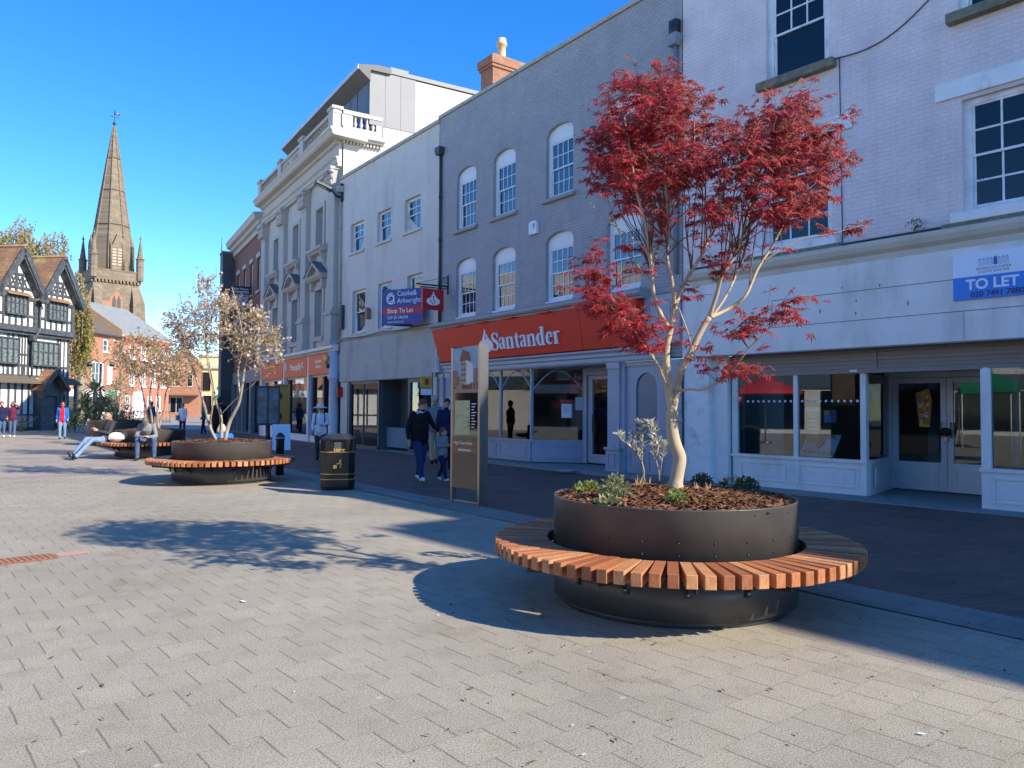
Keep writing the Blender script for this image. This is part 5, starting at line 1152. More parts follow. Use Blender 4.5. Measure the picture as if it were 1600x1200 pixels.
# ---- red maple
D0=6.15; TB=Vector((1.30,6.28,0))
def mp(x,y,dy=0.0): return at(x,y,TB.y+dy)-TB
mt=thing('red_maple_tree','crimson leaved maple with a pale leaning trunk growing in the nearest planter','tree',TB)
trunkpts=smooth_path([mp(1054,765),mp(1059,736,.0),mp(1062,715),mp(1055,695),mp(1050,672),mp(1049,655),mp(1051,640)])
br_list=[ # (points px,dy), r0, r1
 ([(1051,642,0),(1056,615,.02),(1064,580,.05),(1078,553,.05),(1096,516,.05),(1108,496,.05)],.034,.024),
 ([(1050,645,0),(1044,605,-.03),(1041,560,-.05),(1043,535,-.05),(1050,505,-.05),(1054,480,-.05)],.034,.022),
 ([(1046,515,-.05),(1032,490,-.1),(1022,464,-.2),(1018,425,-.3),(1015,390,-.4),(1008,350,-.5),(995,300,-.6),(985,240,-.65),(975,180,-.6)],.020,.006),
 ([(1052,490,-.05),(1064,455,.05),(1080,424,.15),(1100,392,.2),(1118,345,.25),(1130,290,.3),(1140,235,.3)],.020,.005),
 ([(1054,480,-.05),(1050,440,-.1),(1042,400,-.2),(1045,350,-.2),(1040,290,-.2),(1030,220,-.25),(1025,160,-.2)],.018,.005),
 ([(1108,497,.05),(1120,460,.0),(1128,432,-.05),(1152,392,-.1),(1166,345,-.2),(1178,290,-.3),(1190,240,-.3)],.020,.005),
 ([(1108,497,.05),(1140,482,.15),(1165,462,.25),(1184,420,.35),(1208,382,.45),(1228,340,.55),(1245,280,.6),(1255,215,.6)],.018,.005),
 ([(1100,510,.05),(1130,470,.25),(1150,430,.45),(1165,390,.6),(1175,330,.75),(1180,260,.8)],.014,.004),
 ([(1020,440,-.25),(1000,420,-.1),(975,380,.05),(955,330,.1),(940,280,.15)],.010,.003),
 ([(1018,420,-.3),(1030,380,.2),(1050,330,.5),(1065,280,.7),(1070,210,.75)],.012,.004),
 ([(1190,410,.38),(1230,385,.3),(1260,372,.25),(1300,365,.2),(1345,352,.2)],.008,.002),
 ([(1235,320,.55),(1270,290,.5),(1300,262,.4),(1330,248,.35)],.007,.002),
 ([(1240,280,.6),(1275,220,.5),(1300,190,.45),(1335,178,.4)],.006,.002),
 ([(1056,612,.02),(1078,608,-.1),(1098,609,-.2),(1128,594,-.3),(1150,572,-.35),(1170,545,-.4),(1200,515,-.45),(1235,475,-.5),(1258,460,-.5)],.012,.002),
 ([(1044,610,-.03),(1030,575,-.2),(1010,540,-.35),(985,510,-.45),(955,480,-.5),(925,462,-.55)],.010,.002),
 ([(1035,580,-.15),(1000,530,-.5),(960,470,-.6),(930,420,-.6),(915,400,-.6)],.007,.002),
 ([(1015,395,-.38),(985,370,-.5),(950,345,-.6),(915,310,-.7)],.008,.002),
 ([(1056,470,-.05),(1075,520,-.3),(1085,560,-.35)],.006,.002),
 ([(1120,345,.25),(1090,290,.0),(1085,220,-.2),(1085,170,-.3)],.009,.003),
 ([(1175,300,-.28),(1215,250,-.5),(1240,190,-.5),(1255,165,-.5)],.008,.002),
 ([(1040,290,-.2),(1000,250,.2),(965,210,.35),(950,160,.4)],.008,.002),
 ([(1030,220,-.25),(1000,160,-.1),(985,115,-.1)],.006,.002)]
b=MB(); n=len(trunkpts); b.tube(trunkpts,[.058-.012*(i/(n-1))+(.012 if i<2 else 0) for i in range(n)],14)
skel=[]; skelm=[]
for pts,r0,r1 in br_list:
    pts=[(p[0],p[1],p[2]*.45 if abs(p[2])>.12 and p[1]<480 else p[2]) for p in pts]; P=smooth_path([mp(*p) for p in pts],4); n=len(P); b.tube(P,[r0+(r1-r0)*i/(n-1) for i in range(n)],8 if r0>.012 else 6)
    for i,p in enumerate(P[len(P)//3:]):
        skel.append(p)
        if r0>=.012 and pts[-1][1]<400: skelm.append(p)
mtb=b

rr=random.Random(33)
fan=MB()
for i in range(90):
    # rising secondary branches that fan out into the crown
    while True:
        x=rr.uniform(925,1295);y=rr.uniform(150,350)
        if inpoly(x,y,HEART): break
    e=mp(x,y,rr.uniform(-.5,.5)); c0=[p for p in skelm if .2<e.z-p.z<1.2] or skelm
    p0=min(c0,key=lambda p:(p.x-e.x*.75)**2+(p.y-e.y*.75)**2+rr.random()*.03)
    m1=p0.lerp(e,.35)+V_(rr.gauss(0,.03)-.06*(e.x-p0.x),rr.gauss(0,.03),0.02); m2=p0.lerp(e,.7)+V_(rr.gauss(0,.03),rr.gauss(0,.03),.0)
    P=smooth_path([p0,m1,m2,e],3); n=len(P)
    fan.tube(P,[.0065-.0048*k/n for k in range(n)],5,1); skel+=P[n//2:]
b.add(fan.v,fan.f,1,True)
rr=random.Random(21); clumps=[]
while len(clumps)<350:
    x=rr.uniform(920,1300);y=rr.uniform(125,370)
    if not inpoly(x,y,HEART): continue
    if y>300 and rr.random()<.5: continue
    cx=(x-1105)/215; dmax=.72*math.sqrt(max(.2,1-cx*cx))*(1 if y>150 else .7)
    clumps.append((mp(x,y,rr.uniform(-dmax,dmax)),1.0))
def cl(poly,n,d0,d1,w):
    k=0
    while k<n:
        xs=[p[0] for p in poly];ys=[p[1] for p in poly]; x=rr.uniform(min(xs),max(xs));y=rr.uniform(min(ys),max(ys))
        if inpoly(x,y,poly): clumps.append((mp(x,y,rr.uniform(d0,d1)),w)); k+=1
cl([(912,395),(935,410),(955,450),(1005,500),(1022,562),(990,545),(950,500),(910,465),(925,455)],36,-.65,-.3,.8)
cl([(960,380),(1240,375),(1220,430),(1150,470),(1060,480),(980,420)],22,-.5,.5,.45)
cl([(1140,520),(1170,495),(1190,500),(1240,465),(1245,480),(1200,515),(1160,545),(1140,540)],15,-.5,-.3,.7)
cl([(1110,585),(1160,570),(1175,585),(1130,605),(1110,600)],9,-.4,-.2,.6)
cl([(1045,490),(1110,500),(1090,600),(1070,560)],6,-.3,.2,.4)
for (x,y) in ((1340,176),(1325,180),(1310,186),(1332,248),(1320,252),(1338,354),(1320,360),(1290,368)): clumps.append((mp(x,y,.35),.42))
lf=MB(); tw_=MB()
for c,w in clumps:
    near=min(skel,key=lambda p:(p-c).length_squared)
    m1=near.lerp(c,.5)+Vector((rr.gauss(0,.03),rr.gauss(0,.03),.04)); tw_.tube([near,m1,c],[.0038,.0028,.002],4,caps=False)
    nl=int((10+44*rr.random()**1.2)*w); out=Vector((c.x,c.y,.25)).normalized()
    nt_=max(3,nl//6)
    for j in range(nt_):
        d=(out*.5+Vector((rr.gauss(0,.8),rr.gauss(0,.8),rr.gauss(.05,.28)))).normalized()*rr.uniform(.10,.30)*(1 if w>.5 else .6)
        e=c+d; md=c+d*.5+Vector((0,0,.02)); tw_.tube([c,md,e],[.002,.0015,.001],3,caps=False)
        for i in range(max(2,nl//nt_)):
            u=rr.uniform(.2,1.05); p=c.lerp(md,u*2) if u<.5 else md.lerp(e,u*2-1); side=d.cross(Vector((0,0,1))).normalized()*rr.choice((-1,1))
            dd=d.normalized()*.5+side*rr.uniform(.3,1)+Vector((rr.gauss(0,.2),rr.gauss(0,.2),-.45+rr.gauss(0,.25))); up=Vector((rr.gauss(0,.35),rr.gauss(0,.35),1))
            leaf_palmate(lf,p+side*.012,dd,up,rr.uniform(.034,.082),rr)
mtb.add(tw_.v,tw_.f,1,True); mtb.build('trunk',[BARK,mat('dark_red_twig',(.13,.05,.035),.6)],mt)
lf.build('crown',MAPLE,mt)
# ---- blossom trees
def blossom_tree(name,label,base,Y,stems,poly,nclump,seed,dr,lscale=1.0,group=None,fl=1.0):
    rr=random.Random(seed); t=thing(name,label,'tree',base,group=group)
    def q(x,y,dy=0): return at(x,y,Y+dy)-base
    b=MB(); sk=[]
    for pts,r0,r1 in stems:
        P=smooth_path([q(*p) for p in pts],4); n=len(P); b.tube(P,[r0+(r1-r0)*i/(n-1) for i in range(n)],7)
        sk+=P[len(P)//2:]
    cs=[]
    xs=[p[0] for p in poly];ys=[p[1] for p in poly]
    while len(cs)<nclump:
        x=rr.uniform(min(xs),max(xs));y=rr.uniform(min(ys),max(ys))
        if inpoly(x,y,poly): cs.append(q(x,y,rr.uniform(-dr,dr)))
    f=MB();l=MB()
    for c in cs:
        near=min(sk,key=lambda p:(p-c).length_squared+ (1 if p.z>c.z else 0)); b.tube([near,near.lerp(c,.5)+Vector((0,0,.08)),c+Vector((0,0,.1))],[.008,.005,.003],4,caps=False)
        for j in range(6):
            d=Vector((rr.gauss(0,.6),rr.gauss(0,.6),rr.gauss(.35,.6))).normalized()*rr.uniform(.14,.34)*lscale; e=c+d; b.tube([c,e],[.004,.002],3,caps=False)
            for i in range(int(rr.uniform(4,8))):
                u=rr.uniform(.2,1.05); leaf_simple(l,c+d*u,d.normalized()*.6+rand_dir(rr),rand_dir(rr),rr.uniform(.04,.075)*lscale,.030*lscale)
            for i in range(int(rr.uniform(0,6)*fl)):
                u=rr.uniform(.5,1.05); flower(f,c+d*u+rand_dir(rr)*.03,rr.uniform(.022,.040)*lscale,rr)
    b.build('trunk',BARK2,t); l.build('crown',BRONZE,t); f.build('blossom',BLOSSOM,t); return t
P2b=Vector((-5.86,15.6,.80))
st2=[([(340,690,0),(330,672,0),(321,640,0),(312,608,.1),(303,580,.2),(290,550,.3),(280,520,.3)],.035,.010),([(346,690,.1),(345,650,.1),(337,625,.2),(330,590,.3),(322,540,.4),(322,500,.4),(325,460,.4),(323,438,.4)],.035,.007),
 ([(351,690,-.1),(358,662,-.1),(366,645,-.15),(374,628,-.2),(379,600,-.3),(384,570,-.3),(395,545,-.4),(408,525,-.4),(420,505,-.4)],.04,.010),([(376,622,-.2),(372,580,0),(380,540,.1),(375,500,.2),(368,470,.2),(362,448,.2)],.02,.006),
 ([(345,648,.1),(362,630,0),(378,615,-.1),(392,604,-.2)],.012,.004),([(327,665,0),(333,620,-.3),(325,570,-.5),(318,520,-.6),(310,480,-.6)],.02,.006),([(384,570,-.3),(400,578,-.4),(418,575,-.4),(432,570,-.4)],.010,.004)]
blossom_tree('blossom_tree','multi stemmed tree with pale pink blossom in the planter beside the litter bin',P2b,15.6,st2,
 [(262,502),(275,488),(300,478),(318,432),(328,434),(338,470),(352,478),(358,445),(366,447),(374,478),(400,482),(416,500),(426,520),(440,560),(432,588),(420,590),(405,572),(390,560),(360,552),(345,540),(322,556),(300,552),(285,540),(270,525)],118,5,.75,1.1,'blossom trees in the planters',.55)
P3b=Vector((-10.7,22.8,.80))
st3=[([(236,674,0),(233,655,0),(228,640,0),(224,620,.1),(220,600,.2),(212,580,.3)],.045,.01),([(240,674,.1),(237,650,.1),(234,620,.1),(238,590,.3),(240,560,.3)],.045,.01),([(246,674,-.1),(252,655,-.1),(257,640,-.1),(259,615,-.2),(268,590,-.3),(280,570,-.4)],.04,.01),([(247,670,-.1),(246,640,-.2),(247,610,-.2),(252,580,-.2),(250,550,-.2)],.035,.01)]
blossom_tree('blossom_tree','brownish blossom tree growing behind the two seated men',P3b,22.8,st3,
 [(180,560),(185,540),(205,535),(225,528),(245,530),(262,535),(285,520),(305,530),(318,560),(305,585),(285,600),(262,600),(240,595),(215,598),(195,590),(183,580)],110,9,1.1,1.45,'blossom trees in the planters',.35)
P4b=Vector((-15.3,30.0,.90))
blossom_tree('blossom_tree','thin bare stemmed young tree in the farthest planter',P4b,30.0,[([(186,664,0),(187,640,0),(189,610,0),(192,585,0)],.04,.01),([(186,640,0),(180,610,.2),(176,590,.2)],.02,.008)],[(172,600),(205,585),(210,610),(200,640),(180,635)],26,12,.9,1.3,'blossom trees in the planters',.35)
# ---- far trees
OLIVE=islandmat('yellow_green_catkins',[(.20,.16,.04),(.30,.24,.06),(.14,.13,.035),(.36,.25,.10)],.7,.2,.3)
def weeping(name,label,base_px,Y,top,poly,n,seed,l0,l1,lw=.12,dr=3):
    rr=random.Random(seed); base=at(base_px,640,Y); base.z=0; t=thing(name,label,'tree',base)
    b=MB(); tops=[]
    cx=sum(p[0] for p in poly)/len(poly)
    trunk_top=at(cx,top+40,Y)-base
    b.tube([(0,0,0),trunk_top*.5,trunk_top],[.4,.3,.15],8)
    xs=[p[0] for p in poly];ys=[p[1] for p in poly]; l=MB(); k=0
    while k<n:
        x=rr.uniform(min(xs),max(xs));y=rr.uniform(min(ys),max(ys))
        if not inpoly(x,y,poly): continue
        k+=1; c=at(x,y,Y+rr.uniform(-dr,dr))-base
        if k%6==0:
            s=trunk_top.lerp(Vector((0,0,0)),rr.uniform(0,.35)); b.tube([s,s.lerp(c,.6)+Vector((0,0,.8)),c],[.08,.05,.02],4,caps=False)
        L_=rr.uniform(l0,l1); dx=rr.gauss(0,.15);dy=rr.gauss(0,.15)
        for j in range(int(L_/.13)):
            p=c+Vector((dx*j*.13+rr.gauss(0,.05),dy*j*.13+rr.gauss(0,.05),-.13*j)); leaf_simple(l,p,Vector((rr.gauss(0,.5),rr.gauss(0,.5),-1)),rand_dir(rr),rr.uniform(.14,.26),lw)
    b.build('trunk',BARK2,t); l.build('crown',OLIVE,t); return t
weeping('birch_tree','tall thin yellow green birch rising behind the timber framed house gables',60,72,340,[(-40,380),(-10,360),(20,350),(28,335),(45,338),(58,345),(48,362),(62,370),(75,360),(100,360),(106,375),(100,395),(95,420),(40,425),(-40,420)],420,31,1.0,2.8,.2)
weeping('willow_tree','drooping yellow green willow between the timber house and the brick house',126,66,420,[(112,430),(120,418),(130,432),(137,450),(142,480),(144,520),(138,545),(122,560),(112,555)],300,32,1.5,3.4,.2,1.2)
cpx=at(148,640,44); cpx.z=0
cd=thing('cordyline_palm','spiky green cordyline palm bush beside the timber framed house','plant',cpx)
rr=random.Random(8); b=MB()
for (hx,hy,hz) in ((0,0,2.3),(-.7,.4,1.5),(.6,-.3,1.4),(-.1,-.5,.9),(.9,.2,.7),(-1.0,-.2,.6)):
    for i in range(75):
        a=rr.random()*2*PI; e=rr.uniform(-.5,1.3); d=Vector((math.cos(a)*math.cos(e),math.sin(a)*math.cos(e),math.sin(e))); l=rr.uniform(.9,1.5); c=Vector((hx*1.15,hy,hz)); t_=d.cross(Vector((0,0,1))).normalized()*.055
        p1=c+d*l*.55; p2=c+d*l+Vector((0,0,-.35*l))
        b.add([c-t_*.5,c+t_*.5,p1+t_,p2,p1-t_],[(0,1,2,4),(4,2,3)])
b.build('fronds',islandmat('sword_leaves',[(.15,.20,.06),(.25,.29,.10),(.38,.38,.20),(.09,.13,.05)],.5,.4),cd)
b=MB(); b.tube([(0,0,0),(0,0,2.3)],.12,8); b.tube([(0,0,.3),(-.7,.4,1.5)],.09,6); b.tube([(0,0,.3),(.6,-.3,1.4)],.09,6); b.build('trunk',BARK2,cd)
def bush(name,label,px,Y,w,h,n,m,seed,ls=.1,cat='plant'):
    rr=random.Random(seed); p=at(px,640,Y); p.z=0; t=thing(name,label,cat,p); l=MB();s=MB()
    for i in range(n):
        d=rand_dir(rr); r=rr.random()**.5; c=Vector((d.x*w*r,d.y*w*r,h*.5+d.z*h*.5*r)); leaf_simple(l,c,rand_dir(rr),rand_dir(rr),ls*rr.uniform(.8,1.6),ls*.5)
    for i in range(10): s.tube([(0,0,0),(rr.gauss(0,w*.4),rr.gauss(0,w*.4),h*.8)],.02,4)
    l.build('foliage',m,t); s.build('stems',BARK2,t)
SHRUB=islandmat('shrub_leaves',[(.06,.08,.025),(.11,.12,.04),(.16,.14,.05)],.6,.3,.2)
bush('shrub','dark green rounded shrub to the right of the cordyline',176,42,1.3,2.0,900,SHRUB,1)
bush('shrub','low twiggy shrub in front of the white arched doorway',203,46,1.5,1.6,450,SHRUB,2)
bush('shrub','low plant at the foot of the timber house wall beside the couple',33,44,.7,1.1,300,SHRUB,3)
# ---- plants in the near planter
def planted(name,label,px,py,zs=.82):
    g=ground_at(px,py,zs); return thing(name,label,'plant',(g.x,g.y,zs-.01))
SILV=islandmat('silver_leaves',[(.34,.36,.27),(.46,.47,.38),(.54,.52,.45),(.28,.30,.20)],.7,.25,.25)
sv=planted('silver_shrub','spindly silver grey leaved shrub left of the maple trunk',1006,757); rr=random.Random(4); b=MB();s=MB()
Yv=sv.location.y
def sp(x,y,dy=0): return at(x,y,Yv+dy)-sv.location
tips=[[(1006,752),(1005,730),(997,712),(988,700),(975,690),(968,680)],[(1006,752),(1003,728),(1003,705),(1004,690),(1002,668),(1001,662)],[(1030,752),(1029,735),(1024,715),(1022,700),(1020,680),(1015,660)],[(1003,728),(995,705),(990,690),(988,677)],[(1024,715),(1028,700),(1026,685),(1022,665)],[(1030,745),(1034,720),(1036,705),(1038,695)]]
for tp in tips:
    P=smooth_path([sp(x,y,rr.uniform(-.06,.06)) for x,y in tp],4); n=len(P); s.tube(P,[.009-.006*i/n for i in range(n)],5)
    for i in range(n//3,n):
        for k in range(4 if i<n-3 else 9):
            d=Vector((rr.gauss(0,.8),rr.gauss(0,.8),.35+rr.random()*.5)); leaf_simple(b,P[i],d,Vector((rr.gauss(0,.4),rr.gauss(0,.4),1)),rr.uniform(.045,.085),.020)
b.build('leaves',SILV,sv); s.build('stems',mat('grey_twig',(.28,.24,.19),.8),sv)
def tuft(label,px,py,w,h,n,m,seed,ls=.03,name='green_plant'):
    t=planted(name,label,px,py); rr=random.Random(seed); l=MB()
    for i in range(n):
        d=rand_dir(rr); d.z=abs(d.z); r=rr.random()**.33; c=Vector((d.x*w*r,d.y*w*r,d.z*h*r)); leaf_simple(l,c,d+rand_dir(rr)*.7+Vector((0,0,.3)),rand_dir(rr)+Vector((0,0,.6)),ls*rr.uniform(.7,1.4),ls*.6)
    for i in range(7): 
        a=rr.random()*6.3; l.tube([(0,0,-.02),(w*.5*math.cos(a),w*.5*math.sin(a),h*.5)],.004,4)
    l.build('leaves',m,t)
LIME=islandmat('lime_leaves',[(.14,.20,.03),(.22,.30,.05),(.09,.15,.02),(.30,.36,.10)],.5,.3,.3)
DKG=islandmat('deep_green_leaves',[(.03,.06,.012),(.05,.09,.02),(.08,.12,.03)],.5,.3,.2)
GRG=islandmat('grey_green_leaves',[(.12,.16,.06),(.20,.24,.10),(.28,.30,.15)],.6,.3,.3)
tuft('bright lime green mound in front of the maple trunk',1057,786,.085,.10,420,LIME,1,.026)
tuft('feathery grey green plant left of the silver shrub',962,778,.12,.18,420,GRG,2,.035)
tuft('bright green plant at the left edge of the planter',918,768,.12,.09,260,LIME,3,.032)
tuft('small trailing plant with round leaves at the front left of the bark',952,786,.08,.05,60,GRG,4,.045)
tuft('dark green mound just right of the maple trunk',1097,754,.10,.09,420,DKG,5,.024)
tuft('dark green mound at the right of the planter',1166,762,.11,.10,480,DKG,6,.024)
tuft('small plant between the two dark green mounds',1131,756,.04,.05,60,DKG,7,.024)
gr=islandmat('dry_stalks',[(.36,.22,.09),(.45,.30,.14),(.28,.15,.06)],.8,.2)
for lab,px,py,sd in (('dry straw stalks beside the silver shrub stems',1000,760,1),('dry straw tuft at the back right of the planter',1142,757,2),('single dry bract tuft in the bark right of the lime plant',1096,772,3)):
    t=planted('dry_grass_tuft',lab,px,py); rr=random.Random(sd); l=MB()
    for i in range(16): 
        c=Vector((rr.gauss(0,.04),rr.gauss(0,.04),0)); leaf_simple(l,c,Vector((rr.gauss(0,.25),rr.gauss(0,.25),1)),Vector((0,1,0)),rr.uniform(.04,.13),.012)
    l.build('stalks',gr,t)
wd=thing('wall_weed','small green weed growing on the cornice of the pink building','plant',wpt(J1,A1,-4.72,.12,4.37),0); rr=random.Random(4); l=MB()
for i in range(60): leaf_simple(l,Vector((rr.gauss(0,.05),rr.gauss(0,.04),rr.random()*.2)),rand_dir(rr)+Vector((0,0,.5)),rand_dir(rr),.06,.025)
l.build('leaves',SHRUB,wd)
# ================================================================== STREET FURNITURE
bn=thing('litter_bin','black octagonal litter bin with gold bands and gold lettering','bin',(-3.20,14.22,0),math.radians(10)); bn.scale=(1.04,1.04,.915)
def octp(h,c): return [(h-c,-h),(h,-h+c),(h,h-c),(h-c,h),(-h+c,h),(-h,h-c),(-h,-h+c),(-h+c,-h)]
def octprism(b,h,c,z0,z1,m=0): b.prism([(x,y,z0) for x,y in octp(h,c)],(0,0,z1-z0),m)
b=MB(); octprism(b,.275,.1,0,.05); octprism(b,.29,.10,.05,.74); octprism(b,.27,.1,.74,.76); BINB=mat('glossy_black_plastic',(.012,.012,.013),.22,.1,5); b.build('body',BINB,bn,bevel=.008)
b=MB(); octprism(b,.29,.1,.98,1.01); 
for (x,y) in octp(.27,.1): b.box(x-.03,x+.03,y-.03,y+.03,.76,.98)
octprism(b,.262,.09,.76,.98); b.box(-.30,.30,-.30,.30,.985,1.0) if False else None
b.build('hood',BINB,bn,bevel=.006)
b=MB(); b.lathe([(.31,1.01),(.31,1.03),(.20,1.10),(.14,1.105),(.13,1.09),(0,1.09)],8,(0,0,0),0,False,PI/8); b.build('lid',mat('black_lid_top',(.03,.03,.03),.35,.1,4),bn)
b=MB()
for z in (.21,.315,.75): octprism(b,.294,.10,z,z+.014)
b.build('gold_band',GOLD,bn)
b=MB(); b.box(-.06,.06,-.272,-.268,.79,.95); b.box(.19,.25,-.272,-.268,.79,.95) if False else None; b.build('ashtray_plate',STEEL,bn)
text_mesh('lettering','Litter',.085,GOLD,bn,(.03,-.302,.80),(1,0,0),UP,.003,bold=.003)
b=MB(); b.lathe([(0,-.02),(.02,-.018),(.02,.018),(0,.02)],10,(.045,-.292,.585)); 
for P in ([(.045,.56),(.05,.5),(.035,.44)],[(.05,.5),(.07,.44)],[(.045,.55),(.01,.52),(-.02,.53)],[(.045,.55),(.075,.5)]): b.tube([(x,-.293,z) for x,z in P],.011,5)
b.box(-.07,-.01,-.296,-.29,.43,.50); b.build('tidy_symbol',GOLD,bn)
tt=thing('information_totem','tall brushed steel town map totem with a painted picture of a timber house','sign',(-.73,12.06,0),math.atan2(11.78-12.43,-.40+.94))
TW=.80; b=MB()
b.box(-TW/2,-TW/2+.05,-.0,.08,0,2.47); b.box(TW/2-.05,TW/2,-.025,.08,0,2.47); b.box(-TW/2+.05,TW/2-.05,.02,.075,.0,.04); b.build('steel_frame',STEEL,tt,bevel=.006)
b=MB(); b.box(TW/2,TW/2+.015,-.035,.13,0,2.49); b.build('side_fin',STEEL,tt)
TGL=mat('dark_glossy_panel',(.012,.010,.011),.06,.1,2,spec=.9)
b=MB(); b.box(-TW/2+.05,TW/2-.05,.0,.06,.24,2.47); b.build('glass_panel',TGL,tt); b=MB(); b.box(-TW/2+.05,TW/2-.05,.061,.066,.26,2.45); b.build('rear_panel',mat('brown_rear_filler',(.26,.20,.14),.4,.3,4),tt)  # unseen brown back, added to lighten the totem's reflection in the shop glass
b=MB(); y=-.004
b.box(-.345,.345,y,-.0005,1.74,2.45,0); b.box(-.345,.345,y-.001,-.001,1.74,1.92,1)
b.box(-.27,.12,y,-.0005,1.08,1.62,2)
b.box(-.345,.345,y,-.0005,.90,1.0,3); b.box(-.345,.345,y,-.0005,.80,.885,3)
pcn=b.build('printed_panel',[mat('painted_sky',(.16,.30,.40),.4,.25,5),mat('painted_ground',(.30,.17,.10),.5,.15,6),mat('map_print',(.42,.40,.19),.3,.1,6),mat('brown_stripe',(.20,.085,.04),.25)],tt)
b=MB(); rr=random.Random(2)
b.prism([(-.13,y-.002,1.9),(.02,y-.002,1.86),(.02,y-.002,2.25),(-.05,y-.002,2.36),(-.13,y-.002,2.26)],(0,.001,0),0); b.prism([(.025,y-.002,1.86),(.20,y-.002,1.9),(.19,y-.002,2.2),(.025,y-.002,2.25)],(0,.001,0),1)
b.prism([(-.16,y-.003,2.24),(-.08,y-.003,2.42),(.10,y-.003,2.38),(.15,y-.003,2.22),(.03,y-.003,2.25)],(0,.001,0),2)
for i in range(4): b.box(-.12,.02,y-.0045,y-.0025,1.93+i*.085,1.945+i*.085,3); 
for i in range(3): b.box(-.11+i*.045,-.10+i*.045,y-.0048,y-.003,1.9,2.25,3)
for (x0,x1,z1) in ((-.34,-.2,2.1),(.23,.34,2.12),(-.22,-.14,2.0)): b.box(x0,x1,y-.002,y-.001,1.86,z1,4)
for i in range(14): x=rr.uniform(-.33,.33); b.box(x,x+.02,y-.005-i*.0001,y-.003,1.80,1.80+rr.uniform(.04,.1),5)
for i in range(30): x=rr.uniform(-.24,.08);z=rr.uniform(1.14,1.58); b.box(x,x+rr.uniform(.01,.05),y-.002-i*.00006,y-.001,z,z+rr.uniform(.01,.04),6+i%3)
b.build('painted_picture',[mat('paint_cream',(.45,.38,.28)),mat('paint_white',(.6,.58,.52)),mat('paint_roof',(.20,.07,.04)),INK,mat('paint_brown',(.22,.13,.09)),mat('paint_dark',(.06,.04,.03)),mat('map_blue',(.25,.40,.40)),mat('map_brown',(.30,.18,.14)),mat('map_green',(.28,.38,.12))],pcn)
text_mesh('lettering','High Town Area',.07,LETTER,tt,(-.055,-.006,.95),(1,0,0),UP,.001)
b=MB()
for k in range(12): b.box(-.17+k*.028,-.15+k*.028,-.006,-.0045,.83,.85+(.012 if k%3==0 else 0))
for k in range(9): b.box(.17,.17+.06+.05*(k%3)/2,-.006,-.0005,1.2+k*.045,1.212+k*.045)
b.build('small_lettering',LETTER,tt)
# bollards, banner, boards on the far right pavement
bo=ground_at(437,742); 
t=thing('bollard','black bollard behind the second planter bench','bollard',bo); b=MB(); b.lathe([(.09,0),(.09,.75),(.1,.78),(.1,.86),(.07,.9),(.04,.93),(0,.94)],14); b.build('post',BLACK,t); b=MB(); b.lathe([(.102,.80),(.102,.84)],14); b.build('band',GREYPIPE,t)
p=at(441,640,28.3); t=thing('orange_banner','orange upright banner board outside the orange signed shop','banner',(p.x,p.y,0),math.radians(20))
b=MB(); b.box(-.26,.26,-.02,.02,.75,2.35); b.build('panel',mat('amber_banner',(.62,.26,.035)),t); b=MB(); b.box(-.04,.04,-.03,.03,0,.75); b.box(-.28,.28,-.03,.03,.72,.76); b.build('stand',BLACK,t)
b=MB(); 
for i in range(5): b.lathe([(0,0),(.03,0)],8,(0,0,0)) if False else b.box(-.22+i*.09,-.17+i*.09,-.024,-.02,2.24,2.30)
b.prism([(-.08+.1*math.cos(k),-.023,1.9+.13*math.sin(k)) for k in (0,1,2,3,4,5)],(0,.002,0)); b.prism([(-.06+.07*math.cos(k),-.023,1.15+.14*math.sin(k)) for k in (0,1,2,3,4,5)],(0,.002,0)); b.build('printed_symbol',INK,t)
p=at(419,640,27.5); t=thing('notice_cabinet','dark double notice cabinet on a post left of the orange banner','notice board',(p.x,p.y,0),math.radians(15))
b=MB(); b.box(-.40,.40,-.1,.1,.85,2.25); b.tube([(0,0,0),(0,0,.9)],.08,8); b.lathe([(.13,0),(.11,.2),(.08,.3)],10); b.build('case',mat('dark_green_case',(.02,.03,.03),.4),t)
b=MB(); b.box(-.35,-.03,-.106,-.1,.92,2.18); b.box(.03,.35,-.106,-.1,.92,2.18); b.build('glass',mat('dull_cabinet_glass',(.16,.19,.19),.15,.5,3),t)
p=at(411,640,27.3); t=thing('a_board','white advertising board with dark print beside the notice cabinet','sign',(p.x+.75,p.y-.3,0),math.radians(20))
b=MB(); b.prism([(-.3,-.25,0),(.3,-.25,0),(.3,-.05,.9),(-.3,-.05,.9)],(0,.02,0)); b.prism([(-.3,.2,0),(.3,.2,0),(.3,-.02,.9),(-.3,-.02,.9)],(0,.02,0)); b.build('board',SIGNWHITE,t)
# bicycles' dark shapes near the doorway are a railing
p=at(226,640,70); t=thing('iron_railing','dark iron railing in front of the white arched doorway','railing',(p.x,p.y,0),math.radians(20))
b=MB(); 
for i in range(16): b.tube([(-2.4+i*.3,0,0),(-2.4+i*.3,0,1.05)],.02,5)
b.tube([(-2.4,0,1.0),(2.2,0,1.0)],.025,5); b.tube([(-2.4,0,.15),(2.2,0,.15)],.025,5); b.build('bars',BLACK,t)
p=at(156,640,60); t=thing('street_lamp','black twin armed street lamp rising behind the cordyline','street lamp',(p.x,p.y,0),0)
b=MB(); b.tube([(0,0,0),(0,0,4.8)],[.09,.06],8); b.tube([(-.9,0,4.9),(-.5,0,5.2),(0,0,4.7),(.5,0,5.2),(.9,0,4.9)],.04,6); b.build('post',BLACK,t); b=MB(); b.lathe([(.22,4.6),(.16,4.9),(.05,4.98)],10,(-.9,0,0)); b.lathe([(.22,4.6),(.16,4.9),(.05,4.98)],10,(.9,0,0)); b.build('lamp_head',BLACK,t)
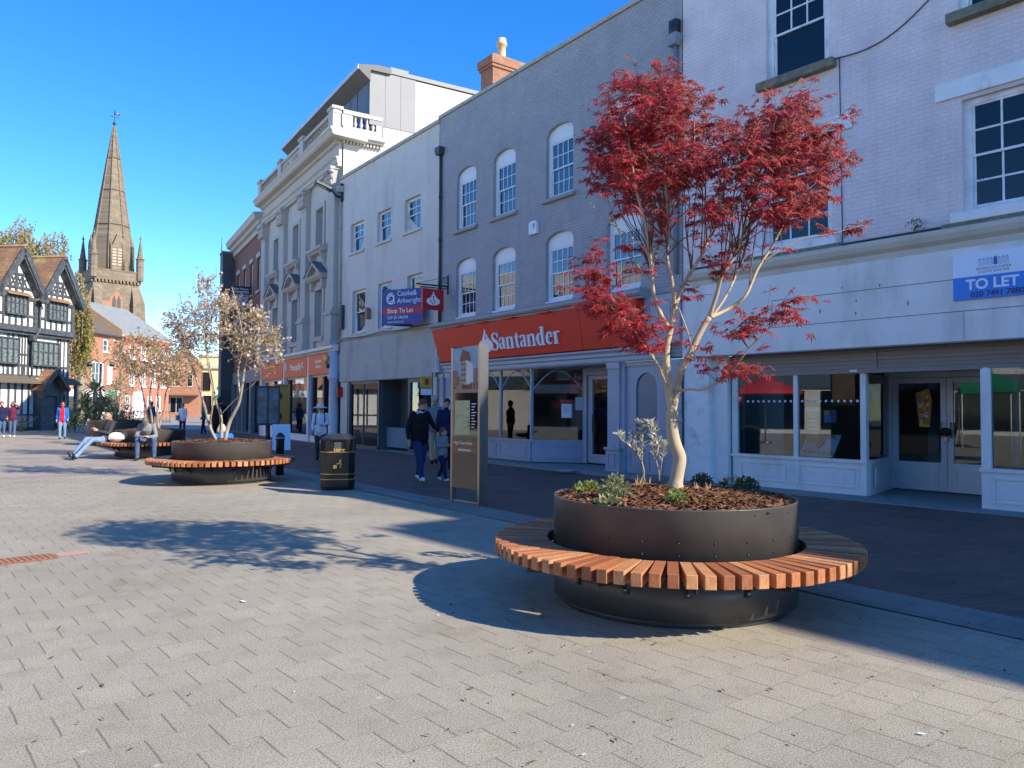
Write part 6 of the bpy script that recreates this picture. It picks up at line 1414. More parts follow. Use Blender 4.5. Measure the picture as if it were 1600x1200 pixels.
# ================================================================== PEOPLE
SKIN=mat('skin',(.50,.29,.20),.55,.06,8); SKIN2=mat('ruddy_skin',(.52,.27,.19),.55,.06,8)
EYEW=mat('eye_dark',(.03,.02,.02),.3)
def cloth(name,c,v=.12): return mat('cloth_'+name,c,.85,v,7,spec=.15,bmp=.25,bscale=18)
V=Vector
def limb(b,pts,rads,n=12,el=1.0):
    b.tube(pts,rads,n)
def person(label,loc,rz_,J,cl,H=1.7,hair=None,voxel=.014,group=None,build_=1.0,face=True,fingers=True,hairlen=.0,bald=False,thick=1.0,headk=1.0):
    """one continuous body grown round a posed skeleton J (metres, x right, y forward); cl = colours"""
    t=thing('person',label,'person',loc,rz_,group)
    k=H/1.7
    J={a:V(p)*k for a,p in J.items()}
    b=MB(); w=build_*k
    pel,wai,che,nec,hd=J['pel'],J['wai'],J['che'],J['nec'],J['head']
    up=(nec-pel).normalized(); rt=(J['shR']-J['shL']).normalized(); rt2=(J['hipR']-J['hipL']).normalized()
    def ring(c,rx,ry,r,u):
        f=u.cross(r).normalized(); return [c+r*(rx*math.cos(2*PI*q/16))+f*(ry*math.sin(2*PI*q/16)) for q in range(16)]
    # torso loft
    hipc=(J['hipR']+J['hipL'])/2
    rows=[(hipc-up*.07*k,.13*w,.10*w,rt2),(hipc,.172*w,.125*w,rt2),(pel+up*.07*k,.165*w,.12*w,rt2),(wai,.145*w*thick,.108*w*thick,(rt+rt2).normalized()),(che-up*.05*k,.165*w,.12*w,rt),(che+up*.06*k,.178*w,.118*w,rt),((J['shR']+J['shL'])/2+up*.0,.165*w,.085*w,rt),((J['shR']+J['shL'])/2+up*.055*k,.075*w,.06*w,rt)]
    vs=[];fs=[]
    for c,rx,ry,r in rows: vs+=ring(c,rx,ry,r,up)
    for i in range(len(rows)-1):
        for q in range(16): fs.append((i*16+q,i*16+(q+1)%16,(i+1)*16+(q+1)%16,(i+1)*16+q))
    fs.append(list(range(15,-1,-1))); fs.append([(len(rows)-1)*16+q for q in range(16)]); b.add(vs,fs)
    # neck, head
    hf=J['face'].normalized(); hup=(hd-nec).normalized(); hup=(hup-hf*hup.dot(hf)).normalized(); hr=hf.cross(hup)
    b.tube([(J['shR']+J['shL'])/2,nec,hd-hup*.04*k],[.062*k,.054*k,.055*k],12)
    R3=Matrix((hr,hf,hup)).transposed()
    kk=k*headk
    def hp(x,y,z): return hd+R3@V((x,y,z))*kk
    k0=k; k=k*headk; b.ellip(hd+hup*.02*k,(.074*k,.095*k,.11*k),16,12,0,R3)
    b.ellip(hp(0,.030,-.055),(.055*k,.062*k,.065*k),12,10,0,R3)
    b.tube([hp(0,.088,.02),hp(0,.107,-.018),hp(0,.092,-.03)],[.008*k,.015*k,.008*k],8)
    for sx in (-1,1): b.ellip(hp(sx*.076,-.005,.0),(.012*k,.022*k,.032*k),8,6,0,R3)
    b.ellip(hp(0,.085,-.062),(.026*k,.012*k,.012*k),8,6,0,R3)
    k=k0
    for S in 'RL':
        sh,el,wr,ha=J['sh'+S],J['el'+S],J['wr'+S],J['ha'+S]
        b.ellip(sh,(.062*w,.062*w,.065*w),10,8)
        b.tube([sh,sh.lerp(el,.5),el],[.058*w,.05*w,.043*w],12); b.tube([el,el.lerp(wr,.35),wr],[.043*w,.042*w,.030*k],12); b.ellip(el,(.043*w,)*3,10,8)
        hdv=(ha-wr).normalized(); b.tube([wr,wr.lerp(ha,.4),ha],[.027*k,.038*k,.030*k],10)
        hip,kn,an,to=J['hip'+S],J['kn'+S],J['an'+S],J['to'+S]
        b.tube([hip,hip.lerp(kn,.4),kn],[.092*w,.083*w,.062*w],14); b.ellip(kn,(.062*w,)*3,10,8); b.tube([kn,kn.lerp(an,.35),an],[.060*w,.058*w,.05*k],14)
        fo=(to-an); heel=an-V((fo.x,fo.y,0)).normalized()*.05*k; heel.z=min(an.z,heel.z)-.045*k
        b.tube([heel,an.lerp(to,.35)-V((0,0,.012*k)),to],[.040*k,.050*k,.034*k],12); b.ellip(an,(.045*k,)*3,10,8)
    o=bpy.data.objects.new('tmp',b.mesh('tmp',[SKIN])); COL.objects.link(o)
    r=o.modifiers.new('r','REMESH'); r.mode='VOXEL'; r.voxel_size=voxel*k; r.use_smooth_shade=True
    s=o.modifiers.new('s','SMOOTH'); s.factor=.5; s.iterations=2
    dg=bpy.context.evaluated_depsgraph_get(); me=bpy.data.meshes.new_from_object(o.evaluated_get(dg)); bpy.data.objects.remove(o)
    # colour by the nearest bone
    mats=[cl.get('skin',SKIN),cl['top'],cl['bottom'],cl['shoe'],cl.get('inner',cl['top']),cl.get('sleeve',cl['top'])]
    me.materials.clear(); [me.materials.append(x) for x in mats]
    bones=[]
    for S in 'RL':
        bones+=[(J['sh'+S],J['el'+S],5),(J['el'+S],J['wr'+S],5 if cl.get('long',True) else 0),(J['wr'+S],J['ha'+S]+(J['ha'+S]-J['wr'+S])*.5,0),(J['hip'+S],J['kn'+S],2),(J['kn'+S],J['an'+S]+V((0,0,.03*k)),2 if not cl.get('shorts') else 0),(J['an'+S]-V((0,0,.05*k)),J['to'+S]-V((0,0,.01)),3)]
    bones+=[(J['hipR']+up*.0,J['hipL']+up*.0,cl.get('hipmat',1)),(J['hipR'].lerp(pel,.2)-up*.05*k,J['hipL'].lerp(pel,.2)-up*.05*k,cl.get('hipmat',1))]
    bones+=[(pel+up*.16*k,(J['shR']+J['shL'])/2,1),(J['shR'],J['shL'],1),(hipc-up*.05*k,pel+up*.04*k,cl.get('hipmat',1)),(nec+(hd-nec)*.15,hd+hup*.08*k,0)]
    def dist(p,a,c):
        d=c-a; q=max(0,min(1,(p-a).dot(d)/max(d.length_squared,1e-9))); return (p-a-d*q).length
    rad={0:.0,1:.06,2:.03,3:.02,5:0}
    torsof=up.cross(rt)*-1
    for p in me.polygons:
        c=p.center; m=min(bones,key=lambda s_:dist(c,s_[0],s_[1])-rad.get(s_[2],0)*k)[2]
        if m==1 and 'inner' in cl:
            f=rt.cross(up) if False else up.cross(rt)
            q=c-che
            if q.dot(f)>.04*k and abs(q.dot(rt))<.085*k: m=4
        p.material_index=m; p.use_smooth=True
    # fingers as part of the same body mesh
    if fingers:
        fb=MB()
        for S in 'RL':
            wr,ha=J['wr'+S],J['ha'+S]; d=(ha-wr).normalized(); a=J.get('palm'+S,V((0,1,0))); s_=(a-d*a.dot(d)); s_=s_.normalized() if s_.length>.01 else d.orthogonal().normalized(); nrm=d.cross(s_)
            sg=1 if S=='R' else -1
            cu=J.get('curl',V((0,0,0))); 
            for i,l in enumerate((.068,.078,.074,.060)):
                o_=ha+s_*(.027-.018*i)*k; e1=o_+d*l*.5*k; e2=e1+(d*.75+nrm*sg*.5)*l*.5*k
                fb.tube([o_-d*.02*k,o_,e1,e2],[.009*k,.0095*k,.0085*k,.0065*k],6)
            o_=wr+d*.03*k+s_*.028*k; fb.tube([o_,o_+(d*.6+s_*.6)*.035*k,o_+(d*.9+s_*.75)*.055*k],[.012*k,.0105*k,.008*k],6)
        fm=fb.mesh('f',[SKIN]); bmx=bmesh.new(); bmx.from_mesh(me); bmx.from_mesh(fm); bmx.to_mesh(me); bmx.free()
    bo_=bpy.data.objects.new('body',me); COL.objects.link(bo_); bo_.parent=t
    # face details
    if face:
        e=MB()
        for sx in (-1,1): e.ellip(hp(sx*.030,.086,.012),(.011*k,.008*k,.006*k),8,6,0,R3); e.tube([hp(sx*.016,.094,.030),hp(sx*.032,.093,.034),hp(sx*.046,.084,.029)],.004*k,5)
        e.build('eyes',EYEW,t); e=MB(); e.ellip(hp(0,.094,-.062),(.022*k,.006*k,.006*k),8,5,0,R3); e.build('mouth',mat('lips',(.38,.14,.11)),t)
    if hair:
        h=MB(); n,m_=18,10
        vs=[];fs=[]
        for i in range(m_+1):
            th=i/m_
            for j in range(n):
                a=2*PI*j/n; fr=math.cos(a)   # fr=+1 towards face
                lim=(1.05-.42*max(0,fr)+.62*max(0,-fr))*(1 if not hairlen else 1.0+.12*max(0,-fr+.3))
                ph=th*lim*PI/2*1.05; rr_=1.0+.012*math.sin(9*a+5*th)
                vs.append(hp(.086*rr_*math.sin(ph)*math.sin(a),-.004+.106*rr_*math.sin(ph)*math.cos(a),.02+.122*rr_*math.cos(ph)))
        for i in range(m_):
            for j in range(n): fs.append((i*n+j,i*n+(j+1)%n,(i+1)*n+(j+1)%n,(i+1)*n+j))
        h.add(vs,fs,0,True)
        if hairlen:
            for j in range(9):
                a=PI*(.35+1.3*j/8); x,y=math.sin(a)*.080,math.cos(a)*.085-.01
                h.tube([hp(x,y,.02),hp(x*1.12,y*1.1,-.06),hp(x*1.1,y*1.08-.01,-.06-hairlen)],[.026*k,.032*k,.014*k],7)
        h.build('hair',hair,t)
    t['_']=0; del t['_']
    return t,J,hp,k
def base_pose():
    J=dict(pel=V((0,0,.95)),wai=V((0,.0,1.08)),che=V((0,.01,1.25)),nec=V((0,.0,1.47)),head=V((0,.02,1.585)),face=V((0,1,-.05)))
    for S,sx in (('R',1),('L',-1)):
        J.update({'sh'+S:V((.17*sx,0,1.385)),'el'+S:V((.225*sx,-.03,1.12)),'wr'+S:V((.235*sx,.04,.88)),'ha'+S:V((.235*sx,.065,.80)),'hip'+S:V((.09*sx,0,.90)),'kn'+S:V((.095*sx,.02,.49)),'an'+S:V((.095*sx,0,.085)),'to'+S:V((.115*sx,.15,.035))})
    return J
def walk(J,a=1.0,lead='R'):
    for S in 'RL':
        sx=1 if S=='R' else -1
        if S==lead: J['kn'+S]=V((.085*sx,.17*a,.51)); J['an'+S]=V((.08*sx,.30*a,.10)); J['to'+S]=V((.09*sx,.44*a,.075)); J['el'+S]=V((.22*sx,-.12*a,1.13)); J['wr'+S]=V((.23*sx,-.12*a+.03,.90)); J['ha'+S]=V((.23*sx,-.10*a+.04,.82))
        else: J['kn'+S]=V((.09*sx,-.03*a,.50)); J['an'+S]=V((.085*sx,-.28*a,.145)); J['to'+S]=V((.095*sx,-.15*a,.04)); J['el'+S]=V((.22*sx,.04*a,1.12)); J['wr'+S]=V((.22*sx,.20*a,.93)); J['ha'+S]=V((.22*sx,.26*a,.86))
    return J
def face_dir(x,y): return math.atan2(y,x)-PI/2     # rotation so that local +y points along (x,y)
HB=lambda n,c: mat('hair_'+n,c,.6,.3,25,bmp=.4,bscale=60)
JEANS=cloth('dark_blue_denim',(.025,.04,.12)); LTJEANS=cloth('pale_blue_denim',(.17,.25,.38),.2); MIDJEANS=cloth('mid_blue_denim',(.07,.11,.20),.2); NAVY=cloth('navy',(.015,.02,.06)); BLK=cloth('black',(.012,.012,.014)); GREY=cloth('grey',(.21,.215,.23)); DGREY=cloth('charcoal',(.05,.052,.055)); WHT=cloth('white',(.68,.70,.74),.05); BEIGE=cloth('beige',(.42,.35,.26)); REDC=cloth('red',(.62,.02,.035)); BLUEC=cloth('bright_blue',(.015,.14,.52)); MAROON=cloth('maroon',(.10,.02,.05)); TEALC=cloth('teal',(.05,.16,.20)); PURP=cloth('slate_blue',(.10,.11,.25)); SHOEW=cloth('white_shoe',(.72,.72,.72),.05); SHOEB=cloth('dark_shoe',(.03,.028,.026))
# woman with red hair and toddler
J=walk(base_pose(),.72,'R'); J['face']=V((-.45,.72,-.45)); J['head']=V((-.03,.06,1.575)); J['elL']=V((-.30,.06,1.14)); J['wrL']=V((-.42,.16,1.04)); J['haL']=V((-.49,.18,1.02)); J['elR']=V((.26,-.04,1.12)); J['wrR']=V((.28,.02,.87)); J['haR']=V((.28,.045,.79))
# she walks to the right and towards the camera with her right hand on our right
wl=V((-1.87,15.63,0))
t,Jw,hp,k=person('woman in black jumper and blue jeans with dark red hair, walking beside a toddler',wl,face_dir(.62,-.78),dict((a,(V((-p.x,p.y,p.z)) )) for a,p in {}.items()) or J,dict(top=BLK,bottom=JEANS,shoe=SHOEW,hipmat=1),H=1.68,hair=HB('dark_red',(.10,.015,.015)),voxel=.012,build_=1.2,thick=1.25)
b=MB(); b.tube([hp(-.085,.02,-.14),hp(-.05,.06,-.13),hp(0,.08,-.15),hp(.05,.06,-.13),hp(.085,.02,-.14)],.025,8); b.tube([hp(-.09,.0,-.14),hp(-.14,.07,-.26)],[.03,.02],8); b.tube([hp(.09,.0,-.14),hp(.14,.05,-.24)],[.03,.02],8); b.build('pale_scarf',mat('cloth_pale_scarf',(.55,.60,.70),.9),t)
J=walk(base_pose(),.9,'R'); J['face']=V((-.2,.95,-.1))
for S,sx in (('R',1),('L',-1)): J['el'+S]=V((.21*sx,.02,1.13)); J['wr'+S]=V((.10*sx,.22,1.15)); J['ha'+S]=V((.06*sx,.29,1.18))
J['head']=V((0,.03,1.56))
person('small child in grey hooded top and navy trousers beside the steel totem',V((-1.42,15.75,0)),face_dir(.75,-.65),J,dict(top=GREY,bottom=NAVY,shoe=SHOEW,hipmat=1),H=1.08,hair=HB('auburn_brown',(.10,.045,.025)),voxel=.016,build_=1.22,headk=1.32)[0]
J=walk(base_pose(),.3,'R'); J['face']=V((.1,1,-.2))
t,_,hp,k=person('grey haired man in grey top and beige shorts, behind the woman with red hair',V((-2.05,20.3,0)),face_dir(.45,-.9),J,dict(top=GREY,bottom=BEIGE,shoe=SHOEB,shorts=True,hipmat=1),H=1.80,hair=HB('grey',(.30,.29,.28)),build_=1.05)
b=MB()
for sx in (-1,1): b.tube([hp(sx*.03+.022*math.cos(a*.7),.103,.012+.018*math.sin(a*.7)) for a in range(10)],.003,4)
b.build('glasses',BLACK,t)
J=base_pose(); J['face']=V((.3,.9,-.3))
person('dark haired person in navy top half hidden behind the steel totem',V((-1.62,19.0,0)),face_dir(.5,-.85),J,dict(top=NAVY,bottom=BLK,shoe=SHOEB),H=1.72,hair=HB('black',(.015,.012,.012)),build_=1.1)
# man in sun hat
J=walk(base_pose(),.5,'L'); J['face']=V((.05,.85,-.5)); J['head']=V((0,.06,1.575)); J['elL']=V((-.23,.03,1.13)); J['wrL']=V((-.08,.22,1.08)); J['haL']=V((-.02,.27,1.08))
hl=at(500,718,21.4); hl.z=0
t,_,hp,k=person('person in white sun hat and white shirt with backpack straps by the blue column',hl,face_dir(.15,-1),J,dict(top=WHT,bottom=DGREY,shoe=SHOEB,hipmat=1),H=1.58,build_=1.1)
b=MB(); q=hp(0,0,.06); b.lathe([(.19,-.03),(.18,-.012),(.105,.01),(.10,.06),(.08,.095),(.0,.105)],18,q); b.build('sun_hat',cloth('cream_hat',(.66,.62,.52),.05),t)
b=MB()
for sx in (-1,1): b.tube([(sx*.12*k,-.10,1.36*k),(sx*.125*k,.02,1.43*k),(sx*.13*k,.12,1.33*k),(sx*.14*k,.13,1.15*k),(sx*.17*k,.0,1.05*k)],.013,6)
b.ellip((0,-.20,1.2*k),(.16,.10,.23),12,8); b.build('backpack',NAVY,t)
# strolling woman left
J=walk(base_pose(),.35,'R'); J['face']=V((-.4,1,0))
t,_,hp,k=person('woman in open bright blue jacket, red top and pale jeans walking past the timber house',ground_at(97,687),face_dir(.35,-.93),J,dict(top=BLUEC,inner=REDC,bottom=LTJEANS,shoe=SHOEB,hipmat=1),H=1.68,hair=HB('dark_brown',(.06,.02,.015)),hairlen=.14,build_=1.08,voxel=.016)
b=MB(); b.tube([hp(-.055,.088,.012),hp(-.02,.103,.012),hp(.02,.103,.012),hp(.055,.088,.012)],.012,6); b.build('sunglasses',BLACK,t)
# couple at the left edge
J=walk(base_pose(),.3,'R'); person('person in navy jacket and dark trousers at the far left edge',ground_at(2,684),face_dir(.5,-.8),J,dict(top=NAVY,bottom=MIDJEANS,shoe=SHOEW),H=1.69,hair=HB('brown',(.12,.07,.04)),voxel=.016,build_=1.1)
J=walk(base_pose(),.35,'L'); J['elL']=V((-.30,.14,1.38)); J['wrL']=V((-.12,.16,1.57)); J['haL']=V((-.06,.13,1.62)); J['elR']=V((.27,.02,1.14)); J['wrR']=V((.22,.2,1.02)); J['haR']=V((.20,.27,1.0))
t,_,hp,k=person('person in maroon top and jeans shading their eyes with one hand',ground_at(19,683.5),face_dir(.5,-.8),J,dict(top=MAROON,bottom=MIDJEANS,shoe=SHOEW),H=1.69,hair=HB('brown',(.12,.07,.04)),voxel=.016,build_=1.05,hairlen=.08)
b=MB(); b.box(.14,.34,.18,.30,.78,1.0); b.tube([(.24,.2,1.0),(.24,.1,1.35)],.01,4); b.build('shoulder_bag',BLK,t,bevel=.02)
J=walk(base_pose(),.3,'R'); t,_,hp,k=person('woman in pale top and dark trousers carrying a grey shoulder bag down the street',ground_at(285,680),face_dir(-.1,-1),J,dict(top=WHT,bottom=MAROON,shoe=SHOEW,hipmat=1),H=1.66,hair=HB('fair',(.30,.20,.11)),voxel=.018,build_=1.05)
b=MB(); b.box(.16,.30,-.05,.18,.78,1.05); b.tube([(.2,.05,1.05),(.14,.0,1.42)],.012,4); b.build('shoulder_bag',GREY,t,bevel=.03)
J=walk(base_pose(),.35,'L'); person('person in slate blue top and dark trousers walking behind the seated men',ground_at(236,674),face_dir(.3,1),J,dict(top=PURP,bottom=NAVY,shoe=SHOEB,hipmat=1),H=1.78,hair=HB('bald_brown',(.20,.10,.06)),voxel=.018,build_=1.15)
J=walk(base_pose(),.4,'R'); person('person in teal top walking behind the blossom tree stems',ground_at(318,679),face_dir(-1,-.2),J,dict(top=TEALC,bottom=NAVY,shoe=SHOEB,hipmat=1),H=1.68,hair=HB('dark_brown',(.06,.02,.015)),voxel=.018)
J=base_pose(); person('large person in black top standing behind the blossom tree',at(343,640,24)*1.0*V((1,1,0)) if False else V((at(343,640,24).x,24,0)),face_dir(.4,1),J,dict(top=BLK,bottom=BLK,shoe=SHOEB),H=1.80,hair=HB('black',(.015,.012,.012)),voxel=.018,build_=1.4)
# ---- seated figures
def seat_pose(lean,thigh,shin,spread=.09,z=.53):
    J={}; J['pel']=V((0,.02,z+.06)); d=V((0,math.sin(lean),math.cos(lean))); hip=V((0,0,z))
    J['wai']=hip+d*.20; J['che']=hip+d*.37; J['nec']=hip+d*.58; J['head']=hip+d*.66+V((0,.05,.03)); J['face']=V((0,1,-.5))
    for S,sx in (('R',1),('L',-1)):
        J['hip'+S]=V((.09*sx,0,z)); J['sh'+S]=hip+d*.49+V((.17*sx,0,0)); J['kn'+S]=J['hip'+S]+V((spread*sx,thigh[0],thigh[1])); J['an'+S]=J['kn'+S]+V((0,shin[0],shin[1])); J['to'+S]=J['an'+S]+V((.02*sx,.15,-.05))
    return J
# man 1: half lying back, legs stretched to the left
J=seat_pose(-.30,(.40,.03),(.36,-.31)); J['anR']=J['anR']+V((0,.0,-.10)); J['anL']=J['anL']+V((0,.06,-.08)); 
for S,sx in (('R',1),('L',-1)):
    J['an'+S].z=.10; J['to'+S]=J['an'+S]+V((.03*sx,.10,.10)); J['el'+S]=V((.22*sx,-.02,.72)); J['wr'+S]=V((.10*sx,.22,.80)); J['ha'+S]=V((.06*sx,.28,.85))
J['head']=J['head']+V((0,.05,-.02)); J['face']=V((0,1,-.45))
s1=PL[2]+V((-.92,-.86,-.0)); 
t,_,hp,k=person('fair haired man in dark jacket and pale jeans leaning back on the planter bench',V((s1.x,s1.y,0)),face_dir(-.62,-.78),J,dict(top=DGREY,bottom=LTJEANS,shoe=SHOEB,hipmat=1),H=1.72,hair=HB('fair',(.34,.22,.10)),build_=1.1,voxel=.014)
b=MB(); b.box(-.04,.04,.29,.30,.83,.97); b.build('phone',BLACK,t)
cb_=thing('carrier_bag','crumpled white plastic bag on the bench beside the leaning man','bag',V((s1.x+.36,s1.y-.02,.487)))
b=MB(); rr=random.Random(6)
vs=[];fs=[];n,m_=14,8
for i in range(m_+1):
    th=PI*i/m_
    for j in range(n):
        a=2*PI*j/n; r=1+.18*noise.noise((math.cos(a)*2.2,math.sin(a)*2.2,th*2)); vs.append((.24*r*math.sin(th)*math.cos(a),.17*r*math.sin(th)*math.sin(a),.135+.135*r*math.cos(th)*-1))
for i in range(m_):
    for j in range(n): fs.append((i*n+j,i*n+(j+1)%n,(i+1)*n+(j+1)%n,(i+1)*n+j))
b.add(vs,fs,0,False); b.build('sack',mat('white_plastic',(.72,.72,.72),.35,.06,20),cb_)
# man 2: hunched over a phone
J=seat_pose(.62,(.42,.02),(-.02,-.44),.12); J['head']=J['head']+V((0,.08,-.05)); J['face']=V((0,.55,-.9))
for S,sx in (('R',1),('L',-1)):
    J['an'+S].z=.09; J['to'+S]=J['an'+S]+V((.02*sx,.15,-.05)); J['el'+S]=V((.25*sx,.36,.66)); J['wr'+S]=V((.08*sx,.50,.64)); J['ha'+S]=V((.045*sx,.57,.66))
J['neck']=J['nec']
s2=PL[2]+V((.47,-1.10,0))
t,_,hp,k=person('grey haired man in grey sweatshirt and jeans hunched over his phone on the bench',V((s2.x,s2.y,0)),face_dir(.25,-.97),J,dict(top=GREY,bottom=MIDJEANS,shoe=SHOEB,hipmat=1),H=1.74,hair=HB('dark_grey',(.13,.12,.11)),build_=1.15,voxel=.014)
b=MB(); b.box(-.035,.035,.60,.61,.62,.76); b.build('phone',BLACK,t)
# seated person seen from behind at the second planter
J=seat_pose(.75,(.42,.02),(.02,-.44),.08)
for S,sx in (('R',1),('L',-1)):
    J['an'+S].z=.09; J['to'+S]=J['an'+S]+V((.02*sx,.15,-.05)); J['el'+S]=V((.24*sx,.38,.62)); J['wr'+S]=V((.10*sx,.52,.60)); J['ha'+S]=V((.06*sx,.58,.58))
s3=PL[1]+V((-.40,1.22,0))
person('white haired person in bright blue jacket sitting behind the second planter',V((s3.x,s3.y,0)),face_dir(-.5,.87),J,dict(top=BLUEC,bottom=NAVY,shoe=SHOEB),H=1.62,hair=HB('white',(.62,.52,.38)),build_=1.15,voxel=.018,face=False,hairlen=.05)
# ================================================================== GROUND
def pavermat():
    m,t,bs=nt('buff_paving'); tc=objvec(t)
    mp_=N(t,'ShaderNodeMapping'); mp_.inputs['Rotation'].default_value=(0,0,math.radians(-39.5)); mp_.inputs['Location'].default_value=PAVE_OFF; L(t,tc,mp_.inputs[0])
    sc=N(t,'ShaderNodeVectorMath',operation='MULTIPLY'); sc.inputs[1].default_value=(.25,1,1); L(t,mp_.outputs[0],sc.inputs[0])
    w=N(t,'ShaderNodeTexNoise'); w.inputs['Scale'].default_value=5; L(t,mp_.outputs[0],w.inputs['Vector'])
    w2=N(t,'ShaderNodeVectorMath',operation='SCALE'); w2.inputs[3].default_value=.002; L(t,w.outputs['Color'],w2.inputs[0])
    ad=N(t,'ShaderNodeVectorMath',operation='ADD'); L(t,sc.outputs[0],ad.inputs[0]); L(t,w2.outputs[0],ad.inputs[1])
    k=N(t,'ShaderNodeTexBrick'); k.inputs['Scale'].default_value=1; k.inputs['Brick Width'].default_value=.07; k.inputs['Row Height'].default_value=.28; k.inputs['Mortar Size'].default_value=.0015; k.inputs['Mortar Smooth'].default_value=.25
    k.inputs['Color1'].default_value=(.465,.415,.31,1);k.inputs['Color2'].default_value=(.42,.375,.285,1);k.inputs['Mortar'].default_value=(.25,.215,.16,1); L(t,ad.outputs[0],k.inputs['Vector'])
    c=k.outputs['Color']
    gr=noi(t,tc,120,4,.75); c=mixc(t,c,mixc(t,c,(.36,.35,.34),1,'MULTIPLY'),ramp(t,gr,.46,.60))
    g2=noi(t,tc,170,2,.6); c=mixc(t,c,(.70,.66,.56),mixc(t,(0,0,0),(.7,)*3,ramp(t,g2,.58,.68)))
    big=noi(t,tc,.35,6,.65); c=mixc(t,c,mixc(t,c,(.80,.79,.78),1,'MULTIPLY'),ramp(t,big,.4,.66))
    st=noi(t,tc,1.3,7,.7); c=mixc(t,c,mixc(t,c,(.68,.63,.56),1,'MULTIPLY'),ramp(t,st,.58,.76)); sm=noi(t,tc,4.5,6,.75); c=mixc(t,c,mixc(t,c,(.88,.86,.82),1,'MULTIPLY'),ramp(t,sm,.5,.68))
    # pale spots: trodden gum
    vo=N(t,'ShaderNodeTexVoronoi'); vo.inputs['Scale'].default_value=2.3; L(t,tc,vo.inputs['Vector']); sp_=ramp(t,vo.outputs['Distance'],.032,.045,(1,1,1),(0,0,0)); c=mixc(t,c,(.52,.48,.42),mixc(t,(0,0,0),(.55,)*3,sp_))
    vo=N(t,'ShaderNodeTexVoronoi'); vo.inputs['Scale'].default_value=3.7; L(t,tc,vo.inputs['Vector']); sp_=ramp(t,vo.outputs['Distance'],.03,.045,(1,1,1),(0,0,0)); c=mixc(t,c,(.15,.13,.11),mixc(t,(0,0,0),(.4,)*3,sp_))
    L(t,c,bs.inputs['Base Color']); bs.inputs['Roughness'].default_value=.82; bs.inputs['Specular IOR Level'].default_value=.35
    h=N(t,'ShaderNodeMath',operation='MULTIPLY_ADD'); h.inputs[1].default_value=-1.2; L(t,k.outputs['Fac'],h.inputs[0]); L(t,gr,h.inputs[2]); bump(t,bs,h.outputs[0],.35,.006); return m
PAVE_OFF=(0.017,-0.105,0)
GROUND=pavermat()
b=MB(); b.box(-260,260,-60,420,-.5,0); g=b.build('ground',GROUND); struct(g)
# darker brick paving along the shops, edged by a two-course band
DBR=brickmat('dark_red_brick_paving',(.085,.055,.048),(.065,.047,.045),(.04,.034,.03),bw=.21,rh=.105,ms=.004,bstr=.5,dirt=(.12,.11,.10),damt=.5,dscale=1.0,dstretch=(1,1,1))
def floorbrick(name,c1,c2,mo,bw,rh,ms,rot,grain=True):
    m,t,bs=nt(name); tc=objvec(t); mp_=N(t,'ShaderNodeMapping'); mp_.inputs['Rotation'].default_value=(0,0,math.radians(rot)); L(t,tc,mp_.inputs[0])
    k=N(t,'ShaderNodeTexBrick'); k.inputs['Scale'].default_value=1; k.inputs['Brick Width'].default_value=bw; k.inputs['Row Height'].default_value=rh; k.inputs['Mortar Size'].default_value=ms
    k.inputs['Color1'].default_value=(*c1,1);k.inputs['Color2'].default_value=(*c2,1);k.inputs['Mortar'].default_value=(*mo,1); L(t,mp_.outputs[0],k.inputs['Vector'])
    c=k.outputs['Color']; gr=noi(t,tc,150,3,.7); c=mixc(t,c,mixc(t,c,(.7,.7,.7),1,'MULTIPLY'),ramp(t,gr,.46,.62)); st=noi(t,tc,.9,7,.7); c=mixc(t,c,mixc(t,c,(.6,.6,.62),1,'MULTIPLY'),ramp(t,st,.45,.72))
    vo=N(t,'ShaderNodeTexVoronoi'); vo.inputs['Scale'].default_value=2.1; L(t,tc,vo.inputs['Vector']); sp_=ramp(t,vo.outputs['Distance'],.025,.038,(1,1,1),(0,0,0)); c=mixc(t,c,(.35,.34,.32),mixc(t,(0,0,0),(.8,)*3,sp_))
    L(t,c,bs.inputs['Base Color']); bs.inputs['Roughness'].default_value=.75; bump(t,bs,k.outputs['Fac'],-.5,.006); return m
DBR=floorbrick('dark_brick_paving',(.20,.108,.078),(.145,.082,.062),(.07,.052,.042),.21,.105,.005,-9)
BAND=floorbrick('grey_band_paving',(.27,.255,.225),(.24,.225,.20),(.10,.085,.07),.56,.28,.004,52)
edge=[V((8.6,-1.2,0)),V((3.66,5.60,0)),V((3.03,6.46,0)),V((.604,10.25,0)),V((-.97,12.43,0)),V((-3.2,15.5,0)),V((-7.6,21.8,0)),V((-12.5,31,0)),V((-17.5,41,0)),V((-23,52,0))]
inner=[wpt(J1,A1,-22,.6),wpt(J1,A1,-7,.6),wpt(J1,A1,-6.3,.5),wpt(J1,A1,-3,.45),wpt(J1,A1,.1,.5),wpt(J1,A2,4,.62),wpt(J2,36,3,.3),wpt(J3,A3,4,.3),wpt(J4,A4,2,.3),wpt(J5,A4,3,1.4)]
def strip(A,B,z,m,name):
    b=MB()
    for i in range(len(A)-1): b.prism([A[i]+V((0,0,z-.05)),A[i+1]+V((0,0,z-.05)),B[i+1]+V((0,0,z-.05)),B[i]+V((0,0,z-.05))],(0,0,.05))
    b=MB(); n=len(A); b.add([p+V((0,0,z)) for p in A]+[p+V((0,0,z)) for p in B],[(i,i+1,n+i+1,n+i) for i in range(n-1)]); return struct(b.build(name,m))
FARP=floorbrick('brown_far_paving',(.40,.335,.265),(.36,.30,.24),(.22,.18,.14),.6,.4,.006,12)
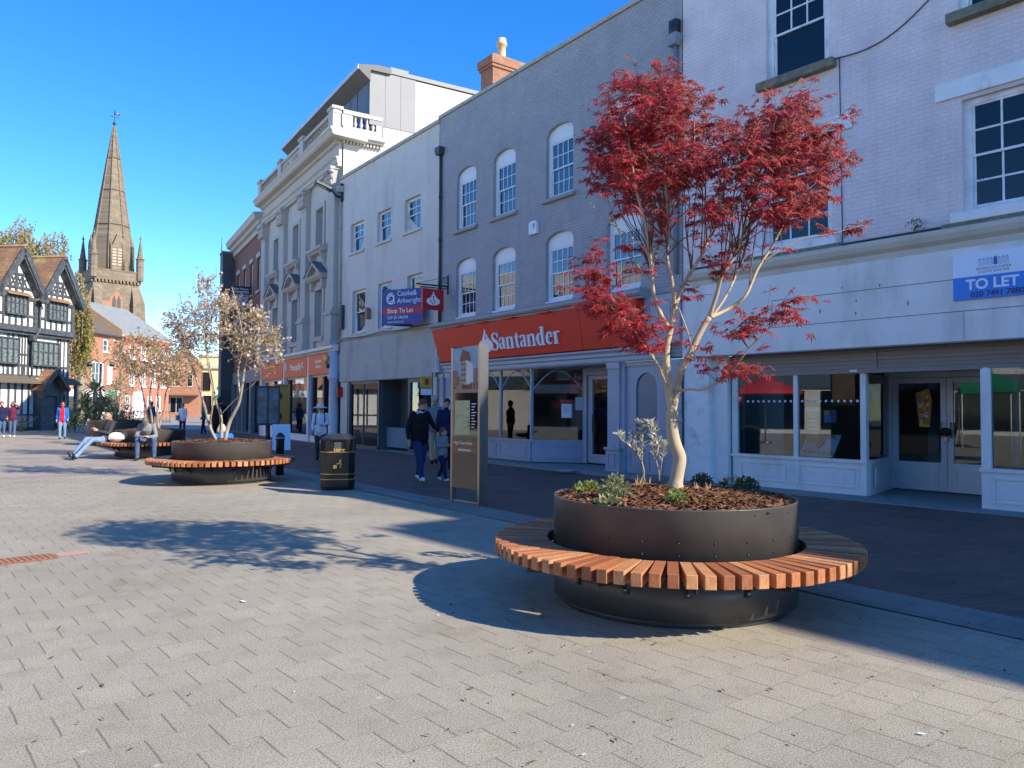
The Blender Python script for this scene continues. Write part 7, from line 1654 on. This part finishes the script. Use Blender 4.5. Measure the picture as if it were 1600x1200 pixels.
A_=ground_at(-60,756); B_=ground_at(250,733.5); dn=(B_-A_).normalized(); b=MB(); b.add([A_-dn*20+V((0,0,.002)),B_+dn*4+V((0,0,.002)),V((-14,40,.002)),V((-25,80,.002)),V((-30,120,.002)),V((-90,120,.002)),V((-60,30,.002))],[range(7)]); struct(b.build('road',FARP))
strip(edge,inner,.004,DBR,'pavement')
off=[p+V((-.84,-.54,0)).normalized()*.56 for p in edge]
strip(off,edge,.008,BAND,'paving_band')
APR=mat('grey_entrance_slab',(.24,.235,.22),.8,.1,3,bmp=.3,bscale=60,dirt=(.13,.12,.11),dirt_amt=.5)
b=MB(); b.prism([wpt(J1,A1,-22,.62),wpt(J1,A1,-6.3,.5),wpt(J1,A1,-3,.47),wpt(J1,A1,.05,.5),wpt(J1,A1,.05,-2.2),wpt(J1,A1,-22,-2.2)],(0,0,.025)); struct(b.build('entrance_step',APR))
b=MB(); b.prism([wpt(J1,A2,.3,.6),wpt(J1,A2,4,.62),wpt(J1,A2,9.9,.4),wpt(J1,A2,9.9,-1.3),wpt(J1,A2,.3,-1.3)],(0,0,.075)); struct(b.build('entrance_step',APR))
b=MB(); c0=ground_at(882,734.5,.085); b.lathe([(.23,.077),(.23,.082),(.19,.083),(.19,.078)],24,(c0.x,c0.y,0)); o=b.build('floor_sticker',mat('pale_floor_vinyl',(.42,.42,.38))); tag(o,'pale ring shaped sticker on the slab before the bank doorway','sticker')
# inset drain grating
p=ground_at(78,866); ang=math.radians(39.5)
dg_=thing('drain_grating','rusty red slotted drain grating set in the buff paving','grating',(p.x,p.y,.0),0)
A=ground_at(65,866)-ground_at(-40,878); u=A.normalized(); n_=V((-u.y,u.x,0)); 
def gq(a,c,z): return u*a+n_*c+V((0,0,z))
b=MB(); b.prism([gq(-.90,-.30,.004),gq(0,-.30,.004),gq(0,.0,.004),gq(-.90,.0,.004)],(0,0,.006)); b.build('frame',mat('rusty_iron',(.24,.10,.055),.8,.2,20),dg_)
b=MB()
for k in range(17): b.prism([gq(-.87+k*.05,-.28,.0105),gq(-.845+k*.05,-.28,.0105),gq(-.845+k*.05,-.02,.0105),gq(-.87+k*.05,-.02,.0105)],(0,0,.004))
b.build('bars',mat('rust_bar',(.38,.15,.075),.8,.2,20),dg_)
b=MB(); b.prism([gq(.03,-.2,.003),gq(.33,-.2,.003),gq(.33,.0,.003),gq(.03,.0,.003)],(0,0,.002)); b.build('pink_infill',mat('pink_mortar',(.44,.27,.2),.9,.15,12),dg_)
# scraps lying about
rr=random.Random(12)
LITT=islandmat('scraps',[(.09,.06,.03),(.16,.10,.05),(.05,.04,.03),(.22,.15,.07)],.8,.2); b=MB()
for i in range(170):
    if i<110: g_=ground_at(rr.uniform(700,1600),rr.uniform(880,1200))
    else: g_=ground_at(rr.uniform(0,900),rr.uniform(800,1200))
    a=rr.random()*6.3; l=rr.uniform(.006,.022); w=l*rr.uniform(.2,.5); d=V((math.cos(a),math.sin(a),0)); s=V((-d.y,d.x,0)); c=V((g_.x,g_.y,.0095))
    b.add([c-d*l,c+s*w+V((0,0,.004)),c+d*l+V((0,0,.006*rr.random())),c-s*w],[(0,1,2,3)])
o=b.build('fallen_leaf_scraps',LITT); tag(o,'tiny dry leaf scraps and crumbs scattered over the paving','debris',kind='stuff')
b=MB()
for (x,y,l) in ((1440,1149,.016),(895,1136,.008),(912,1182,.010),(460,1083,.008),(380,941,.03),(685,963,.014)):
    g_=ground_at(x,y); a=rr.random()*6; c=V((g_.x,g_.y,.0098)); d=V((math.cos(a),math.sin(a),0))*l; s=V((-d.y,d.x,0))*.5
    b.add([c-d-s,c+d-s*.6,c+d+s,c-d*.7+s],[(0,1,2,3)])
o=b.build('paper_scraps',PAPER); tag(o,'small white paper scraps and droppings on the sunlit paving','litter',kind='stuff')
# ================================================================== LIGHT, SKY, CAMERA
SUN_AZ=V((.885,-.465,0)); ELEV=31.0
sd=V((SUN_AZ.x*math.cos(math.radians(ELEV)),SUN_AZ.y*math.cos(math.radians(ELEV)),math.sin(math.radians(ELEV)))).normalized()
sl=bpy.data.lights.new('sun','SUN'); sl.energy=3.55; sl.angle=math.radians(.5); sl.color=(1,.91,.78)
so=bpy.data.objects.new('sun',sl); COL.objects.link(so); so.rotation_euler=sd.to_track_quat('Z','Y').to_euler()
wld=bpy.data.worlds.new('World'); SC.world=wld; wld.use_nodes=True; t=wld.node_tree; bg=t.nodes['Background']
sk=t.nodes.new('ShaderNodeTexSky'); sk.sky_type='NISHITA'; sk.sun_disc=False; sk.sun_elevation=math.radians(ELEV); sk.sun_rotation=math.atan2(SUN_AZ.x,SUN_AZ.y); sk.altitude=60; sk.air_density=.8; sk.dust_density=.0; sk.ozone_density=3.0
hs_=t.nodes.new('ShaderNodeHueSaturation'); hs_.inputs['Saturation'].default_value=1.33; hs_.inputs['Value'].default_value=.92; hs_.inputs['Hue'].default_value=.508; t.links.new(sk.outputs[0],hs_.inputs['Color']); t.links.new(hs_.outputs[0],bg.inputs[0]); bg.inputs[1].default_value=.15
cam=bpy.data.cameras.new('camera'); co=bpy.data.objects.new('camera',cam); COL.objects.link(co)
M=Matrix((CR,CU,-CF)).transposed().to_4x4(); M.translation=V((0,0,CAMH)); co.matrix_world=M
cam.sensor_width=36; cam.lens=27; cam.clip_end=2000; cam.clip_start=.05; SC.camera=co
vs=SC.view_settings; vs.view_transform='Standard'; vs.look='None'; vs.exposure=1.32; vs.gamma=1; vs.use_curve_mapping=False
